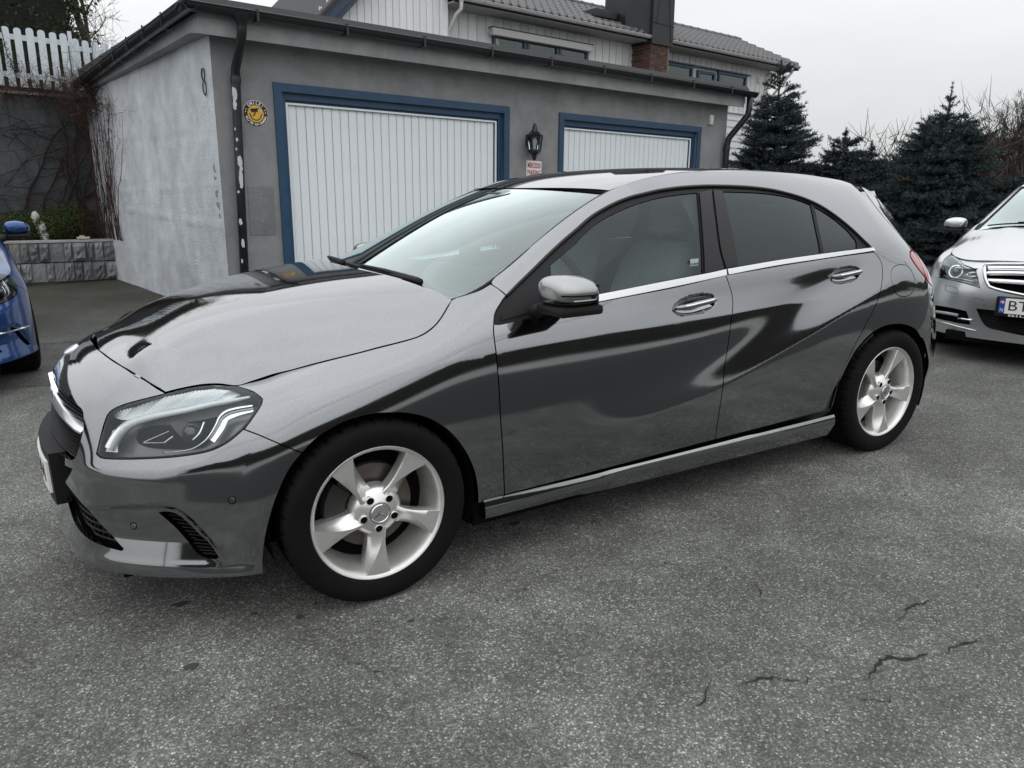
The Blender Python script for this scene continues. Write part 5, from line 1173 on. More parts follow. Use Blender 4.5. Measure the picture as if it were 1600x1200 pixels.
# ------------------------------------------------------------------ garage
def build_garage():
    g = gthing('garage', label='grey rendered double garage with blue framed white doors and black gutter', cat='garage')
    W0, W1, H, D = .11, 8.38, 2.80, 5.6
    d1 = (.80, 3.73, 2.34); d2 = (4.76, 7.63, 2.335)      # clear openings behind the outer frame
    b = MB()
    b.box((W0+.003, 0, -.3), (d1[0], .22, H)); b.box((d1[1], 0, -.3), (d2[0], .22, H)); b.box((d2[1], 0, -.3), (W1, .22, H)); b.box((d1[0], 0, d1[2]), (d1[1], .22, H)); b.box((d2[0], 0, d2[2]), (d2[1], .22, H)); b.box((W1-.2, .22, -.3), (W1, D, H)); b.box((W0+.2, D-.2, -.3), (W1-.2, D, H))
    b.build('wall', M_wall, g)
    # left wall: rough, bowed concrete with board-marks as raised and sunk seams
    vs = []; fs = []; ny, nz = 90, 70; rr = random.Random(4)
    for i in range(ny):
        y = .0+5.75*i/(ny-1)
        for j in range(nz):
            z = -.12+2.93*j/(nz-1); x = .11-.13*(y/5.2)
            d = .006*math.sin(y*2.1+z*1.3)+.004*math.sin(y*5.7-z*4.1)+rr.gauss(0, .0016)
            for (zz, a, tilt) in ((1.02, .016, .03), (1.36, .012, -.02), (1.93, -.010, .02), (.5, .005, 0), (2.3, -.004, .01)):
                q = (z-(zz+tilt*(y-2)))/.022; d -= a*math.exp(-q*q)*(.7+.3*math.sin(y*7))
            if y < .12: d += .02*(1-y/.12)**2*0
            vs.append((x+d*min(1, max(.12, (y-.02)/.15)), y, z))
    for i in range(ny-1):
        for j in range(nz-1): fs.append((i*nz+j, i*nz+j+1, (i+1)*nz+j+1, (i+1)*nz+j))
    me = mesh('side_wall', vs, fs, smooth=True); o = link('side_wall', me, M_wallL, g)
    b = MB(); b.box((.135, .23, -.12), (.32, 5.58, 2.79)); b.build('wall_core', M_wallL, g)
    # eaves slab with fascia and soffit
    b = MB(); b.prism([(-.25, 2.752), (0.02, 2.797), (D, 2.797), (D, 2.95), (-.25, 2.935)], -.06, 8.46, 'yz'); b.build('eaves_fascia', M_fascia, g)
    b = MB(); b.box((-.13, -.31, 2.955), (8.50, D+.1, 3.01)); b.prism([(-.33, 3.01), (-.28, 3.075), (D, 3.12), (D+.1, 3.01)], -.10, 8.46, 'yz'); b.build('flat_roof', M_roofing, g)
    # gutters: half round with a rolled lip
    def gutter(name, p0, p1, r, m):
        b = MB(); a = Vector(p0); c = Vector(p1); d = (c-a).normalized(); out = Vector((d.y, -d.x, 0)); vs = []; fs = []; K = 11
        for p in (a, c):
            for k in range(K):
                t = math.pi*k/(K-1); vs.append(p+out*(r*math.cos(t))-Vector((0, 0, r*math.sin(t))))
            for k in range(K-1, -1, -1):
                t = math.pi*k/(K-1); vs.append(p+out*((r-.004)*math.cos(t))-Vector((0, 0, (r-.004)*math.sin(t))))
        n = 2*K
        for k in range(n): fs.append((k, (k+1) % n, n+(k+1) % n, n+k))
        fs += [tuple(range(n-1, -1, -1)), tuple(range(n, 2*n))]
        b.add(vs, fs); b.tube([a+out*r, c+out*r], .010, 8); return b.build(name, m, g, auto=40)
    gutter('gutter', (-.20, -.345, 2.985), (8.60, -.345, 2.970), .072, M_bmetal)
    gutter('gutter', (-.165, 5.6, 2.90), (-.165, -.42, 2.985), .072, M_bmetal)
    b = MB()
    b.tube([(-.20, -.41, 2.982), (-.24, -.38, 2.96), (-.24, -.30, 2.93)], .03, 8)
    for x in np.arange(.45, 8.5, .93): b.box((x-.012, -.424, 2.90), (x+.012, -.415, 3.005)); b.box((x-.012, -.42, 2.995), (x+.012, -.26, 3.003)); b.box((x-.012, -.39, 2.903), (x+.012, -.29, 2.91))
    for y in np.arange(.3, 5.5, .75): b.box((-.245, y-.012, 2.86), (-.236, y+.012, 3.0)); b.box((-.24, y-.012, 2.985), (-.08, y+.012, 2.993)); b.box((-.21, y-.012, 2.845), (-.12, y+.012, 2.852))
    tag(b.build('gutter_bracket', M_bmetal, g), kind='stuff')
    # downpipes
    def pipe(pts, r, tail):
        b = MB(); b.tube(pts, r, 14)
        for p in tail: b.lathe([(r+.006, -.03), (r+.008, 0), (r+.006, .03)], 16, 'z', Matrix.Translation(p))
        return b.build('downpipe', M_bmetal, g, smooth=True)
    xl = .315
    dp = pipe([(xl, -.345, 2.93), (xl, -.345, 2.84), (xl, -.335, 2.78), (xl, -.20, 2.62), (xl, -.085, 2.50), (xl, -.07, 2.42), (xl-.03, -.07, 1.5), (xl-.075, -.07, -.05)], .044, [(xl, -.07, 2.40)])
    b = MB(); b.lathe([(.044, -.09), (.05, -.05), (.09, 0), (.095, .02)], 16, 'z', Matrix.Translation((xl, -.345, 2.93))); b.build('gutter_outlet', M_bmetal, g, smooth=True)
    # flakes where black paint has peeled from the pipe
    rr = random.Random(3)
    for (z, h, a0, a1) in ((2.26, .17, 185, 262), (2.16, .10, 190, 250), (1.62, .12, 225, 285), (1.55, .05, 245, 300), (1.32, .03, 200, 240), (1.83, .04, 215, 250), (1.74, .03, 205, 232), (1.02, .07, 205, 255), (.80, .10, 225, 270), (1.45, .22, 232, 290), (1.93, .03, 200, 225), (.62, .05, 210, 240)):
        n = 14; vs = []
        xc = xl-.075*(2.42-z)/2.47
        for k in range(n):
            t = 2*math.pi*k/n; zz = z+h/2*math.sin(t)*rr.uniform(.7, 1.1); a = R((a0+a1)/2+(a1-a0)/2*math.cos(t)*rr.uniform(.7, 1.15)); vs.append((xc+.0455*math.cos(a), -.07+.0455*math.sin(a), zz))
        a = R((a0+a1)/2); vs.append((xc+.047*math.cos(a), -.07+.047*math.sin(a), z))
        link('peeled_paint', mesh('peeled_paint', vs, [(n, k, (k+1) % n) for k in range(n)]), M_peel, dp)
    pipe([(8.47, -.345, 2.93), (8.47, -.345, 2.72), (8.46, -.33, 2.62), (8.40, -.18, 2.42), (8.34, -.09, 2.28), (8.325, -.075, 2.15), (8.325, -.075, -.1)], .050, [(8.325, -.075, 2.12)])
    # doors
    for (x0, x1, zt), nsl in ((d1, 27), (d2, 26)):
        f = empty('door_frame', parent=g)
        b = MB(); y0, y1 = -.022, .03; w = .085
        b.box((x0-w, y0, -.05), (x0, y1, zt+w)); b.box((x1, y0, -.05), (x1+w, y1, zt+w)); b.box((x0, y0, zt), (x1, y1, zt+w)); b.build('outer_frame', M_blue, f)
        b = MB(); w = .055
        b.box((x0, .034, -.05), (x0+w, .12, zt)); b.box((x1-w, .034, -.05), (x1, .12, zt)); b.box((x0+w, .034, zt-.07), (x1-w, .12, zt)); b.build('inner_frame', M_blue, f)
        xi0, xi1, zi = x0+.055, x1-.055, zt-.07
        b = MB(); b.box((xi0, .07, -.05), (xi0+.04, .11, zi)); b.box((xi1-.04, .07, -.05), (xi1, .11, zi)); b.box((xi0+.04, .07, zi-.045), (xi1-.04, .11, zi)); b.build('stop_frame', M_blue, f)
        dr = empty('garage_door', parent=g); xa, xb, zd = xi0+.022, xi1-.022, zi-.025
        b = MB(); b.box((xa-.012, .058, 0), (xa+.012, .068, zd)); b.box((xb-.012, .058, 0), (xb+.012, .068, zd)); b.box((xa+.012, .058, zd-.02), (xb-.012, .068, zd)); b.build('door_edge', M_gdoor, dr)
        b = MB(); b.box((xa, .10, 0), (xb, .105, zd)); b.build('door_backing', mat('door_groove', (.55, .575, .59), .6), dr)
        pitch = (xb-xa-.024)/nsl; sw = pitch-.006
        b = MB(); b.prism([(0, .0), (.006, -.007), (sw-.006, -.007), (sw, .0)], 0.01, zd-.022, 'xy'); me = mesh('door_slat', b.v, b.f)
        bm = bmesh.new(); bm.from_mesh(me); bmesh.ops.recalc_face_normals(bm, faces=bm.faces); bm.to_mesh(me); bm.free(); me.materials.append(M_gdoor)
        rr = random.Random(int(x0*10))
        for i in range(nsl):
            s_ = link('door_slat', me, None, dr, loc=(xa+.012+.004+i*pitch, .095+rr.uniform(-.001, .001), 0))
    # small repainted hatch beside the door, small white sensor box
    b = MB(); b.box((.375, -.006, .88), (.645, .01, 1.375)); b.build('wall_hatch', plaster('patch_paint', (.185, .20, .205), .08), g)
    b = MB()
    for x, z in ((.51, 1.30), (.51, 1.02)): b.lathe([(0, -.010), (.006, -.010), (.008, -.006)], 10, 'y', Matrix.Translation((x, 0, z)))
    b.build('hatch_screw', M_satin, g)
    return g
GAR = build_garage()
def on_garage(name, loc, label, cat, **k): return gthing(name, loc, label=label, cat=cat, **k)
# house number: slanted wire-like 8
t = on_garage('house_number', (.098, .20, 2.395), 'black metal house number 8 on the pale side wall of the garage', 'house number', rot=(0, 0, R(-91)))
b = MB()
for (cz, rz, ry) in ((.060, .060, .050), (-.066, .066, .056)):
    L = []
    for a in np.linspace(0, 2*math.pi, 33): z = cz+rz*math.cos(a); L.append((-.0+ry*math.sin(a)+z*-.10, -.012, z))
    b.tube(L, .0065, 8, caps=False)
b.build('numeral', M_bmetal, t, smooth=True)
# round camera notice
t = on_garage('round_sign', (.514, -.004, 2.10), 'round black and yellow smile camera sticker on the garage wall by the downpipe', 'sign')
def disc(name, r, y, m, parent, n=48, th=.003):
    b = MB(); b.lathe([(0, y), (r, y), (r, y+th), (0, y+th)], n, 'y'); return b.build(name, m, parent, auto=30)
M_yel = mat('sign_yellow', (.72, .42, .055), .5, noise=(14, .12)); M_sblk = mat('sign_black', (.012, .012, .012), .5); M_cream = mat('sign_cream', (.66, .63, .56), .5)
disc('rim', .132, -.0005, M_cream, t); disc('plate', .126, -.0035, M_sblk, t); disc('face', .083, -.0065, M_yel, t)
def arc_text(s, r, a0, da, size, parent, m, y, flip=False):
    for i, ch in enumerate(s):
        if ch == ' ': continue
        me = text_mesh(ch, size, .0006, bold=.001); a = R(a0+da*i); me.materials.clear()
        rot = (math.pi/2, -(a-math.pi/2) if not flip else -(a+math.pi/2), 0)
        o = link('letter', me, m, parent); o.matrix_local = Matrix.Translation((r*math.cos(a), y, r*math.sin(a))) @ Matrix.Rotation(-(a-math.pi/2) if not flip else -(a+math.pi/2), 4, 'Y') @ Matrix.Rotation(math.pi/2, 4, 'X')
arc_text('SMILE!', .1035, 132, -17, .044, t, M_white, -.0075)
arc_text("YOU'RE ON CAMERA", .1045, 199, 9.6, .031, t, M_white, -.0075, True)
b = MB()
for a in (172, 8, 158, 22): b.lathe([(0, -.0078), (.006, -.0078), (.006, -.004)], 10, 'y', Matrix.Translation((.104*math.cos(R(a)), 0, .104*math.sin(R(a)))))
tag(b.build('dots', M_white, t), kind='stuff')
b = MB(); b.tube([(.057*math.cos(R(a)), -.0085, -.004+.057*math.sin(R(a))) for a in range(188, 353, 6)], .0045, 6)
b.tube([(-.064, -.0085, .004), (-.052, -.0085, -.018)], .004, 6); b.tube([(.064, -.0085, .004), (.052, -.0085, -.018)], .004, 6); b.build('smile', M_sblk, t)
b = MB(); Mx = Matrix.Translation((.0, -.0085, .018)) @ Matrix.Rotation(R(-8), 4, 'Y'); b.box((-.045, -.001, .0), (.028, .001, .030), Mx); b.box((-.052, -.001, .022), (.045, .001, .034), Mx)
b.tube([(-.005, -.0085, .02), (-.015, -.0085, -.012), (-.03, -.0085, -.02)], .006, 6); b.build('camera_mark', M_sblk, t)
b = MB(); b.lathe([(.010, -.0105), (.016, -.0105), (.016, -.0085)], 16, 'y', Matrix.Translation((.038, 0, .034))); b.build('camera_ring', M_cream, t)
# white parking sign
t = on_garage('parking_sign', (4.243, -.008, 1.665), 'small white sign with red capital lettering below the wall lantern', 'sign', rot=(0, R(1.5), 0))
b = MB(); b.box((-.13, -.004, -.11), (.13, .004, .11)); b.build('board', mat('sign_white', (.78, .78, .76), .5, noise=(9, .06)), t)
M_rsign = mat('sign_red', (.36, .02, .03), .5)
for s_, z in (('MERCEDES', .045), ('PARKING', -.045)):
    me = text_mesh(s_, .078, .0006, bold=.0016); vs = np.array([v.co[:] for v in me.vertices]); k = .228/(vs[:, 0].max()-vs[:, 0].min()); kz = .066/(vs[:, 1].max()-vs[:, 1].min())
    for v in me.vertices: v.co = (v.co.x*k, v.co.y*kz, v.co.z)
    me.materials.clear(); o = link('lettering', me, M_rsign, t); o.matrix_local = Matrix.Translation((0, -.0048, z)) @ Matrix.Rotation(math.pi/2, 4, 'X')
# wall lantern: hexagonal body, concave roof with finial, tapering foot
t = on_garage('wall_lantern', (4.15, -.125, 2.0), 'black six-sided wall lantern with clear panes between the garage doors', 'lantern')
def hexring(r, z, n=6, ph=30): return [(r*math.cos(R(ph+360/n*k)), r*math.sin(R(ph+360/n*k)), z) for k in range(n)]
def hexloft(mb, rings):
    vs = [p for r in rings for p in r]; n = 6; fs = []
    for i in range(len(rings)-1):
        for k in range(n): fs.append((i*n+k, i*n+(k+1) % n, i*n+n+(k+1) % n, i*n+n+k))
    fs += [tuple(range(n-1, -1, -1)), tuple(range((len(rings)-1)*n, len(rings)*n))]; mb.add(vs, fs)
b = MB(); hexloft(b, [hexring(.118, .075), hexring(.122, .085), hexring(.085, .105), hexring(.055, .130), hexring(.034, .165), hexring(.026, .20), hexring(.022, .222), hexring(.012, .235), hexring(.004, .238)]); b.build('lamp_roof', M_bmetal, t, auto=25)
b = MB(); hexloft(b, [hexring(.082, -.115), hexring(.084, -.105), hexring(.07, -.135), hexring(.045, -.15), hexring(.034, -.165), hexring(.030, -.195), hexring(.018, -.225), hexring(.010, -.23)][1:]); hexloft(b, [hexring(.086, -.118), hexring(.086, -.100)]); b.build('lamp_foot', M_bmetal, t, auto=25)
b = MB(); top = hexring(.104, .075); bot = hexring(.082, -.10)
for k in range(6): b.tube([bot[k], top[k]], .0085, 6)
b.tube(bot+[bot[0]], .008, 6); b.tube(top+[top[0]], .009, 6); b.build('lamp_cage', M_bmetal, t)
for k in range(6):
    a, b2, c, d = bot[k], bot[(k+1) % 6], top[(k+1) % 6], top[k]
    link('pane', mesh('pane', [Vector(p)*.985 for p in (a, b2, c, d)], [(0, 1, 2, 3)]), glass_mat('lantern_glass', (.80, .81, .80), 1.5), t)
b = MB(); b.lathe([(0, -.10), (.02, -.10), (.022, -.06), (.016, -.05), (.03, -.02), (.034, .01), (.026, .045), (0, .055)], 16, 'z'); b.build('bulb', mat('opal_bulb', (.8, .8, .78), .25), t, smooth=True)
b = MB(); b.bbox((-.05, .085, -.05), (.05, .125, .09), .006); b.tube([(0, .10, .05), (0, .05, .07), (0, .03, .078)], .012, 8); b.build('wall_bracket', M_bmetal, t)
t = on_garage('sensor_box', (7.93, -.02, 2.545), 'small white plastic box high on the garage wall right of the second door', 'sensor')
b = MB(); b.bbox((-.045, -.025, -.075), (.045, .02, .075), .012); b.build('case', mat('aged_white_plastic', (.62, .63, .62), .4), t, auto=40); b = MB(); b.bbox((-.03, -.03, -.03), (.03, -.024, .05), .004); b.build('cover', mat('sensor_cover', (.70, .71, .70), .25), t)
# ------------------------------------------------------------------ planter with split-faced blocks, soil, retaining wall
M_block = [plaster('split_block_%s' % n, c, .16, 40, bd=.02) for n, c in (('grey', (.21, .215, .22)), ('dark', (.16, .165, .17)), ('pale', (.26, .265, .27)))]
pw = gthing('planter_wall', label='low planter wall of two courses of rough split grey blocks', cat='wall')
rr = random.Random(11)
def rough_block(w, h, d, seed):
    q = random.Random(seed); nx, nz = 6, 6; vs = []; fs = []
    k = q.choice([0, 0, 1, 2])
    for i in range(nx):
        for j in range(nz):
            e_ = min(i, nx-1-i, j, nz-1-j); f = 0 if e_ == 0 else 1
            y = -(.012+.055*f*q.random()**(.8)*(1 if k != 1 else .25)+(.04 if k == 2 and f else 0)); vs.append((w*i/(nx-1), y, h*j/(nz-1)))
    for i in range(nx-1):
        for j in range(nz-1): fs.append((i*nz+j, (i+1)*nz+j, (i+1)*nz+j+1, i*nz+j+1))
    base = len(vs); vs += [(0, d, 0), (w, d, 0), (w, d, h), (0, d, h)]
    fs += [(base+1, base, base+3, base+2), tuple([base, base+1]+[i*nz for i in range(nx-1, -1, -1)]), tuple([base+2, base+3]+[i*nz+nz-1 for i in range(nx)]), tuple([base+3, base]+[j for j in range(nz)]), tuple([base+1, base+2]+[(nx-1)*nz+j for j in range(nz-1, -1, -1)])]
    return mesh('block', vs, fs)
for row in range(2):
    x = .03-.0; z = .01+.29*row; k = 0
    xe = -3.2
    while x > xe:
        w = rr.choice([.105, .13, .155, .19, .115]); me = rough_block(w-.006, .272, .2, 100*row+k); me.materials.append(rr.choice(M_block))
        link('block', me, None, pw, loc=(x-w, 5.02+rr.uniform(-.02, .02), z)); x -= w; k += 1
b = MB(); b.box((-3.2, 5.0, .583), (.04, 5.25, .612)); b.build('coping', plaster('pale_mortar', (.40, .40, .39), .12), pw)
b = MB(); b.box((-3.2, 5.06, -.1), (.02, 5.24, .58)); b.build('core', M_block[1], pw)
M_soil = mat('bark_mulch', (.028, .019, .014), .95, noise=(22, .5), bump=(40, 1, .03))
vs = []; fs = []; nx, ny = 60, 14; rr = random.Random(5)
for i in range(nx):
    for j in range(ny): vs.append((-3.2+3.3*i/(nx-1), 5.2+.75*j/(ny-1), .56+.12*(j/(ny-1))+rr.uniform(-.02, .025)))
for i in range(nx-1):
    for j in range(ny-1): fs.append((i*ny+j, (i+1)*ny+j, (i+1)*ny+j+1, i*ny+j+1))
so = link('planter_soil', mesh('planter_soil', vs, fs), M_soil); so.matrix_world = GM; tag(so, kind='structure')
rw = gthing('retaining_wall', label='dark grey painted retaining wall covered in bare climbing vine', cat='wall')
b = MB(); b.box((-9, 5.85, -.2), (.12, 6.1, 2.72)); b.build('wall_face', plaster('blue_grey_wall', (.085, .098, .105), .2), rw)
b = MB(); b.box((-9, 5.80, 2.722), (.12, 6.14, 2.76)); b.build('coping', plaster('coping_grey', (.22, .225, .23), .1), rw)
# upper garden level behind the walls
vs = [(-40, 6.1, 2.70), (.3, 6.1, 2.70), (.3, 40, 3.2), (-40, 40, 3.2)]; o = link('upper_garden', mesh('upper_garden', vs, [(0, 1, 2, 3)]), mat('garden_earth', (.05, .045, .03), .95, noise=(5, .4))); o.matrix_world = GM; tag(o, kind='structure')
b = MB(); b.box((.3, 5.75, -.2), (19.2, 6.5, 2.42)); b.box((.3, 6.55, -.2), (19.3, 9.5, 2.4)); o = b.build('house_terrace', mat('terrace_concrete', (.10, .10, .10), .9, noise=(4, .2))); o.matrix_world = GM; tag(o, kind='structure')
# ------------------------------------------------------------------ picket fence
M_pick = mat('weathered_white_paint', (.60, .66, .70), .65, noise=(6, .10, 9), bump=(30, .2, .003))
fn = gthing('picket_fence', label='white picket fence with rounded tops above the vine covered wall', cat='fence')
def picket_mesh(w, h, seed):
    q = random.Random(seed); top = [(w/2*math.cos(a)*1.0, h-w*.42+w*.42*math.sin(a)**.8 if math.sin(a) > 0 else h-w*.42) for a in np.linspace(0, math.pi, 7)]
    b = MB(); b.prism([(-w/2, 0), (w/2, 0)]+top, -.011, .011, 'xz'); me = mesh('picket', b.v, b.f); bm = bmesh.new(); bm.from_mesh(me); bmesh.ops.recalc_face_normals(bm, faces=bm.faces); bm.to_mesh(me); bm.free(); me.materials.append(M_pick); return me
PK = [picket_mesh(.098, .84, 1), picket_mesh(.094, .83, 2)]
rr = random.Random(8)
def fence_run(p0, p1, n, z0):
    a = Vector(p0); c = Vector(p1); ang = math.atan2(c.y-a.y, c.x-a.x)
    for i in range(n):
        t = (i+.5)/n; p = a+(c-a)*t
        link('picket', rr.choice(PK), None, fn, loc=(p.x, p.y, z0+(c.z-a.z)*t+rr.uniform(-.006, .006)), rot=(0, rr.uniform(-.012, .012), ang))
    for zz in (.13, .66):
        b = MB(); L = (c-a).length; b.box((0, .012, zz), (L, .050, zz+.075)); o = b.build('rail', M_pick, fn, loc=(a.x, a.y, z0), rot=(0, -math.asin((c.z-a.z)/L), ang))
fence_run((-4.6, 5.98, 0), (-.115, 5.98, -.02), 30, 2.86)
fence_run((-.06, 6.2, 0), (2.3, 6.55, -.02), 17, 2.82)
for p in ((-.10, 6.02), (-2.3, 6.05), (-4.6, 6.05)):
    b = MB(); b.box((p[0]-.02, p[1], 2.6), (p[0]+.03, p[1]+.05, 3.72)); b.build('post', M_pick, fn)
# ------------------------------------------------------------------ house behind the garage
M_board = [wood_mat('grey_cladding_%s' % n, c, .10) for n, c in (('mid', (.68, .69, .69)), ('light', (.72, .73, .73)), ('dark', (.63, .64, .64)))]
M_gable = [wood_mat('pale_cladding_%s' % n, c, .08) for n, c in (('mid', (.74, .76, .765)), ('light', (.78, .80, .805)))]
M_trim = mat('window_blue', (.022, .045, .085), .4, noise=(6, .15)); M_gutw = mat('white_gutter', (.50, .50, .49), .45, noise=(5, .15))
M_tile = mat('concrete_tile', (.075, .077, .082), .42, noise=(9, .35), bump=(35, .3, .004))
def build_house():
    h = gthing('house', label='grey clad house with dark tiled roof and brick chimney behind the garage', cat='house')
    Y = 6.5; rr = random.Random(21)
    b = MB(); b.box((7.0, Y+.03, 2.4), (19.02, Y+5.2, 5.30)); b.build('wall', M_board[2], h)
    # cover boards one by one
    win = [(8.38, 11.34, 4.2, 4.84), (14.30, 15.42, 4.2, 4.93), (15.60, 16.44, 4.2, 4.90), (16.52, 17.95, 4.2, 4.93)]
    def boardmesh(w, hh, d=.022):
        me = mesh('board', *(lambda b_: (b_.v, b_.f))(MB().box((0, -d, 0), (w, 0, hh)))); return me
    x = 7.02; shared = {}
    while x < 18.98:
        w = .215; cx = x+w/2; segs = [(3.86, 5.32)]
        for (a, c, z0, z1) in win:
            if a-.08 < cx < c+.08: segs = [(3.86, z0), (z1+.02, 5.32)]
        for (z0, z1) in segs:
            if z1-z0 < .05: continue
            key = round(z1-z0, 2)
            if key not in shared: shared[key] = [boardmesh(w, z1-z0) for _ in range(3)]; [m_.materials.append(M_board[i]) for i, m_ in enumerate(shared[key])]
            link('board', rr.choice(shared[key]), None, h, loc=(x, Y+.03-rr.uniform(0, .004), z0))
        x += .243
    # lower white siding, horizontal, near the right corner
    M_sid = wood_mat('white_siding', (.66, .68, .69), .05)
    sh = mesh('siding_board', [(0, 0, 0), (3.2, 0, 0), (3.2, -.035, 0), (0, -.035, 0), (0, 0, .205), (3.2, 0, .205), (3.2, -.006, .205), (0, -.006, .205)], [(3, 2, 1, 0), (4, 5, 6, 7), (0, 1, 5, 4), (1, 2, 6, 5), (2, 3, 7, 6), (3, 0, 4, 7)]); sh.materials.append(M_sid)
    for k in range(7): link('siding_board', sh, None, h, loc=(15.9, Y+.03, 2.46+.197*k))
    b = MB(); b.box((15.9, Y-.05, 3.835), (19.06, Y+.03, 3.86)); b.build('drip_board', M_board[2], h)
    b = MB(); b.box((18.94, Y-.03, 3.86), (19.06, Y+.06, 5.3)); b.box((18.96, Y-.01, 2.4), (19.05, Y+.06, 3.84)); b.build('corner_board', M_board[1], h)
    # windows
    M_wglass = mat('dark_pane', (.03, .032, .035), .04, coat=1); M_curt = mat('curtain', (.50, .52, .53), .8, noise=(30, .08)); M_lit = mat('warm_lamp_glow', (.5, .3, .15), .5, emit=((1, .42, .14), .55))
    def window(x0, x1, z0, z1, fr=.075, curtain=True):
        w = empty('window', parent=h)
        b = MB(); y0 = Y-.045; b.box((x0, y0, z0), (x0+fr, Y+.05, z1)); b.box((x1-fr, y0, z0), (x1, Y+.05, z1)); b.box((x0+fr, y0, z1-fr), (x1-fr, Y+.05, z1)); b.box((x0+fr, y0, z0), (x1-fr, Y+.05, z0+fr)); b.build('window_frame', M_trim, w)
        b = MB(); b.box((x0+fr, Y-.005, z0+fr), (x1-fr, Y, z1-fr)); b.build('pane', glass_mat('house_glass', (.55, .58, .58), 1.6, 1.6), w)
        b = MB(); b.box((x0+fr, Y+.022, z0+fr), (x1-fr, Y+.026, z1-fr)); b.build('room', M_wglass, w)
        if curtain:
            b = MB(); n = 14; vs = []; fs = []
            xa, xb = x0+fr+.05, x1-fr-.02; xa = x0+fr if curtain == 1 else x0+fr+(x1-x0)*.55
            for i in range(n): t = i/(n-1); vs += [(xa+(xb-xa)*t, Y+.012+.006*math.sin(i*1.9), z0+fr), (xa+(xb-xa)*t, Y+.012+.006*math.sin(i*1.9), z1-fr)]
            for i in range(n-1): fs.append((2*i, 2*i+2, 2*i+3, 2*i+1))
            b.add(vs, fs); b.build('curtain', M_curt, w, smooth=True)
        return w
    for i, (x0, x1) in enumerate(((8.40, 9.36), (9.38, 10.36), (10.38, 11.34))):
        w = window(x0, x1, 4.15, 4.86, .07, 0)
        if i == 0: b = MB(); b.box((8.62, Y+.008, 4.66), (8.98, Y+.013, 4.74)); b.build('lit_lamp', M_lit, w)
    window(14.22, 15.40, 4.15, 4.93, curtain=1); window(15.62, 16.42, 4.15, 4.86, curtain=1); window(16.56, 17.93, 4.15, 4.93, curtain=1)
    b = MB(); b.box((14.1, Y-.09, 4.93), (18.05, Y+.03, 4.965)); b.build('window_drip', M_trim, h)
    b = MB(); b.bbox((8.30, Y-.16, 4.815), (11.37, Y-.0, 4.965), .015); b.build('awning_box', mat('awning_case', (.58, .58, .55), .45), h, auto=40); b = MB(); b.box((8.28, Y-.17, 4.966), (11.39, Y, 4.985)); b.build('awning_flashing', M_trim, h)
    b = MB(); b.box((18.50, Y-.07, 4.80), (18.62, Y+.01, 4.97)); b.build('wall_lamp', M_board[1], h)
    # paler gable wing on the left
    b = MB(); xg0, xg1, yg = 2.2, 6.92, 6.2; b.prism([(xg0, 2.4), (xg1, 2.4), (xg1, 6.2), (6.6, 6.6), (4.55, 5.05-.0), (3.2, 3.6)], yg+.03, yg+5, 'xz'); b.build('gable_wall', M_gable[0], h)
    x = 3.98; i = 0
    while x < 6.9:
        w = .135; zt = 4.72+(x-4.12)*1.02-.0; zt = min(zt, 6.6); mb_ = MB().box((0, -.020, 0), (w, 0, max(.3, zt-3.0)))
        me = mesh('board', mb_.v, mb_.f); me.materials.append(rr.choice(M_gable)); link('board', me, None, h, loc=(x, yg+.03-rr.uniform(0, .004), 3.0)); x += .1575; i += 1
    b = MB(); b.box((6.88, yg-.02, 3.0), (7.0, Y+.02, 6.4)); b.build('corner_board', M_gable[1], h)
    # gable verge boards, blue edged
    for off, wd, y, m in ((0, .16, yg-.30, M_trim), (.16, .10, yg-.26, M_trim), (-.05, .07, yg-.33, M_roofing)):
        b = MB(); d = Vector((1, 0, 1.02)).normalized(); n_ = Vector((1.02, 0, -1)).normalized(); a = Vector((3.0, 0, 3.42))+n_*off
        q = [a, a+d*5, a+d*5+n_*wd, a+n_*wd]; b.prism([(p.x, p.z) for p in q], y, y+.04, 'xz'); b.build('verge_board', m, h)
    b = MB(); d = Vector((1, 0, 1.02)).normalized(); n_ = Vector((1.02, 0, -1)).normalized(); a = Vector((3.0, 0, 3.42)); q = [a-n_*.06, a+d*5-n_*.06, a+d*5+n_*.10, a+n_*.10]; b.prism([(p.x, p.z) for p in q], yg-.26, yg+5, 'xz'); b.build('gable_roof', M_roofing, h)
    # gutter joint of the wing, blue
    b = MB(); b.box((6.9, 5.86, 5.36), (7.12, 6.2, 5.52)); b.build('barge_end', M_trim, h)
    # main roof: interlocking tiles, wavy rows stepping up the slope
    y0, z0, y1, z1 = 5.93, 5.34, 8.15, 6.36
    rows = 7; pitch = .235; vs = []; fs = []; x0, x1 = 7.05, 19.75; nx = int((x1-x0)/pitch*8)
    for r in range(rows):
        t0, t1 = r/rows, (r+1)/rows+.012
        for (t, dz) in ((t0, .0), (t0, .055), (t1, .012)):
            for i in range(nx+1):
                x = x0+(x1-x0)*i/nx; ph = (x/pitch) % 1; wv = .030*math.cos(2*math.pi*ph)+.014*math.cos(4*math.pi*ph)
                vs.append((x, y0+(y1-y0)*t-(.02 if dz == 0 else 0), z0+(z1-z0)*t+dz+wv*(1 if dz > 0 else .9)))
        k = r*3*(nx+1)
        for q in range(2):
            for i in range(nx): fs.append((k+q*(nx+1)+i, k+q*(nx+1)+i+1, k+(q+1)*(nx+1)+i+1, k+(q+1)*(nx+1)+i))
    me = mesh('roof_tiles', vs, fs, smooth=True); me.set_sharp_from_angle(angle=R(45)); o = link('roof_tiles', me, M_tile, h); tag(o, kind='stuff')
    b = MB(); b.prism([(5.93, 5.22), (5.97, 5.335), (8.15, 6.33), (11.2, 5.0), (11.2, 4.9), (8.15, 6.2)], 7.0, 19.72, 'yz'); b.build('roof', M_roofing, h)
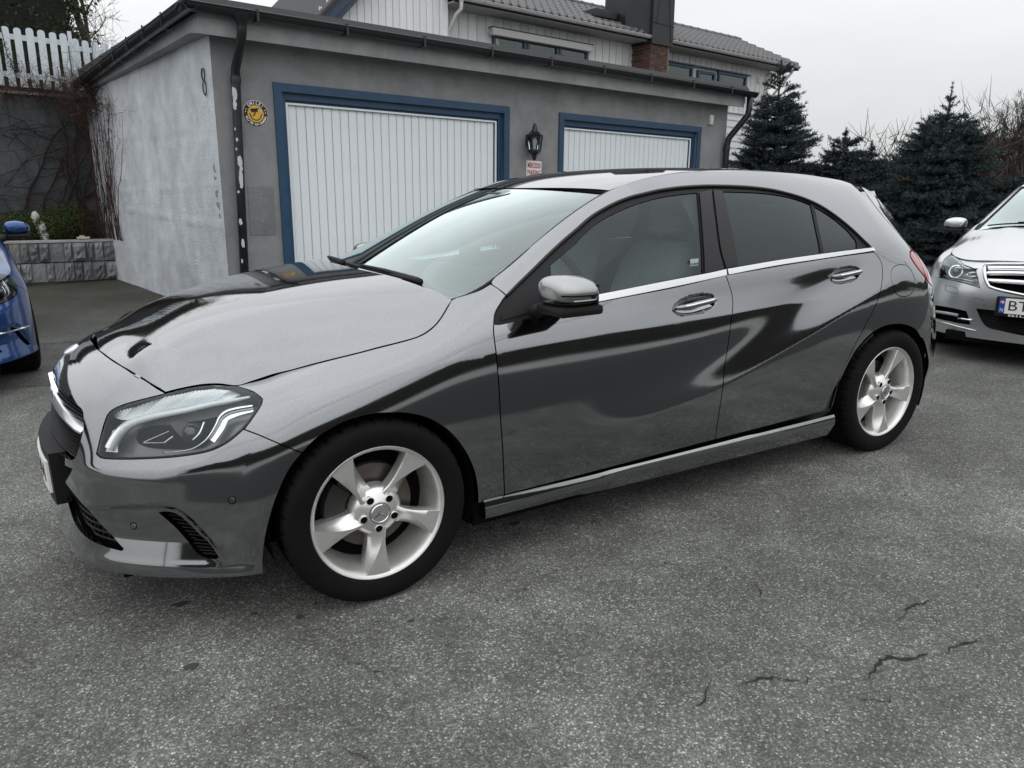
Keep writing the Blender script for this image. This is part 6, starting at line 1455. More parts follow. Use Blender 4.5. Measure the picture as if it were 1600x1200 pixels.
    b = MB(); b.tube([(7.0, 8.15, 6.39), (19.75, 8.15, 6.39)], .09, 10)
    for x in np.arange(7.3, 19.7, .38): b.lathe([(.10, -.02), (.105, 0), (.10, .02)], 10, 'x', Matrix.Translation((x, 8.15, 6.39)))
    b.build('ridge_tiles', M_tile, h, auto=40)
    b = MB(); b.box((19.70, 5.9, 5.2), (19.76, 5.98, 5.36)); b.prism([(5.92, 5.20), (5.92, 5.36), (8.15, 6.42), (8.15, 6.22)], 19.72, 19.78, 'yz'); b.build('verge_board', M_tile, h)
    b = MB(); b.box((7.0, 5.96, 5.20), (19.74, 6.53, 5.235)); b.build('soffit', mat('soffit_board', (.34, .34, .335), .8), h)
    b = MB(); b.box((7.0, 5.94, 5.225), (19.74, 5.96, 5.345)); b.build('fascia', M_roofing, h)
    for (xa, xb) in ((7.0, 12.92), (13.62, 19.72)):
        b = MB(); K = 9; vs = []; fs = []
        for x in (xa, xb):
            for k in range(K): t = math.pi*k/(K-1); vs.append((x, 5.875-.06*math.cos(t), 5.30-.06*math.sin(t)))
        for k in range(K-1): fs.append((k, k+1, K+k+1, K+k))
        fs += [tuple(range(K)), tuple(range(2*K-1, K-1, -1))]; b.add(vs, fs); b.tube([(xa, 5.813, 5.302), (xb, 5.813, 5.302)], .009, 6); b.build('gutter', M_gutw, h, auto=40)
    b = MB(); b.tube([(7.13, 5.875, 5.26), (7.13, 5.875, 5.08), (7.06, 5.95, 4.98), (6.83+.2, 6.16, 4.70), (7.03, 6.19, 4.6), (7.03, 6.19, 3.0)], .040, 10); b.lathe([(.042, -.07), (.06, 0)], 10, 'z', Matrix.Translation((7.13, 5.875, 5.27))); b.build('downpipe', M_gutw, h, smooth=True)
    b = MB(); b.tube([(19.35, 5.875, 5.26), (19.35, 5.875, 5.10), (19.28, 5.93, 5.0), (19.09, 6.40, 4.36), (19.09, 6.42, 4.25), (19.09, 6.42, 2.5)], .040, 10); b.build('downpipe', M_gutw, h, smooth=True)
    # chimney: brick foot, black sheet-metal hood above
    ch = empty('chimney', parent=h)
    cx0, cx1, cy0, cy1 = 12.93, 13.66, 5.86, 6.50
    b = MB(); b.box((cx0+.012, cy0+.012, 2.4), (cx1-.012, cy1, 5.14)); b.build('mortar', mat('mortar', (.24, .21, .19), .95, noise=(20, .2)), ch)
    M_br = [mat('brick_%s' % n, c, .85, noise=(25, .3), bump=(50, .4, .004)) for n, c in (('red', (.085, .040, .032)), ('dark', (.052, .028, .025)), ('brown', (.105, .055, .04)))]
    q = random.Random(2); bl, bh, jt = .215, .065, .014
    mb_ = MB().box((0, 0, 0), (bl, .03, bh)); mbh = MB().box((0, 0, 0), (.10, .03, bh))
    fm = [mesh('brick', mb_.v, mb_.f) for _ in range(3)]; hm = [mesh('brick', mbh.v, mbh.f) for _ in range(3)]
    for i in range(3): fm[i].materials.append(M_br[i]); hm[i].materials.append(M_br[i])
    for r in range(14):
        z = 4.03+r*(bh+jt); x = cx0+.0; first = r % 2
        while x < cx1-.05:
            L = .10 if first else bl; first = 0
            if x+L > cx1: L = .10
            link('brick', q.choice(hm if L < .2 else fm), None, ch, loc=(x, cy0-q.uniform(0, .004), z)); x += L+jt
        y = cy0+.035; first = (r+1) % 2
        while y < cy1-.1:
            L = .10 if first else bl; first = 0
            link('brick', q.choice(hm if L < .2 else fm), None, ch, loc=(cx0-q.uniform(0, .004), y+L, z), rot=(0, 0, R(-90))); y += L+jt
    b = MB(); vs = [(12.78, 5.80, 5.12), (13.72, 5.80, 5.12), (13.72, 7.0, 5.12), (12.78, 7.0, 5.12)]
    lo = [(12.90, 5.82, 5.12), (13.70, 5.82, 5.12), (13.70, 6.6, 5.12), (12.90, 6.6, 5.12)]; mi = [(12.90, 5.815, 5.18), (13.71, 5.815, 5.18), (13.71, 6.6, 5.9), (12.05, 6.5, 5.65)]; hi = [(12.02, 5.80, 5.55), (13.70, 5.80, 5.55), (13.70, 6.9, 6.6), (12.02, 6.9, 6.6)]; tp = [(12.04, 5.80, 7.4), (13.66, 5.80, 7.4), (13.66, 6.9, 7.4), (12.04, 6.9, 7.4)]
    lo = [(12.90, 5.80, 5.13), (13.70, 5.80, 5.13), (13.70, 6.6, 5.13), (12.90, 6.6, 5.13)]; mid_ = [(12.90, 5.80, 5.62), (13.70, 5.80, 5.62), (13.70, 6.9, 5.62), (12.90, 6.9, 5.62)]
    up = [(12.90, 5.80, 7.6), (13.66, 5.80, 7.6), (13.66, 6.9, 7.6), (12.90, 6.9, 7.6)]
    b.add(lo+mid_+up, [(3, 2, 1, 0)]+[(i, (i+1) % 4, 4+(i+1) % 4, 4+i) for i in range(4)]+[(4+i, 4+(i+1) % 4, 8+(i+1) % 4, 8+i) for i in range(4)]+[(8, 9, 10, 11)])
    b.build('metal_hood', mat('black_sheet_metal', (.020, .021, .023), .42, .3, noise=(3, .3)), ch)
    # folded seams and side skirt running down to the tiles
    b = MB(); b.add([(12.28, 6.15, 5.46), (12.90, 5.90, 5.33), (12.90, 6.9, 5.80), (12.28, 6.9, 5.80), (12.33, 6.15, 7.6), (12.90, 5.90, 7.6), (12.90, 6.9, 7.6), (12.33, 6.9, 7.6)], [(0, 1, 5, 4), (1, 2, 6, 5), (2, 3, 7, 6), (3, 0, 4, 7), (4, 5, 6, 7), (3, 2, 1, 0)]); b.build('metal_skirt', MATS['black_sheet_metal'], ch)
    b = MB()
    for (p, r_) in (((13.05, 5.795, 5.62), (13.30, 5.795, 7.6)), ((13.30, 5.795, 7.6), (13.62, 5.795, 5.2)), ((12.9, 5.795, 5.62), (13.70, 5.795, 5.60))): b.tube([p, r_], .008, 4)
    b.build('metal_seam', MATS['black_sheet_metal'], ch)
    # rooflight cowl beside the chimney
    b = MB(); b.bbox((11.5, 6.4, 5.66), (12.25, 7.0, 5.86), .05); b.build('roof_vent', M_roofing, h, auto=40)
    return h
HOUSE = build_house()
# ------------------------------------------------------------------ vegetation
def leaf_mat(name, c0, c1, scale=6, rough=.7):
    m = bpy.data.materials.new(name); m.use_nodes = True; t = m.node_tree; b = t.nodes['Principled BSDF']
    g = N(t, 'ShaderNodeNewGeometry'); r = N(t, 'ShaderNodeValToRGB'); r.color_ramp.elements[0].color = (*c0, 1); r.color_ramp.elements[1].color = (*c1, 1)
    t.links.new(g.outputs['Random Per Island'], r.inputs[0]); t.links.new(r.outputs[0], b.inputs['Base Color']); b.inputs['Roughness'].default_value = rough; b.inputs['Specular IOR Level'].default_value = .25
    return m
M_needle = leaf_mat('blue_spruce_needles', (.012, .021, .022), (.060, .085, .086))
M_conif = leaf_mat('conifer_green', (.008, .013, .006), (.032, .045, .016))
M_box = leaf_mat('box_green', (.012, .024, .005), (.058, .085, .015))
M_bark = mat('bark', (.050, .042, .036), .95, noise=(14, .35), bump=(30, .8, .01))
M_vine = mat('vine_brown', (.022, .015, .013), .9, noise=(10, .4)); M_vine2 = mat('vine_red', (.060, .026, .019), .85, noise=(10, .35))
M_twig = mat('grey_twig', (.040, .034, .030), .9, noise=(10, .3))
def np_mesh(name, V, F):
    me = bpy.data.meshes.new(name); V = np.asarray(V, np.float32); F = np.asarray(F, np.int32); k = F.shape[1]
    me.vertices.add(len(V)); me.vertices.foreach_set('co', V.ravel()); me.loops.add(F.size); me.loops.foreach_set('vertex_index', F.ravel()); me.polygons.add(len(F)); me.polygons.foreach_set('loop_start', np.arange(0, F.size, k, dtype=np.int32)); me.update(calc_edges=True); return me
def needle_cloud(P, D, L, rng, n=12, ln=.035, wd=.007, spread=55):
    """bottle-brush needles round twig segments starting at P along D with length L"""
    m = len(P); t = rng.random((m, n)); base = P[:, None]+D[:, None]*(t*L[:, None])[..., None]
    r = rng.normal(size=(m, n, 3)); r -= (r*D[:, None]).sum(-1, keepdims=True)*D[:, None]; r /= np.linalg.norm(r, axis=-1, keepdims=True)+1e-9
    a = np.radians(spread)*(.7+.6*rng.random((m, n, 1))); d = D[:, None]*np.cos(a)+r*np.sin(a)
    tip = base+d*(ln*(.7+.6*rng.random((m, n, 1)))); s = np.cross(d, rng.normal(size=(m, n, 3))); s /= np.linalg.norm(s, axis=-1, keepdims=True)+1e-9
    V = np.stack([base-s*wd/2, base+s*wd/2, tip], 2).reshape(-1, 3); return V, np.arange(len(V)).reshape(-1, 3)
def spruce(name, x, y, h, rmax, seed, label, z0=0., tip=.6, dens=1.0):
    rng = np.random.default_rng(seed); t_ = empty(name, (x, y, z0), label=label, cat='tree', group='blue spruces at the edge of the drive')
    b = MB(); b.tube([(0, 0, -.1), (.02, 0, h*.5), (0, .01, h*.85), (0, 0, h)], [.09*h/4, .05*h/4, .018, .006], 8); b.build('trunk', M_bark, t_, smooth=True)
    P = []; D = []; L = []; bt = MB(); nsc = h/4
    z = .25
    while z < h-.05:
        f = z/h; r = rmax*min(1.0, ((1-f)**.78*1.22)*(.60+.40*min(1, f/.22)))
        nb = int(rng.integers(6, 9)*(1 if f < .85 else .7)) if f < .93 else 4
        if f > 1-tip/h: r = max(.05, .42*(h-z)); nb = 5
        a0 = rng.random()*6.28
        for k in range(nb):
            a = a0+6.283*k/nb+rng.normal()*.22; rl = r*rng.uniform(.68, 1.12); zz = z+rng.normal()*.05*nsc
            lift = .55 if f > .85 else (.12 if f > .5 else -.10)
            ns = max(4, int(rl/.085)); pts = []
            for i in range(ns+1):
                s = i/ns; pts.append(np.array([math.cos(a)*rl*s+rng.normal()*.012, math.sin(a)*rl*s+rng.normal()*.012, zz+rl*(lift*s-.18*s*s+.20*s**3)]))
            bt.tube(pts, [max(.003, .013*nsc*(1-i/(ns+.5))) for i in range(ns+1)], 4)
            for i in range(ns):
                s = (i+.5)/ns; p = pts[i]; d = pts[i+1]-pts[i]; l = np.linalg.norm(d); d /= l
                P.append(p); D.append(d); L.append(l)
                if s < .18 or (f > 1-.8*tip/h and s > .3): continue
                side = np.array([-math.sin(a), math.cos(a), 0])
                for sg in (1, -1):
                    for rep in range(3 if s < .8 else 2):
                        tl = (.14+.48*rl*(1-s)**.7*rng.uniform(.6, 1.05))*dens; dd = d*.75+side*sg*rng.uniform(.5, .95)+np.array([0, 0, rng.normal()*.16+.03]); dd /= np.linalg.norm(dd)
                        k2 = max(1, int(tl/.085)); q = p+d*l*rng.random()
                        for j in range(k2):
                            e = dd+np.array([0, 0, .06*j]); e /= np.linalg.norm(e); P.append(q); D.append(e); L.append(.09); q = q+e*.085
                            if j > 0 and rng.random() < .75:
                                e2 = e+d*rng.uniform(.3, .8)+rng.normal(size=3)*.25; e2 /= np.linalg.norm(e2); P.append(q-e*.03); D.append(e2); L.append(.075)
        z += (.125 if f < .6 else .14 if f < .8 else .22)*nsc*rng.uniform(.85, 1.15)
    for zz in np.linspace(h-tip*.8, h, 12): P.append(np.array([0, 0, zz])); D.append(np.array([0, 0, 1.])); L.append(.07)
    P = np.array(P); D = np.array(D); L = np.array(L); print('spruce twigs', len(P))
    V, F = needle_cloud(P, D, L, rng, n=12, ln=.048, wd=.012); me = np_mesh('needles', V, F); link('foliage', me, M_needle, t_)
    bt.build('branches', M_bark, t_); return t_
spruce('spruce_tree', 11.35, 7.35, 3.5, 1.05, 1, 'tall blue spruce right against the corner of the house', tip=.22)
spruce('spruce_tree', 12.35, 6.55, 2.25, .95, 2, 'small blue spruce between the two larger spruces', tip=.30)
spruce('spruce_tree', 11.9, 4.35, 2.8, 1.10, 3, 'tall blue spruce with a long bare leader behind the silver car', tip=.62)
spruce('spruce_tree', 12.9, 6.35, 2.02, .7, 4, 'short second leader spruce peeping out left of the small spruce', tip=.3)
spruce('spruce_tree', 11.3, 5.55, 1.45, 1.15, 5, 'low spreading spruce filling the gap behind the grey hatchback', tip=.3)
spruce('spruce_tree', 12.6, 3.3, 1.6, 1.0, 6, 'low blue spruce half hidden by the silver car', tip=.3)
def blob_foliage(name, M, parent, boxes, n, size, rng, kind='ellipsoid', clump=.10):
    """leafy mass: many small leaves in clumps near the surface of lumpy volumes"""
    V = []
    for (c, r) in boxes:
        c = np.array(c); r = np.array(r); k = int(n*(r[0]*r[1]+r[1]*r[2]+r[0]*r[2])); d = rng.normal(size=(k, 3)); 
        if kind == 'box': d = rng.uniform(-1, 1, size=(k, 3)); ax = rng.integers(0, 3, k); d[np.arange(k), ax] = np.sign(d[np.arange(k), ax])*rng.uniform(.85, 1, k)
        else: d /= np.linalg.norm(d, axis=1, keepdims=True); d *= rng.uniform(.72, 1.06, (k, 1))
        lump = 1+.10*np.sin(d[:, :1]*7+c[0]*3)*np.sin(d[:, 1:2]*8+1)+.06*np.sin(d[:, 2:]*13+d[:, :1]*9)
        p = c+d*r*lump+rng.normal(size=(k, 3))*clump*.25
        nrm = d/r; nrm /= np.linalg.norm(nrm, axis=1, keepdims=True); nrm += rng.normal(size=(k, 3))*.55; nrm /= np.linalg.norm(nrm, axis=1, keepdims=True)
        u = np.cross(nrm, rng.normal(size=(k, 3))); u /= np.linalg.norm(u, axis=1, keepdims=True); w = np.cross(nrm, u); s = size*(.6+.8*rng.random((k, 1)))
        V.append(np.stack([p-u*s*.5, p+w*s*.28, p+u*s*.6, p-w*s*.28], 1).reshape(-1, 3))
    V = np.concatenate(V); return link(name, np_mesh(name, V, np.arange(len(V)).reshape(-1, 4)), M, parent)
def gw(x, y, z): return GM @ Vector((x, y, z))
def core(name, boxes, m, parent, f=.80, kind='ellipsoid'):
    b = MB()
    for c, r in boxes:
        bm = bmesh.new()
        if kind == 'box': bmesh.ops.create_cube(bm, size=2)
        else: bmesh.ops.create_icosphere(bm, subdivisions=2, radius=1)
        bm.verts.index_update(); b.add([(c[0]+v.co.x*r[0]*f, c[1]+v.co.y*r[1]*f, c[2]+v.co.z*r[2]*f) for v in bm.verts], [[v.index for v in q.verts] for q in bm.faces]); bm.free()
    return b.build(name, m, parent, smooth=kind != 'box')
M_core = mat('foliage_shadow', (.006, .009, .004), .95)  # near-black filler cores, the shade between leaves put into colour
rng = np.random.default_rng(9)
for (x, y, z, r, lab) in ((-.60, 5.45, .80, (.36, .28, .30), 'rounded green box shrub in the planter beside the vine'), (-1.12, 5.50, .74, (.32, .26, .26), 'green box shrub behind the blue car mirror')):
    o = gthing('box_shrub', (x, y, z), label=lab, cat='shrub', group='box shrubs in the planter'); bx = [((0, 0, 0), r), ((.10, .05, .05), (r[0]*.8, r[1]*.9, r[2]*.85)), ((-.14, 0, -.02), (r[0]*.75, r[1]*.9, r[2]*.8))]
    core('inner_core', bx, M_core, o); blob_foliage('foliage', M_box, o, bx, 15000, .026, rng)
# white stones between the shrubs
for k, (x, y, z, s, lab) in enumerate(((-.90, 5.36, .76, .11, 'upright white quartz stone between the two box shrubs'), (-.86, 5.33, .66, .07, 'lower white quartz stone leaning by the box shrub'), (-.95, 5.42, .93, .08, 'white quartz stone topmost of the little pile'))):
    bm = bmesh.new(); bmesh.ops.create_icosphere(bm, subdivisions=3, radius=1); q = np.random.default_rng(k)
    for v in bm.verts:
        n_ = math.sin(v.co.x*3+k)*.16+math.sin(v.co.y*4+2*k)*.14+math.sin(v.co.z*5)*.10+q.normal()*.03; v.co = v.co*(1+n_); v.co.x *= s*.8; v.co.y *= s*.7; v.co.z *= s*1.25
    me = bpy.data.meshes.new('quartz_stone'); bm.to_mesh(me); bm.free(); o = link('quartz_stone', me, mat('white_quartz', (.55, .53, .52), .7, noise=(12, .25), bump=(20, .5, .01))); o.matrix_world = GM @ Matrix.Translation((x, y, z)); tag(o, lab, 'stone', 'quartz stones in the planter')
o = gthing('driftwood_piece', (-.40, 5.10, .625), label='small bleached piece of wood lying on the planter edge', cat='wood')
b = MB(); b.bbox((-.085, -.03, 0), (.085, .03, .03), .01); b.bbox((-.05, -.025, .03), (.02, .025, .05), .008); b.build('piece', mat('bleached_wood', (.62, .55, .48), .7, noise=(14, .2)), o, auto=40)
# ------------------------------------------------------------------ bare climbing vine over the retaining wall and the corner of the garage
def wander(rng, p, d, n, step, wob, grav=0., wall=None, flat=.0):
    pts = [np.array(p, float)]; d = np.array(d, float)
    for i in range(n):
        d = d+rng.normal(size=3)*wob; d[2] += grav
        if wall: d[wall[0]] = (wall[1]-pts[-1][wall[0]])*4+rng.normal()*flat
        d /= np.linalg.norm(d)+1e-9; pts.append(pts[-1]+d*step)
    return pts
vr = np.random.default_rng(12)
vine = gthing('climbing_vine', label='leafless climbing vine sprawling over the retaining wall below the fence', cat='climber')
b1 = MB(); b2 = MB(); buds = MB()
def sprout(mbs, pts, r0, depth, n, wall, rng):
    rr_ = [r0*(1-.75*i/(len(pts)-1)) for i in range(len(pts))]; mbs.tube(pts, rr_, 4 if depth else 6, caps=False)
    if depth >= 2: return
    for _ in range(n):
        i = int(rng.integers(1, len(pts)-1)); d = pts[i]-pts[i-1]; d = d/np.linalg.norm(d)+rng.normal(size=3)*.8; d /= np.linalg.norm(d)
        sprout(b2 if rng.random() < .5 else mbs, wander(rng, pts[i], d, int(rng.integers(6, 14)), .045, .28, .01, wall, .25), max(.0016, rr_[i]*.5), depth+1, max(1, n//2), wall, rng)
# trunks on the back wall
for x in (-2.6, -2.2, -1.75, -1.55, -1.2, -.95, -.72, -.5, -.32, -.15, -.05):
    sprout(b1, wander(vr, (x, 5.80, .66), (vr.normal()*.35, 0, 1), 26, .085, .16, .03, (1, 5.79), .05), vr.uniform(.014, .030), 0, 9, (1, 5.76), vr)
for k in range(60):
    sprout(b1, wander(vr, (vr.uniform(-2.5, 0), 5.79, vr.uniform(.8, 2.3)), (vr.normal(), 0, vr.normal()*.6), 16, .07, .22, .01, (1, 5.77), .06), vr.uniform(.003, .008), 1, 5, (1, 5.76), vr)
# stems up the garage side wall
for k in range(26):
    y = 5.7-abs(vr.normal())*.8; xw = .09-.13*(y/5.2)
    sprout(b1 if k % 2 else b2, wander(vr, (xw, y, .62), (0, vr.normal()*.10, 1), 24, .085, .16, .04, (0, xw-.02), .05), vr.uniform(.004, .010), 0, 5, (0, xw-.03), vr)
for k in range(16):
    y = 3.9+vr.random()*1.6; xw = .09-.13*(y/5.2); sprout(b2, wander(vr, (xw-.03, y, vr.uniform(1.9, 2.6)), (-.1, -1, vr.normal()*.4), 9, .06, .25, -.02, None), vr.uniform(.002, .005), 1, 4, None, vr)
for k in range(18):   # under and over the eave
    y = 2.6+vr.random()*3; sprout(b1, wander(vr, (-.02, 5.4, 2.7), (vr.normal()*.04, -1, .03), int(vr.integers(14, 40)), .07, .14, .0, (0, -.04+vr.normal()*.06), .05), vr.uniform(.003, .006), 1, 5, None, vr)
# tangled cushion along the coping and the gutter corner
for k in range(320):
    x = -2.9+2.95*vr.random()**.7; sprout(b2 if k % 3 else b1, wander(vr, (x, 5.80+vr.normal()*.09, 2.66+abs(vr.normal())*.10), (vr.normal(), vr.normal()*.5, vr.normal()*.5+.25), 9, .055, .40, .0, None), vr.uniform(.0025, .006), 1, 3, None, vr)
for k in range(220):
    sprout(b1 if k % 2 else b2, wander(vr, (-.12+vr.normal()*.14, 5.2+vr.normal()*.35, 2.65+vr.normal()*.16), (vr.normal(), vr.normal(), vr.normal()*.7), 10, .05, .45, .0, None), vr.uniform(.002, .006), 1, 3, None, vr)
for k in range(70):   # twiggy litter at the foot
    sprout(b2, wander(vr, (-.35+vr.normal()*.2, 5.45+vr.normal()*.15, .64+abs(vr.normal())*.12), (vr.normal(), vr.normal(), abs(vr.normal())), 7, .05, .4, .0, None), .003, 1, 2, None, vr)
tag(b1.build('brown_stems', M_vine, vine), kind='stuff'); tag(b2.build('red_shoots', M_vine2, vine), kind='stuff')
o = gthing('fern_sprig', (-.97, 5.88, 3.1), label='small green sprig climbing a picket of the white fence', cat='plant'); blob_foliage('foliage', M_box, o, [((.06, -.03, .05), (.06, .03, .10)), ((.11, -.02, -.05), (.05, .03, .05)), ((-.02, -.03, .22), (.03, .02, .14))], 14000, .022, rng)
b = MB(); b.tube([(.12, -.02, -.3), (.05, -.02, 0), (0, -.02, .2), (-.03, -.02, .55)], .006, 5); b.build('stem', M_vine, o)
# ------------------------------------------------------------------ hedge and bare tree behind the fence
hd = gthing('conifer_hedge', (-2.7, 8.0, 3.9), label='tall clipped dark conifer hedge behind the white picket fence', cat='hedge'); bx = [((0, 0, 0), (3.02, .7, 1.35))]
core('inner_core', bx, M_core, hd, .93, 'box'); blob_foliage('foliage', M_conif, hd, bx, 6500, .055, rng, 'box', .16)
def bare_tree(name, loc, h, seed, label, mat_, trunks=1, r0=.12, spread=.55, group=None, levels=5, up=.25, cat='tree', first=.28, parent_world=True):
    rng = np.random.default_rng(seed); o = empty(name, loc, label=label, cat=cat, group=group); tr = MB(); cr = MB()
    def grow(p, d, L, r, lev):
        n = 5; pts = [p]
        for i in range(n):
            d = d+rng.normal(size=3)*.12+np.array([0, 0, up*.12]); d /= np.linalg.norm(d); pts.append(pts[-1]+d*L/n)
        mb_ = tr if lev == 0 else cr
        mb_.tube(pts, [r*(1-.4*i/n) for i in range(n+1)], 7 if lev == 0 else (5 if lev < 2 else 3), caps=False)
        if lev >= levels: return
        k = int(rng.integers(3, 6))
        for j in range(k):
            s = rng.uniform(first if lev == 0 else .25, 1.0); i = min(n-1, int(s*n)); q = pts[i]+(pts[i+1]-pts[i])*(s*n-i)
            e = d*.6+rng.normal(size=3)*spread+np.array([0, 0, up]); e /= np.linalg.norm(e); grow(q, e, L*rng.uniform(.52, .80), max(.0035, r*(1-.4*s)*rng.uniform(.42, .62)), lev+1)
    for k in range(trunks):
        d = np.array([rng.normal()*.12*trunks**.5, rng.normal()*.12*trunks**.5, 1.]); grow(np.array([rng.normal()*.18*(trunks-1), rng.normal()*.18*(trunks-1), 0.]), d/np.linalg.norm(d), h*rng.uniform(.36, .5), r0*rng.uniform(.7, 1), 0)
    tr.build('trunk', mat_, o, smooth=True); cr.build('crown', mat_, o); return o
p = gw(.85, 9.6, 2.7); bare_tree('bare_tree', p, 5.4, 5, 'leafless spreading tree behind the hedge and garage roof', M_bark, 2, .13, .62, levels=5, up=.10, first=.35)
p = gw(-.2, 9.2, 2.7); 
# rounded clipped shrub by the house corner
o = gthing('round_shrub', (17.0, 5.6, 1.75), label='rounded yellowish green shrub below the white siding beside the downpipe', cat='shrub'); bx = [((0, 0, 0), (.62, .5, .72)), ((.15, 0, -.5), (.6, .5, .6))]
core('inner_core', bx, M_core, o); blob_foliage('foliage', leaf_mat('golden_conifer', (.03, .033, .008), (.11, .105, .03)), o, bx, 4000, .05, rng)
# ------------------------------------------------------------------ far bank of bare shrubs and small trees right of the drive
for k, (x, y, h, s, tr, lab) in enumerate((
    (19.5, 5.3, 3.5, 21, 3, 'tall airy leafless tree rising above the silver car'), (22.0, 4.0, 4.2, 22, 3, 'leafless tree at the right edge of the view'), (18.0, 6.9, 2.6, 23, 3, 'slender leafless tree right of the long-leader spruce'), (25, 6.5, 3.8, 24, 3, 'farthest pale leafless tree behind the others'), (20.5, 3.2, 3.4, 27, 3, 'leafless tree low behind the silver car windscreen'))):
    bare_tree('bare_tree', (x, y, 0), h, s, lab, M_twig, tr, .07, .42, group='leafless trees beyond the drive', levels=6 if k < 2 else 5, up=.34)
M_brush = leaf_mat('brown_brush', (.012, .010, .008), (.055, .040, .030))
br = empty('brush_bank', (0, 0, 0)); tag(br, 'dense brown leafless brush and dark evergreens beyond the drive', 'bushes', kind='stuff')
def brush(name, c, r, n, seed, m, ln=.5):
    q = np.random.default_rng(seed); k = n; p = np.array(c)+q.uniform(-1, 1, (k, 3))*np.array(r)*np.array([1, 1, 1]); p[:, 2] = np.abs(q.normal(size=k))*r[2]*.55; p[:, 2] = np.minimum(p[:, 2], r[2]*(1.0+.25*np.sin(p[:, 0]*1.3)*np.sin(p[:, 1]*1.7)))
    d = q.normal(size=(k, 3)); d[:, 2] = np.abs(d[:, 2])+.6; d /= np.linalg.norm(d, axis=1, keepdims=True); s = np.cross(d, q.normal(size=(k, 3))); s /= np.linalg.norm(s, axis=1, keepdims=True); L = ln*(.4+q.random((k, 1))); w = .010
    V = np.stack([p-s*w, p+s*w, p+d*L+s*w*.2, p+d*L-s*w*.2], 1).reshape(-1, 3); return link(name, np_mesh(name, V, np.arange(len(V)).reshape(-1, 4)), m, br)
brush('brush', (19.5, 5.0, 0), (4.5, 4.0, 1.9), 26000, 1, M_brush); brush('brush', (24, 4, 0), (5, 6, 2.6), 24000, 2, M_brush, .7)
b = MB(); b.box((15, -3, -.2), (60, -2.9, 1.0)); 
# far knoll closing the horizon on the right and left
def ridge(name, pts, m, zs, depth=14):
    vs = []; fs = []; n = len(pts)
    for (x, y), z in zip(pts, zs): vs += [(x, y, -1), (x, y, z)]
    for (x, y), z in zip(pts, zs): d = Vector((x, y, 0)).normalized()*depth; vs += [(x+d.x, y+d.y, z*1.3), ]
    for i in range(n-1): fs += [(2*i, 2*i+2, 2*i+3, 2*i+1), (2*i+1, 2*i+3, 2*n+i+1, 2*n+i)]
    return tag(link(name, mesh(name, vs, fs, smooth=True), m), kind='structure')
ridge('hill', [(70*math.cos(R(a)), 70*math.sin(R(a))) for a in range(-40, 60, 4)], mat('far_wood', (.030, .030, .026), .95, noise=(.6, .5)), [3.2+1.0*math.sin(a*.9)+.6*math.sin(a*2.3) for a in range(25)])
# distant white house glimpsed through the branches
fh = empty('distant_house', (27.5, 9.2, 0), label='distant white and brick house glimpsed through bare branches', cat='house')
b = MB(); b.box((-2, -2, 0), (2, 2, 1.5)); b.build('wall', mat('far_brick', (.16, .09, .07), .9), fh); b = MB(); b.prism([(-2.4, 1.5), (2.4, 1.5), (0, 2.3)], -2.3, 2.3, 'xz'); b.build('roof', mat('far_roof_white', (.5, .52, .54), .7), fh)
for k in range(3): b = MB(); b.box((-1.5+k*1.1, -2.05, .5), (-.8+k*1.1, -2.0, 1.2)); b.build('window', mat('far_window', (.55, .57, .6), .3), fh)
# ------------------------------------------------------------------ unseen ground behind the photographer; hedge, verge and road added for reflections
hb = empty('reflection_hedge', (2, -12.8, 0), label='unseen hedge behind the photographer, added for the car reflections', cat='hedge'); bx = [((0, 0, 1.15), (24, .7, 1.15))]  # added out of view, height and tone set for the doors' dark reflected band
core('inner_core', bx, mat('hedge_twigs', (.045, .045, .04), .95), hb, .95, 'box'); blob_foliage('foliage', leaf_mat('reflection_hedge_leaf', (.055, .060, .055), (.15, .155, .145)), hb, bx, 900, .12, rng, 'box', .2)
wd = empty('far_wood', (0, 0, 0)); tag(wd, kind='stuff')
def wood(pts, hmin, hmax, seed, m):
    q = np.random.default_rng(seed); V = []
    for (x, y) in pts:
        h = q.uniform(hmin, hmax); r = h*.22; k = 260; z = q.random(k)**1.3; a = q.random(k)*6.283; rr_ = r*(1-z)*np.sqrt(q.random(k)); p = np.stack([x+rr_*np.cos(a), y+rr_*np.sin(a), z*h], 1)
        u = q.normal(size=(k, 3)); u /= np.linalg.norm(u, axis=1, keepdims=True); w = np.cross(u, q.normal(size=(k, 3))); w /= np.linalg.norm(w, axis=1, keepdims=True); s = h*.055
        V.append(np.stack([p-u*s, p+w*s, p+u*s, p-w*s], 1).reshape(-1, 3))
    V = np.concatenate(V); return link('trees', np_mesh('trees', V, np.arange(len(V)).reshape(-1, 4)), m, wd)
q_ = random.Random(3); wood([(q_.uniform(-45, 60), q_.uniform(-46, -30)) for _ in range(150)], 1.6, 3.4, 4, M_conif)
vg = link('reflection_verge', mesh('reflection_verge', [(-60, -9.6, .008), (90, -9.6, .008), (90, -5.7, .008), (-60, -5.7, .008)], [(0, 1, 2, 3)]), mat('reflection_pale', (.34, .335, .32), .95, noise=(1.2, .45))); tag(vg, kind='structure')  # unseen pale strip, added to reflect as the light streak on the doors
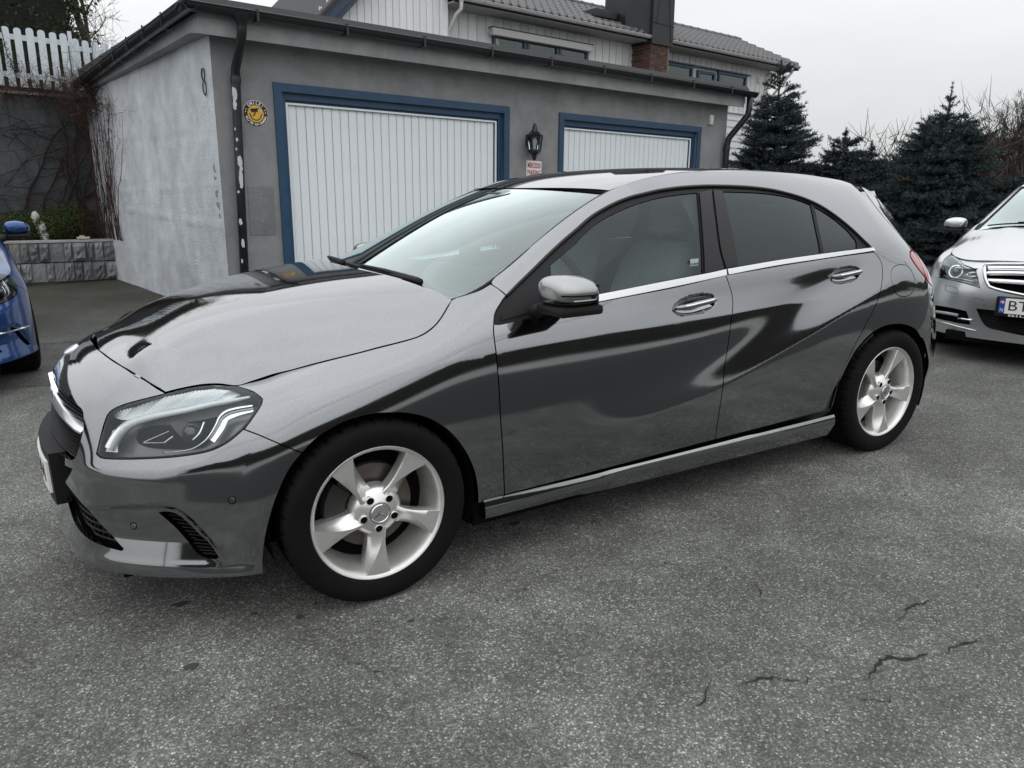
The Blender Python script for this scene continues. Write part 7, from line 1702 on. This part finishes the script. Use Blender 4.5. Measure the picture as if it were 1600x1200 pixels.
# overhead wires
for k, (z, y) in enumerate(((6.2, -9.0), (6.5, -9.3), (6.9, -9.0))):
    L = [(x, y, z-1.1*(1-((x-3)/24)**2)) for x in np.linspace(-21, 27, 40)]; b = MB(); b.tube(L, .018, 5); tag(b.build('overhead_wire', M_bmetal), ['lowest overhead wire across the road', 'middle overhead wire across the road', 'highest overhead wire across the road'][k], 'wire', 'overhead wires')
for x, lab in ((-21, 'tarred wooden utility pole on the left across the road'), (27, 'tarred wooden utility pole on the right across the road')):
    b = MB(); b.tube([(x, -9.1, -.2), (x, -9.1, 7.6)], [.14, .10], 10); b.box((x-.05, -9.6, 6.9), (x+.05, -8.6, 7.0)); tag(b.build('utility_pole', M_bark), lab, 'pole', 'utility poles')

rd = link('road', mesh('road', [(-60, -5.6, .004), (90, -5.6, .004), (90, -2.4, .004), (-60, -2.4, .004)], [(0, 1, 2, 3)]), mat('reflection_dark', (.028, .028, .029), .9, noise=(30, .3), bump=(120, .5, .003))); tag(rd, kind='structure')  # unseen dark strip, added to darken reflections low on the car
# ------------------------------------------------------------------ the two other parked cars
def recolour(o, table):
    if o.type == 'MESH':
        for s in o.material_slots:
            n_ = s.material.name if s.material else ''
            if n_ in table: s.link = 'OBJECT'; s.material = table[n_]
    for c in o.children: recolour(c, table)
def copy_car(name, skip, table, label):
    root = empty(name, label=label, cat='car')
    for ch in list(CAR.children):
        if ch.name.split('.')[0] in skip: continue
        recolour(copy_tree(ch, root), table)
    return root
FRONT_PARTS = ('front_bumper', 'bonnet', 'front_wing', 'headlight', 'grille_back', 'grille_studs', 'grille_louvre', 'grille_star', 'nose_badge', 'intake_back', 'intake_mesh', 'side_intake_mesh', 'plate_holder', 'number_plate', 'parking_sensor')
BLUE = paint_mat('paint_deep_blue', (.010, .055, .21), .75, .3)
blue = copy_car('parked_car', ('parking_sensor',), {'paint_mountain_grey': BLUE, 'paint_mirror': BLUE}, 'metallic blue car facing forward at the left edge of the drive')
a_ = math.radians(-7.5)
blue.matrix_world = Matrix.Translation((-1.948, 3.664, 0)) @ Matrix.Rotation(math.pi/2-a_, 4, 'Z') @ Matrix.Diagonal((1, 1, 1.06, 1))
for sg in (1, -1):
    b = MB(); X = Fp([(u, 1.75-.02*(u-4)) for u in np.linspace(3.6, 5.35, 14)], .006)*np.array([1, sg, 1]); b.tube(X, .008, 6); b.build('bumper_brightwork', M_chrome, blue, smooth=True)
# silver saloon
SILVER = paint_mat('paint_silver', (.56, .58, .60), .9, .28)
PF2 = Patch(FRONT2)
def F2p(uv, off=0.):
    q = np.array(uv, float).reshape(-1, 2); return PF2.pos(q[:, 0], q[:, 1])+PF2.nrm(q[:, 0], q[:, 1])*off
car = copy_car('parked_car', FRONT_PARTS, {'paint_mountain_grey': SILVER, 'paint_mirror': SILVER}, 'silver car with slatted chrome grille parked behind the grey hatchback')
az_ = math.radians(74)
car.matrix_world = Matrix.Translation((5.85, -.26, 0)) @ Matrix.Rotation(math.pi/2-az_, 4, 'Z') @ Matrix.Diagonal((1, 1, .965, 1))
lp = UV2['lamp']
o = [(0, 0), (0, .74)]+UV2['intake'][::-1][1:]+UV2['intake_top'][1:]+[(0, 3.2)]+UV2['grille'][::-1][2:]+[(1.80, 6.0)]+lp[10:3:-1]+[UVF['archF'][0]]+UVF['archB'][1:-1]+[(6.0, 0)]+[(u, 0) for u in (5, 4, 3, 2, 1)]
link('front_bumper', panel_mesh('front_bumper', PF2, o, [UV2['fog']], h=.03, gap=.002, sym=True), SILVER, car)
o = lp[4::-1]+[(5.2, 7), (6, 7), (7, 7), (8, 7), (9, 7), (9.95, 7)]+UVF['fend_top'][1:]+UVF['seal_front'][1:]+UVF['doorF'][1:]+UVF['fend_bot'][1:]+UVF['archF'][::-1][1:]
both('front_wing', panel_mesh('front_wing', PF2, o, h=.03, gap=.0022), SILVER, car)
_e2 = np.concatenate([F2p([(u, 7.) for u in np.linspace(0, 9.95, 60)])])
def hood2_raw(x, y):
    c = interp(x, [-.75, -.5, -.3, 0, .25, .45], [.800, .866, .908, .960, 1.005, 1.045]); k = np.argsort(_e2[:, 0]); s = np.interp(x, _e2[k, 0], _e2[k, 2]); ys = np.interp(x, _e2[k, 0], np.maximum(np.abs(_e2[k, 1]), .2)); t = np.abs(y)/ys
    return c-(c-s)*np.clip(.25*t**2+.75*t**5, 0, 1.3)+.010/(1+np.exp(-np.clip((.40+.12*(np.asarray(x)+.7)-np.abs(y))/.018, -9, 9)))*np.clip((np.asarray(x)+.7)/.3, 0, 1)
_h2 = _e2[:, 2]-hood2_raw(_e2[:, 0], _e2[:, 1])
def hood2(x, y):
    x = np.asarray(x, float); y = -np.abs(np.asarray(y, float)); d2 = (x[..., None]-_e2[:, 0])**2+(y[..., None]-_e2[:, 1])**2; w = np.exp(-d2/.06**2)+1e-9/(d2+1e-4)**2
    return hood2_raw(x, y)+(w*_h2).sum(-1)/w.sum(-1)*np.exp(-np.sqrt(d2.min(-1))/.10)
o = [(p[0], p[1]) for p in F2p([(u, 7.) for u in np.linspace(0, 9.95, 40)])]+[(.361-.165*(1-(y/.73)**2), y) for y in (-.68, -.55, -.4, -.25, -.1, 0)]
link('bonnet', panel_mesh('bonnet', Field(hood2), o, h=.035, gap=.002, sym=True, flange=.02), SILVER, car)
link('nose_filler', grid_mesh('nose_filler', PF2, 0, 5.2, 5.8, 7, 16, 5, off=-.012), SILVER, car); link('nose_filler', bpy.data.objects['nose_filler'].data, None, car, scale=(1, -1, 1))
both('front_back', grid_mesh('front_back', PF2, 0, 5.9, .1, 7.0, 24, 18, off=-.07), M_void, car)
for sg in (1, -1):
    h_ = empty('headlight', parent=car); h_.scale = (1, sg, 1)
    link('lamp_lens', panel_mesh('lamp_lens', PF2, lp, h=.03, gap=.003, off=.001, flange=.006), M_clear, h_)
    link('lamp_housing', panel_mesh('lamp_housing', PF2, lp, h=.03, gap=.002, off=-.05, flange=-.05), mat('lamp_housing_grey', (.22, .23, .235), .3, .6), h_)
    c = Vector(F2p(UV2['lens'][0], -.035)[0]); n = Vector(PF2.nrm(np.array([3.1]), np.array([5.5]))[0]); n = (n+Vector((-1.5, 0, 0))).normalized(); Mx = n.to_track_quat('Z', 'Y').to_matrix().to_4x4(); Mx.translation = c
    b = MB(); b.lathe([(.0, .018), (.022, .014), (.034, .004), (.036, -.01)], 28, 'z', Mx); b.build('projector_lens', M_lens, h_, smooth=True)
    b = MB(); b.lathe([(.036, -.012), (.040, .006), (.050, .010), (.058, .004), (.062, -.02)], 32, 'z', Mx); b.build('lamp_ring', M_ribs, h_, smooth=True)
    b = MB(); b.tube(F2p([(1.95, 4.25), (2.5, 4.5), (3.2, 4.6), (3.7, 4.65)], -.02), .006, 6); b.tube(F2p([(1.95, 4.05), (2.5, 4.28), (3.2, 4.4), (3.7, 4.42)], -.015), .003, 6)
    b.tube(F2p([(2.0, 5.3), (2.3, 5.3), (2.4, 5.0), (2.2, 4.75), (1.95, 4.8)], -.03), .008, 6); b.build('lamp_chrome', M_ribs, h_, smooth=True)
    b = MB(); b.tube(F2p(UV2['drl'], .004), .012, 8); b.build('fog_bar', mat('bumper_grey_bar', (.30, .31, .32), .4), car, smooth=True).scale = (1, sg, 1)
    b = MB(); b.tube(F2p(UV2['drl2'], .008), .007, 8); b.build('fog_brightwork', M_chrome, car, smooth=True).scale = (1, sg, 1)
    for k in ('flap', 'tow'):
        b = MB(); q = F2p(smooth_line(np.array(UV2[k]), .06), .0008); b.tube(list(q)+[q[0]], .0022, 4, caps=False); b.build('bumper_cover_line', mat('seam_grey', (.12, .12, .125), .6), car).scale = (1, sg, 1)
    b = MB(); b.tube(F2p(UV2['line'], .004), .008, 6); b.build('lip_brightwork', SILVER, car, smooth=True).scale = (1, sg, 1)
gr = empty('grille', parent=car)
for sg in (1, -1):
    b = MB(); b.tube(F2p(UV2['grille'][:-1], .002)*np.array([1, sg, 1]), .013, 8); b.tube(F2p(UV2['grille_top'], .002)*np.array([1, sg, 1]), .010, 8); b.build('grille_frame', M_satin, gr, smooth=True)
for v0, v1 in ((5.85, 6.0), (5.15, 5.2), (4.45, 4.35)):
    b = MB(); us = np.linspace(0, 1.6, 14); X = F2p([(u, v1+(v0-v1)*u/1.6-.05*u) for u in us], -.012); X = np.concatenate([X[::-1]*np.array([1, -1, 1]), X]); vs = []; fs = []
    for p in X: vs += [p+np.array([.03, 0, .016]), p+np.array([-.004, 0, .014]), p+np.array([-.012, 0, .0]), p+np.array([-.002, 0, -.016]), p+np.array([.03, 0, -.016])]
    for i in range(len(X)-1):
        for j in range(4): fs.append((i*5+j, i*5+j+1, i*5+6+j, i*5+5+j))
    b.add(vs, fs); b.build('grille_slat', M_satin, gr, auto=30)
b = MB(); Mx = Matrix.Translation((-.80, 0, .66)); b.lathe([(.082, -.004), (.088, -.014), (.094, -.008), (.094, .03)], 40, 'x', Mx)
for n in range(3):
    a = R(90+120*n); e1 = Vector((0, math.cos(a), math.sin(a))); e2 = Vector((0, -math.sin(a), math.cos(a))); b.add([Mx @ (e1*.086), Mx @ (e2*.014+e1*.008), Mx @ Vector((-.018, 0, 0)), Mx @ (-e2*.014+e1*.008)], [(0, 1, 2), (0, 2, 3)])
b.build('grille_star', M_chrome, gr, auto=30)
b = MB(); b.bbox((-.835, -.285, .40), (-.79, .285, .545), .008); b.build('plate_holder', M_black, car)
pl = empty('number_plate', parent=car)
b = MB(); b.box((-.842, -.26, .425), (-.836, .225, .537)); b.build('plate', M_plate, pl); b = MB(); b.box((-.842, .225, .425), (-.836, .262, .537)); b.build('country_band', M_platebl, pl)
RotP = Matrix(((0, 0, -1, 0), (-1, 0, 0, 0), (0, 1, 0, 0), (0, 0, 0, 1)))
def plate_text(s, size, y, z, w, m, x=-.8425):
    me = text_mesh(s, size, .0005); vs = [v.co.x for v in me.vertices]; k = w/(max(vs)-min(vs)); 
    for v in me.vertices: v.co.x *= k
    me.materials.clear(); o = link('lettering', me, m, pl); o.matrix_local = Matrix.Translation((x, y, z)) @ RotP
plate_text('BT 45190', .105, -.015, .481, .44, M_ink); plate_text('N', .036, .243, .448, .018, M_white); plate_text('BILSENTER', .024, 0, .411, .40, M_white, -.8355)
for (y0, y1, z0, z1, m) in ((.231, .256, .497, .519, M_redink), (.2375, .243, .497, .519, M_white), (.231, .256, .5055, .5105, M_white)):
    b = MB(); off = .0005 if m is M_redink else .001; b.box((-.842-off, y0, z0), (-.8415, y1, z1)); b.build('flag', m, pl)
b = MB()
for v in np.arange(.9, 2.2, .13):
    us = np.linspace(0, 1.6, 12); X = F2p([(u, v) for u in us], -.02); X = np.concatenate([X[::-1]*np.array([1, -1, 1]), X]); b.tube(X, .004, 4)
tag(b.build('intake_mesh', M_black, car), kind='stuff')
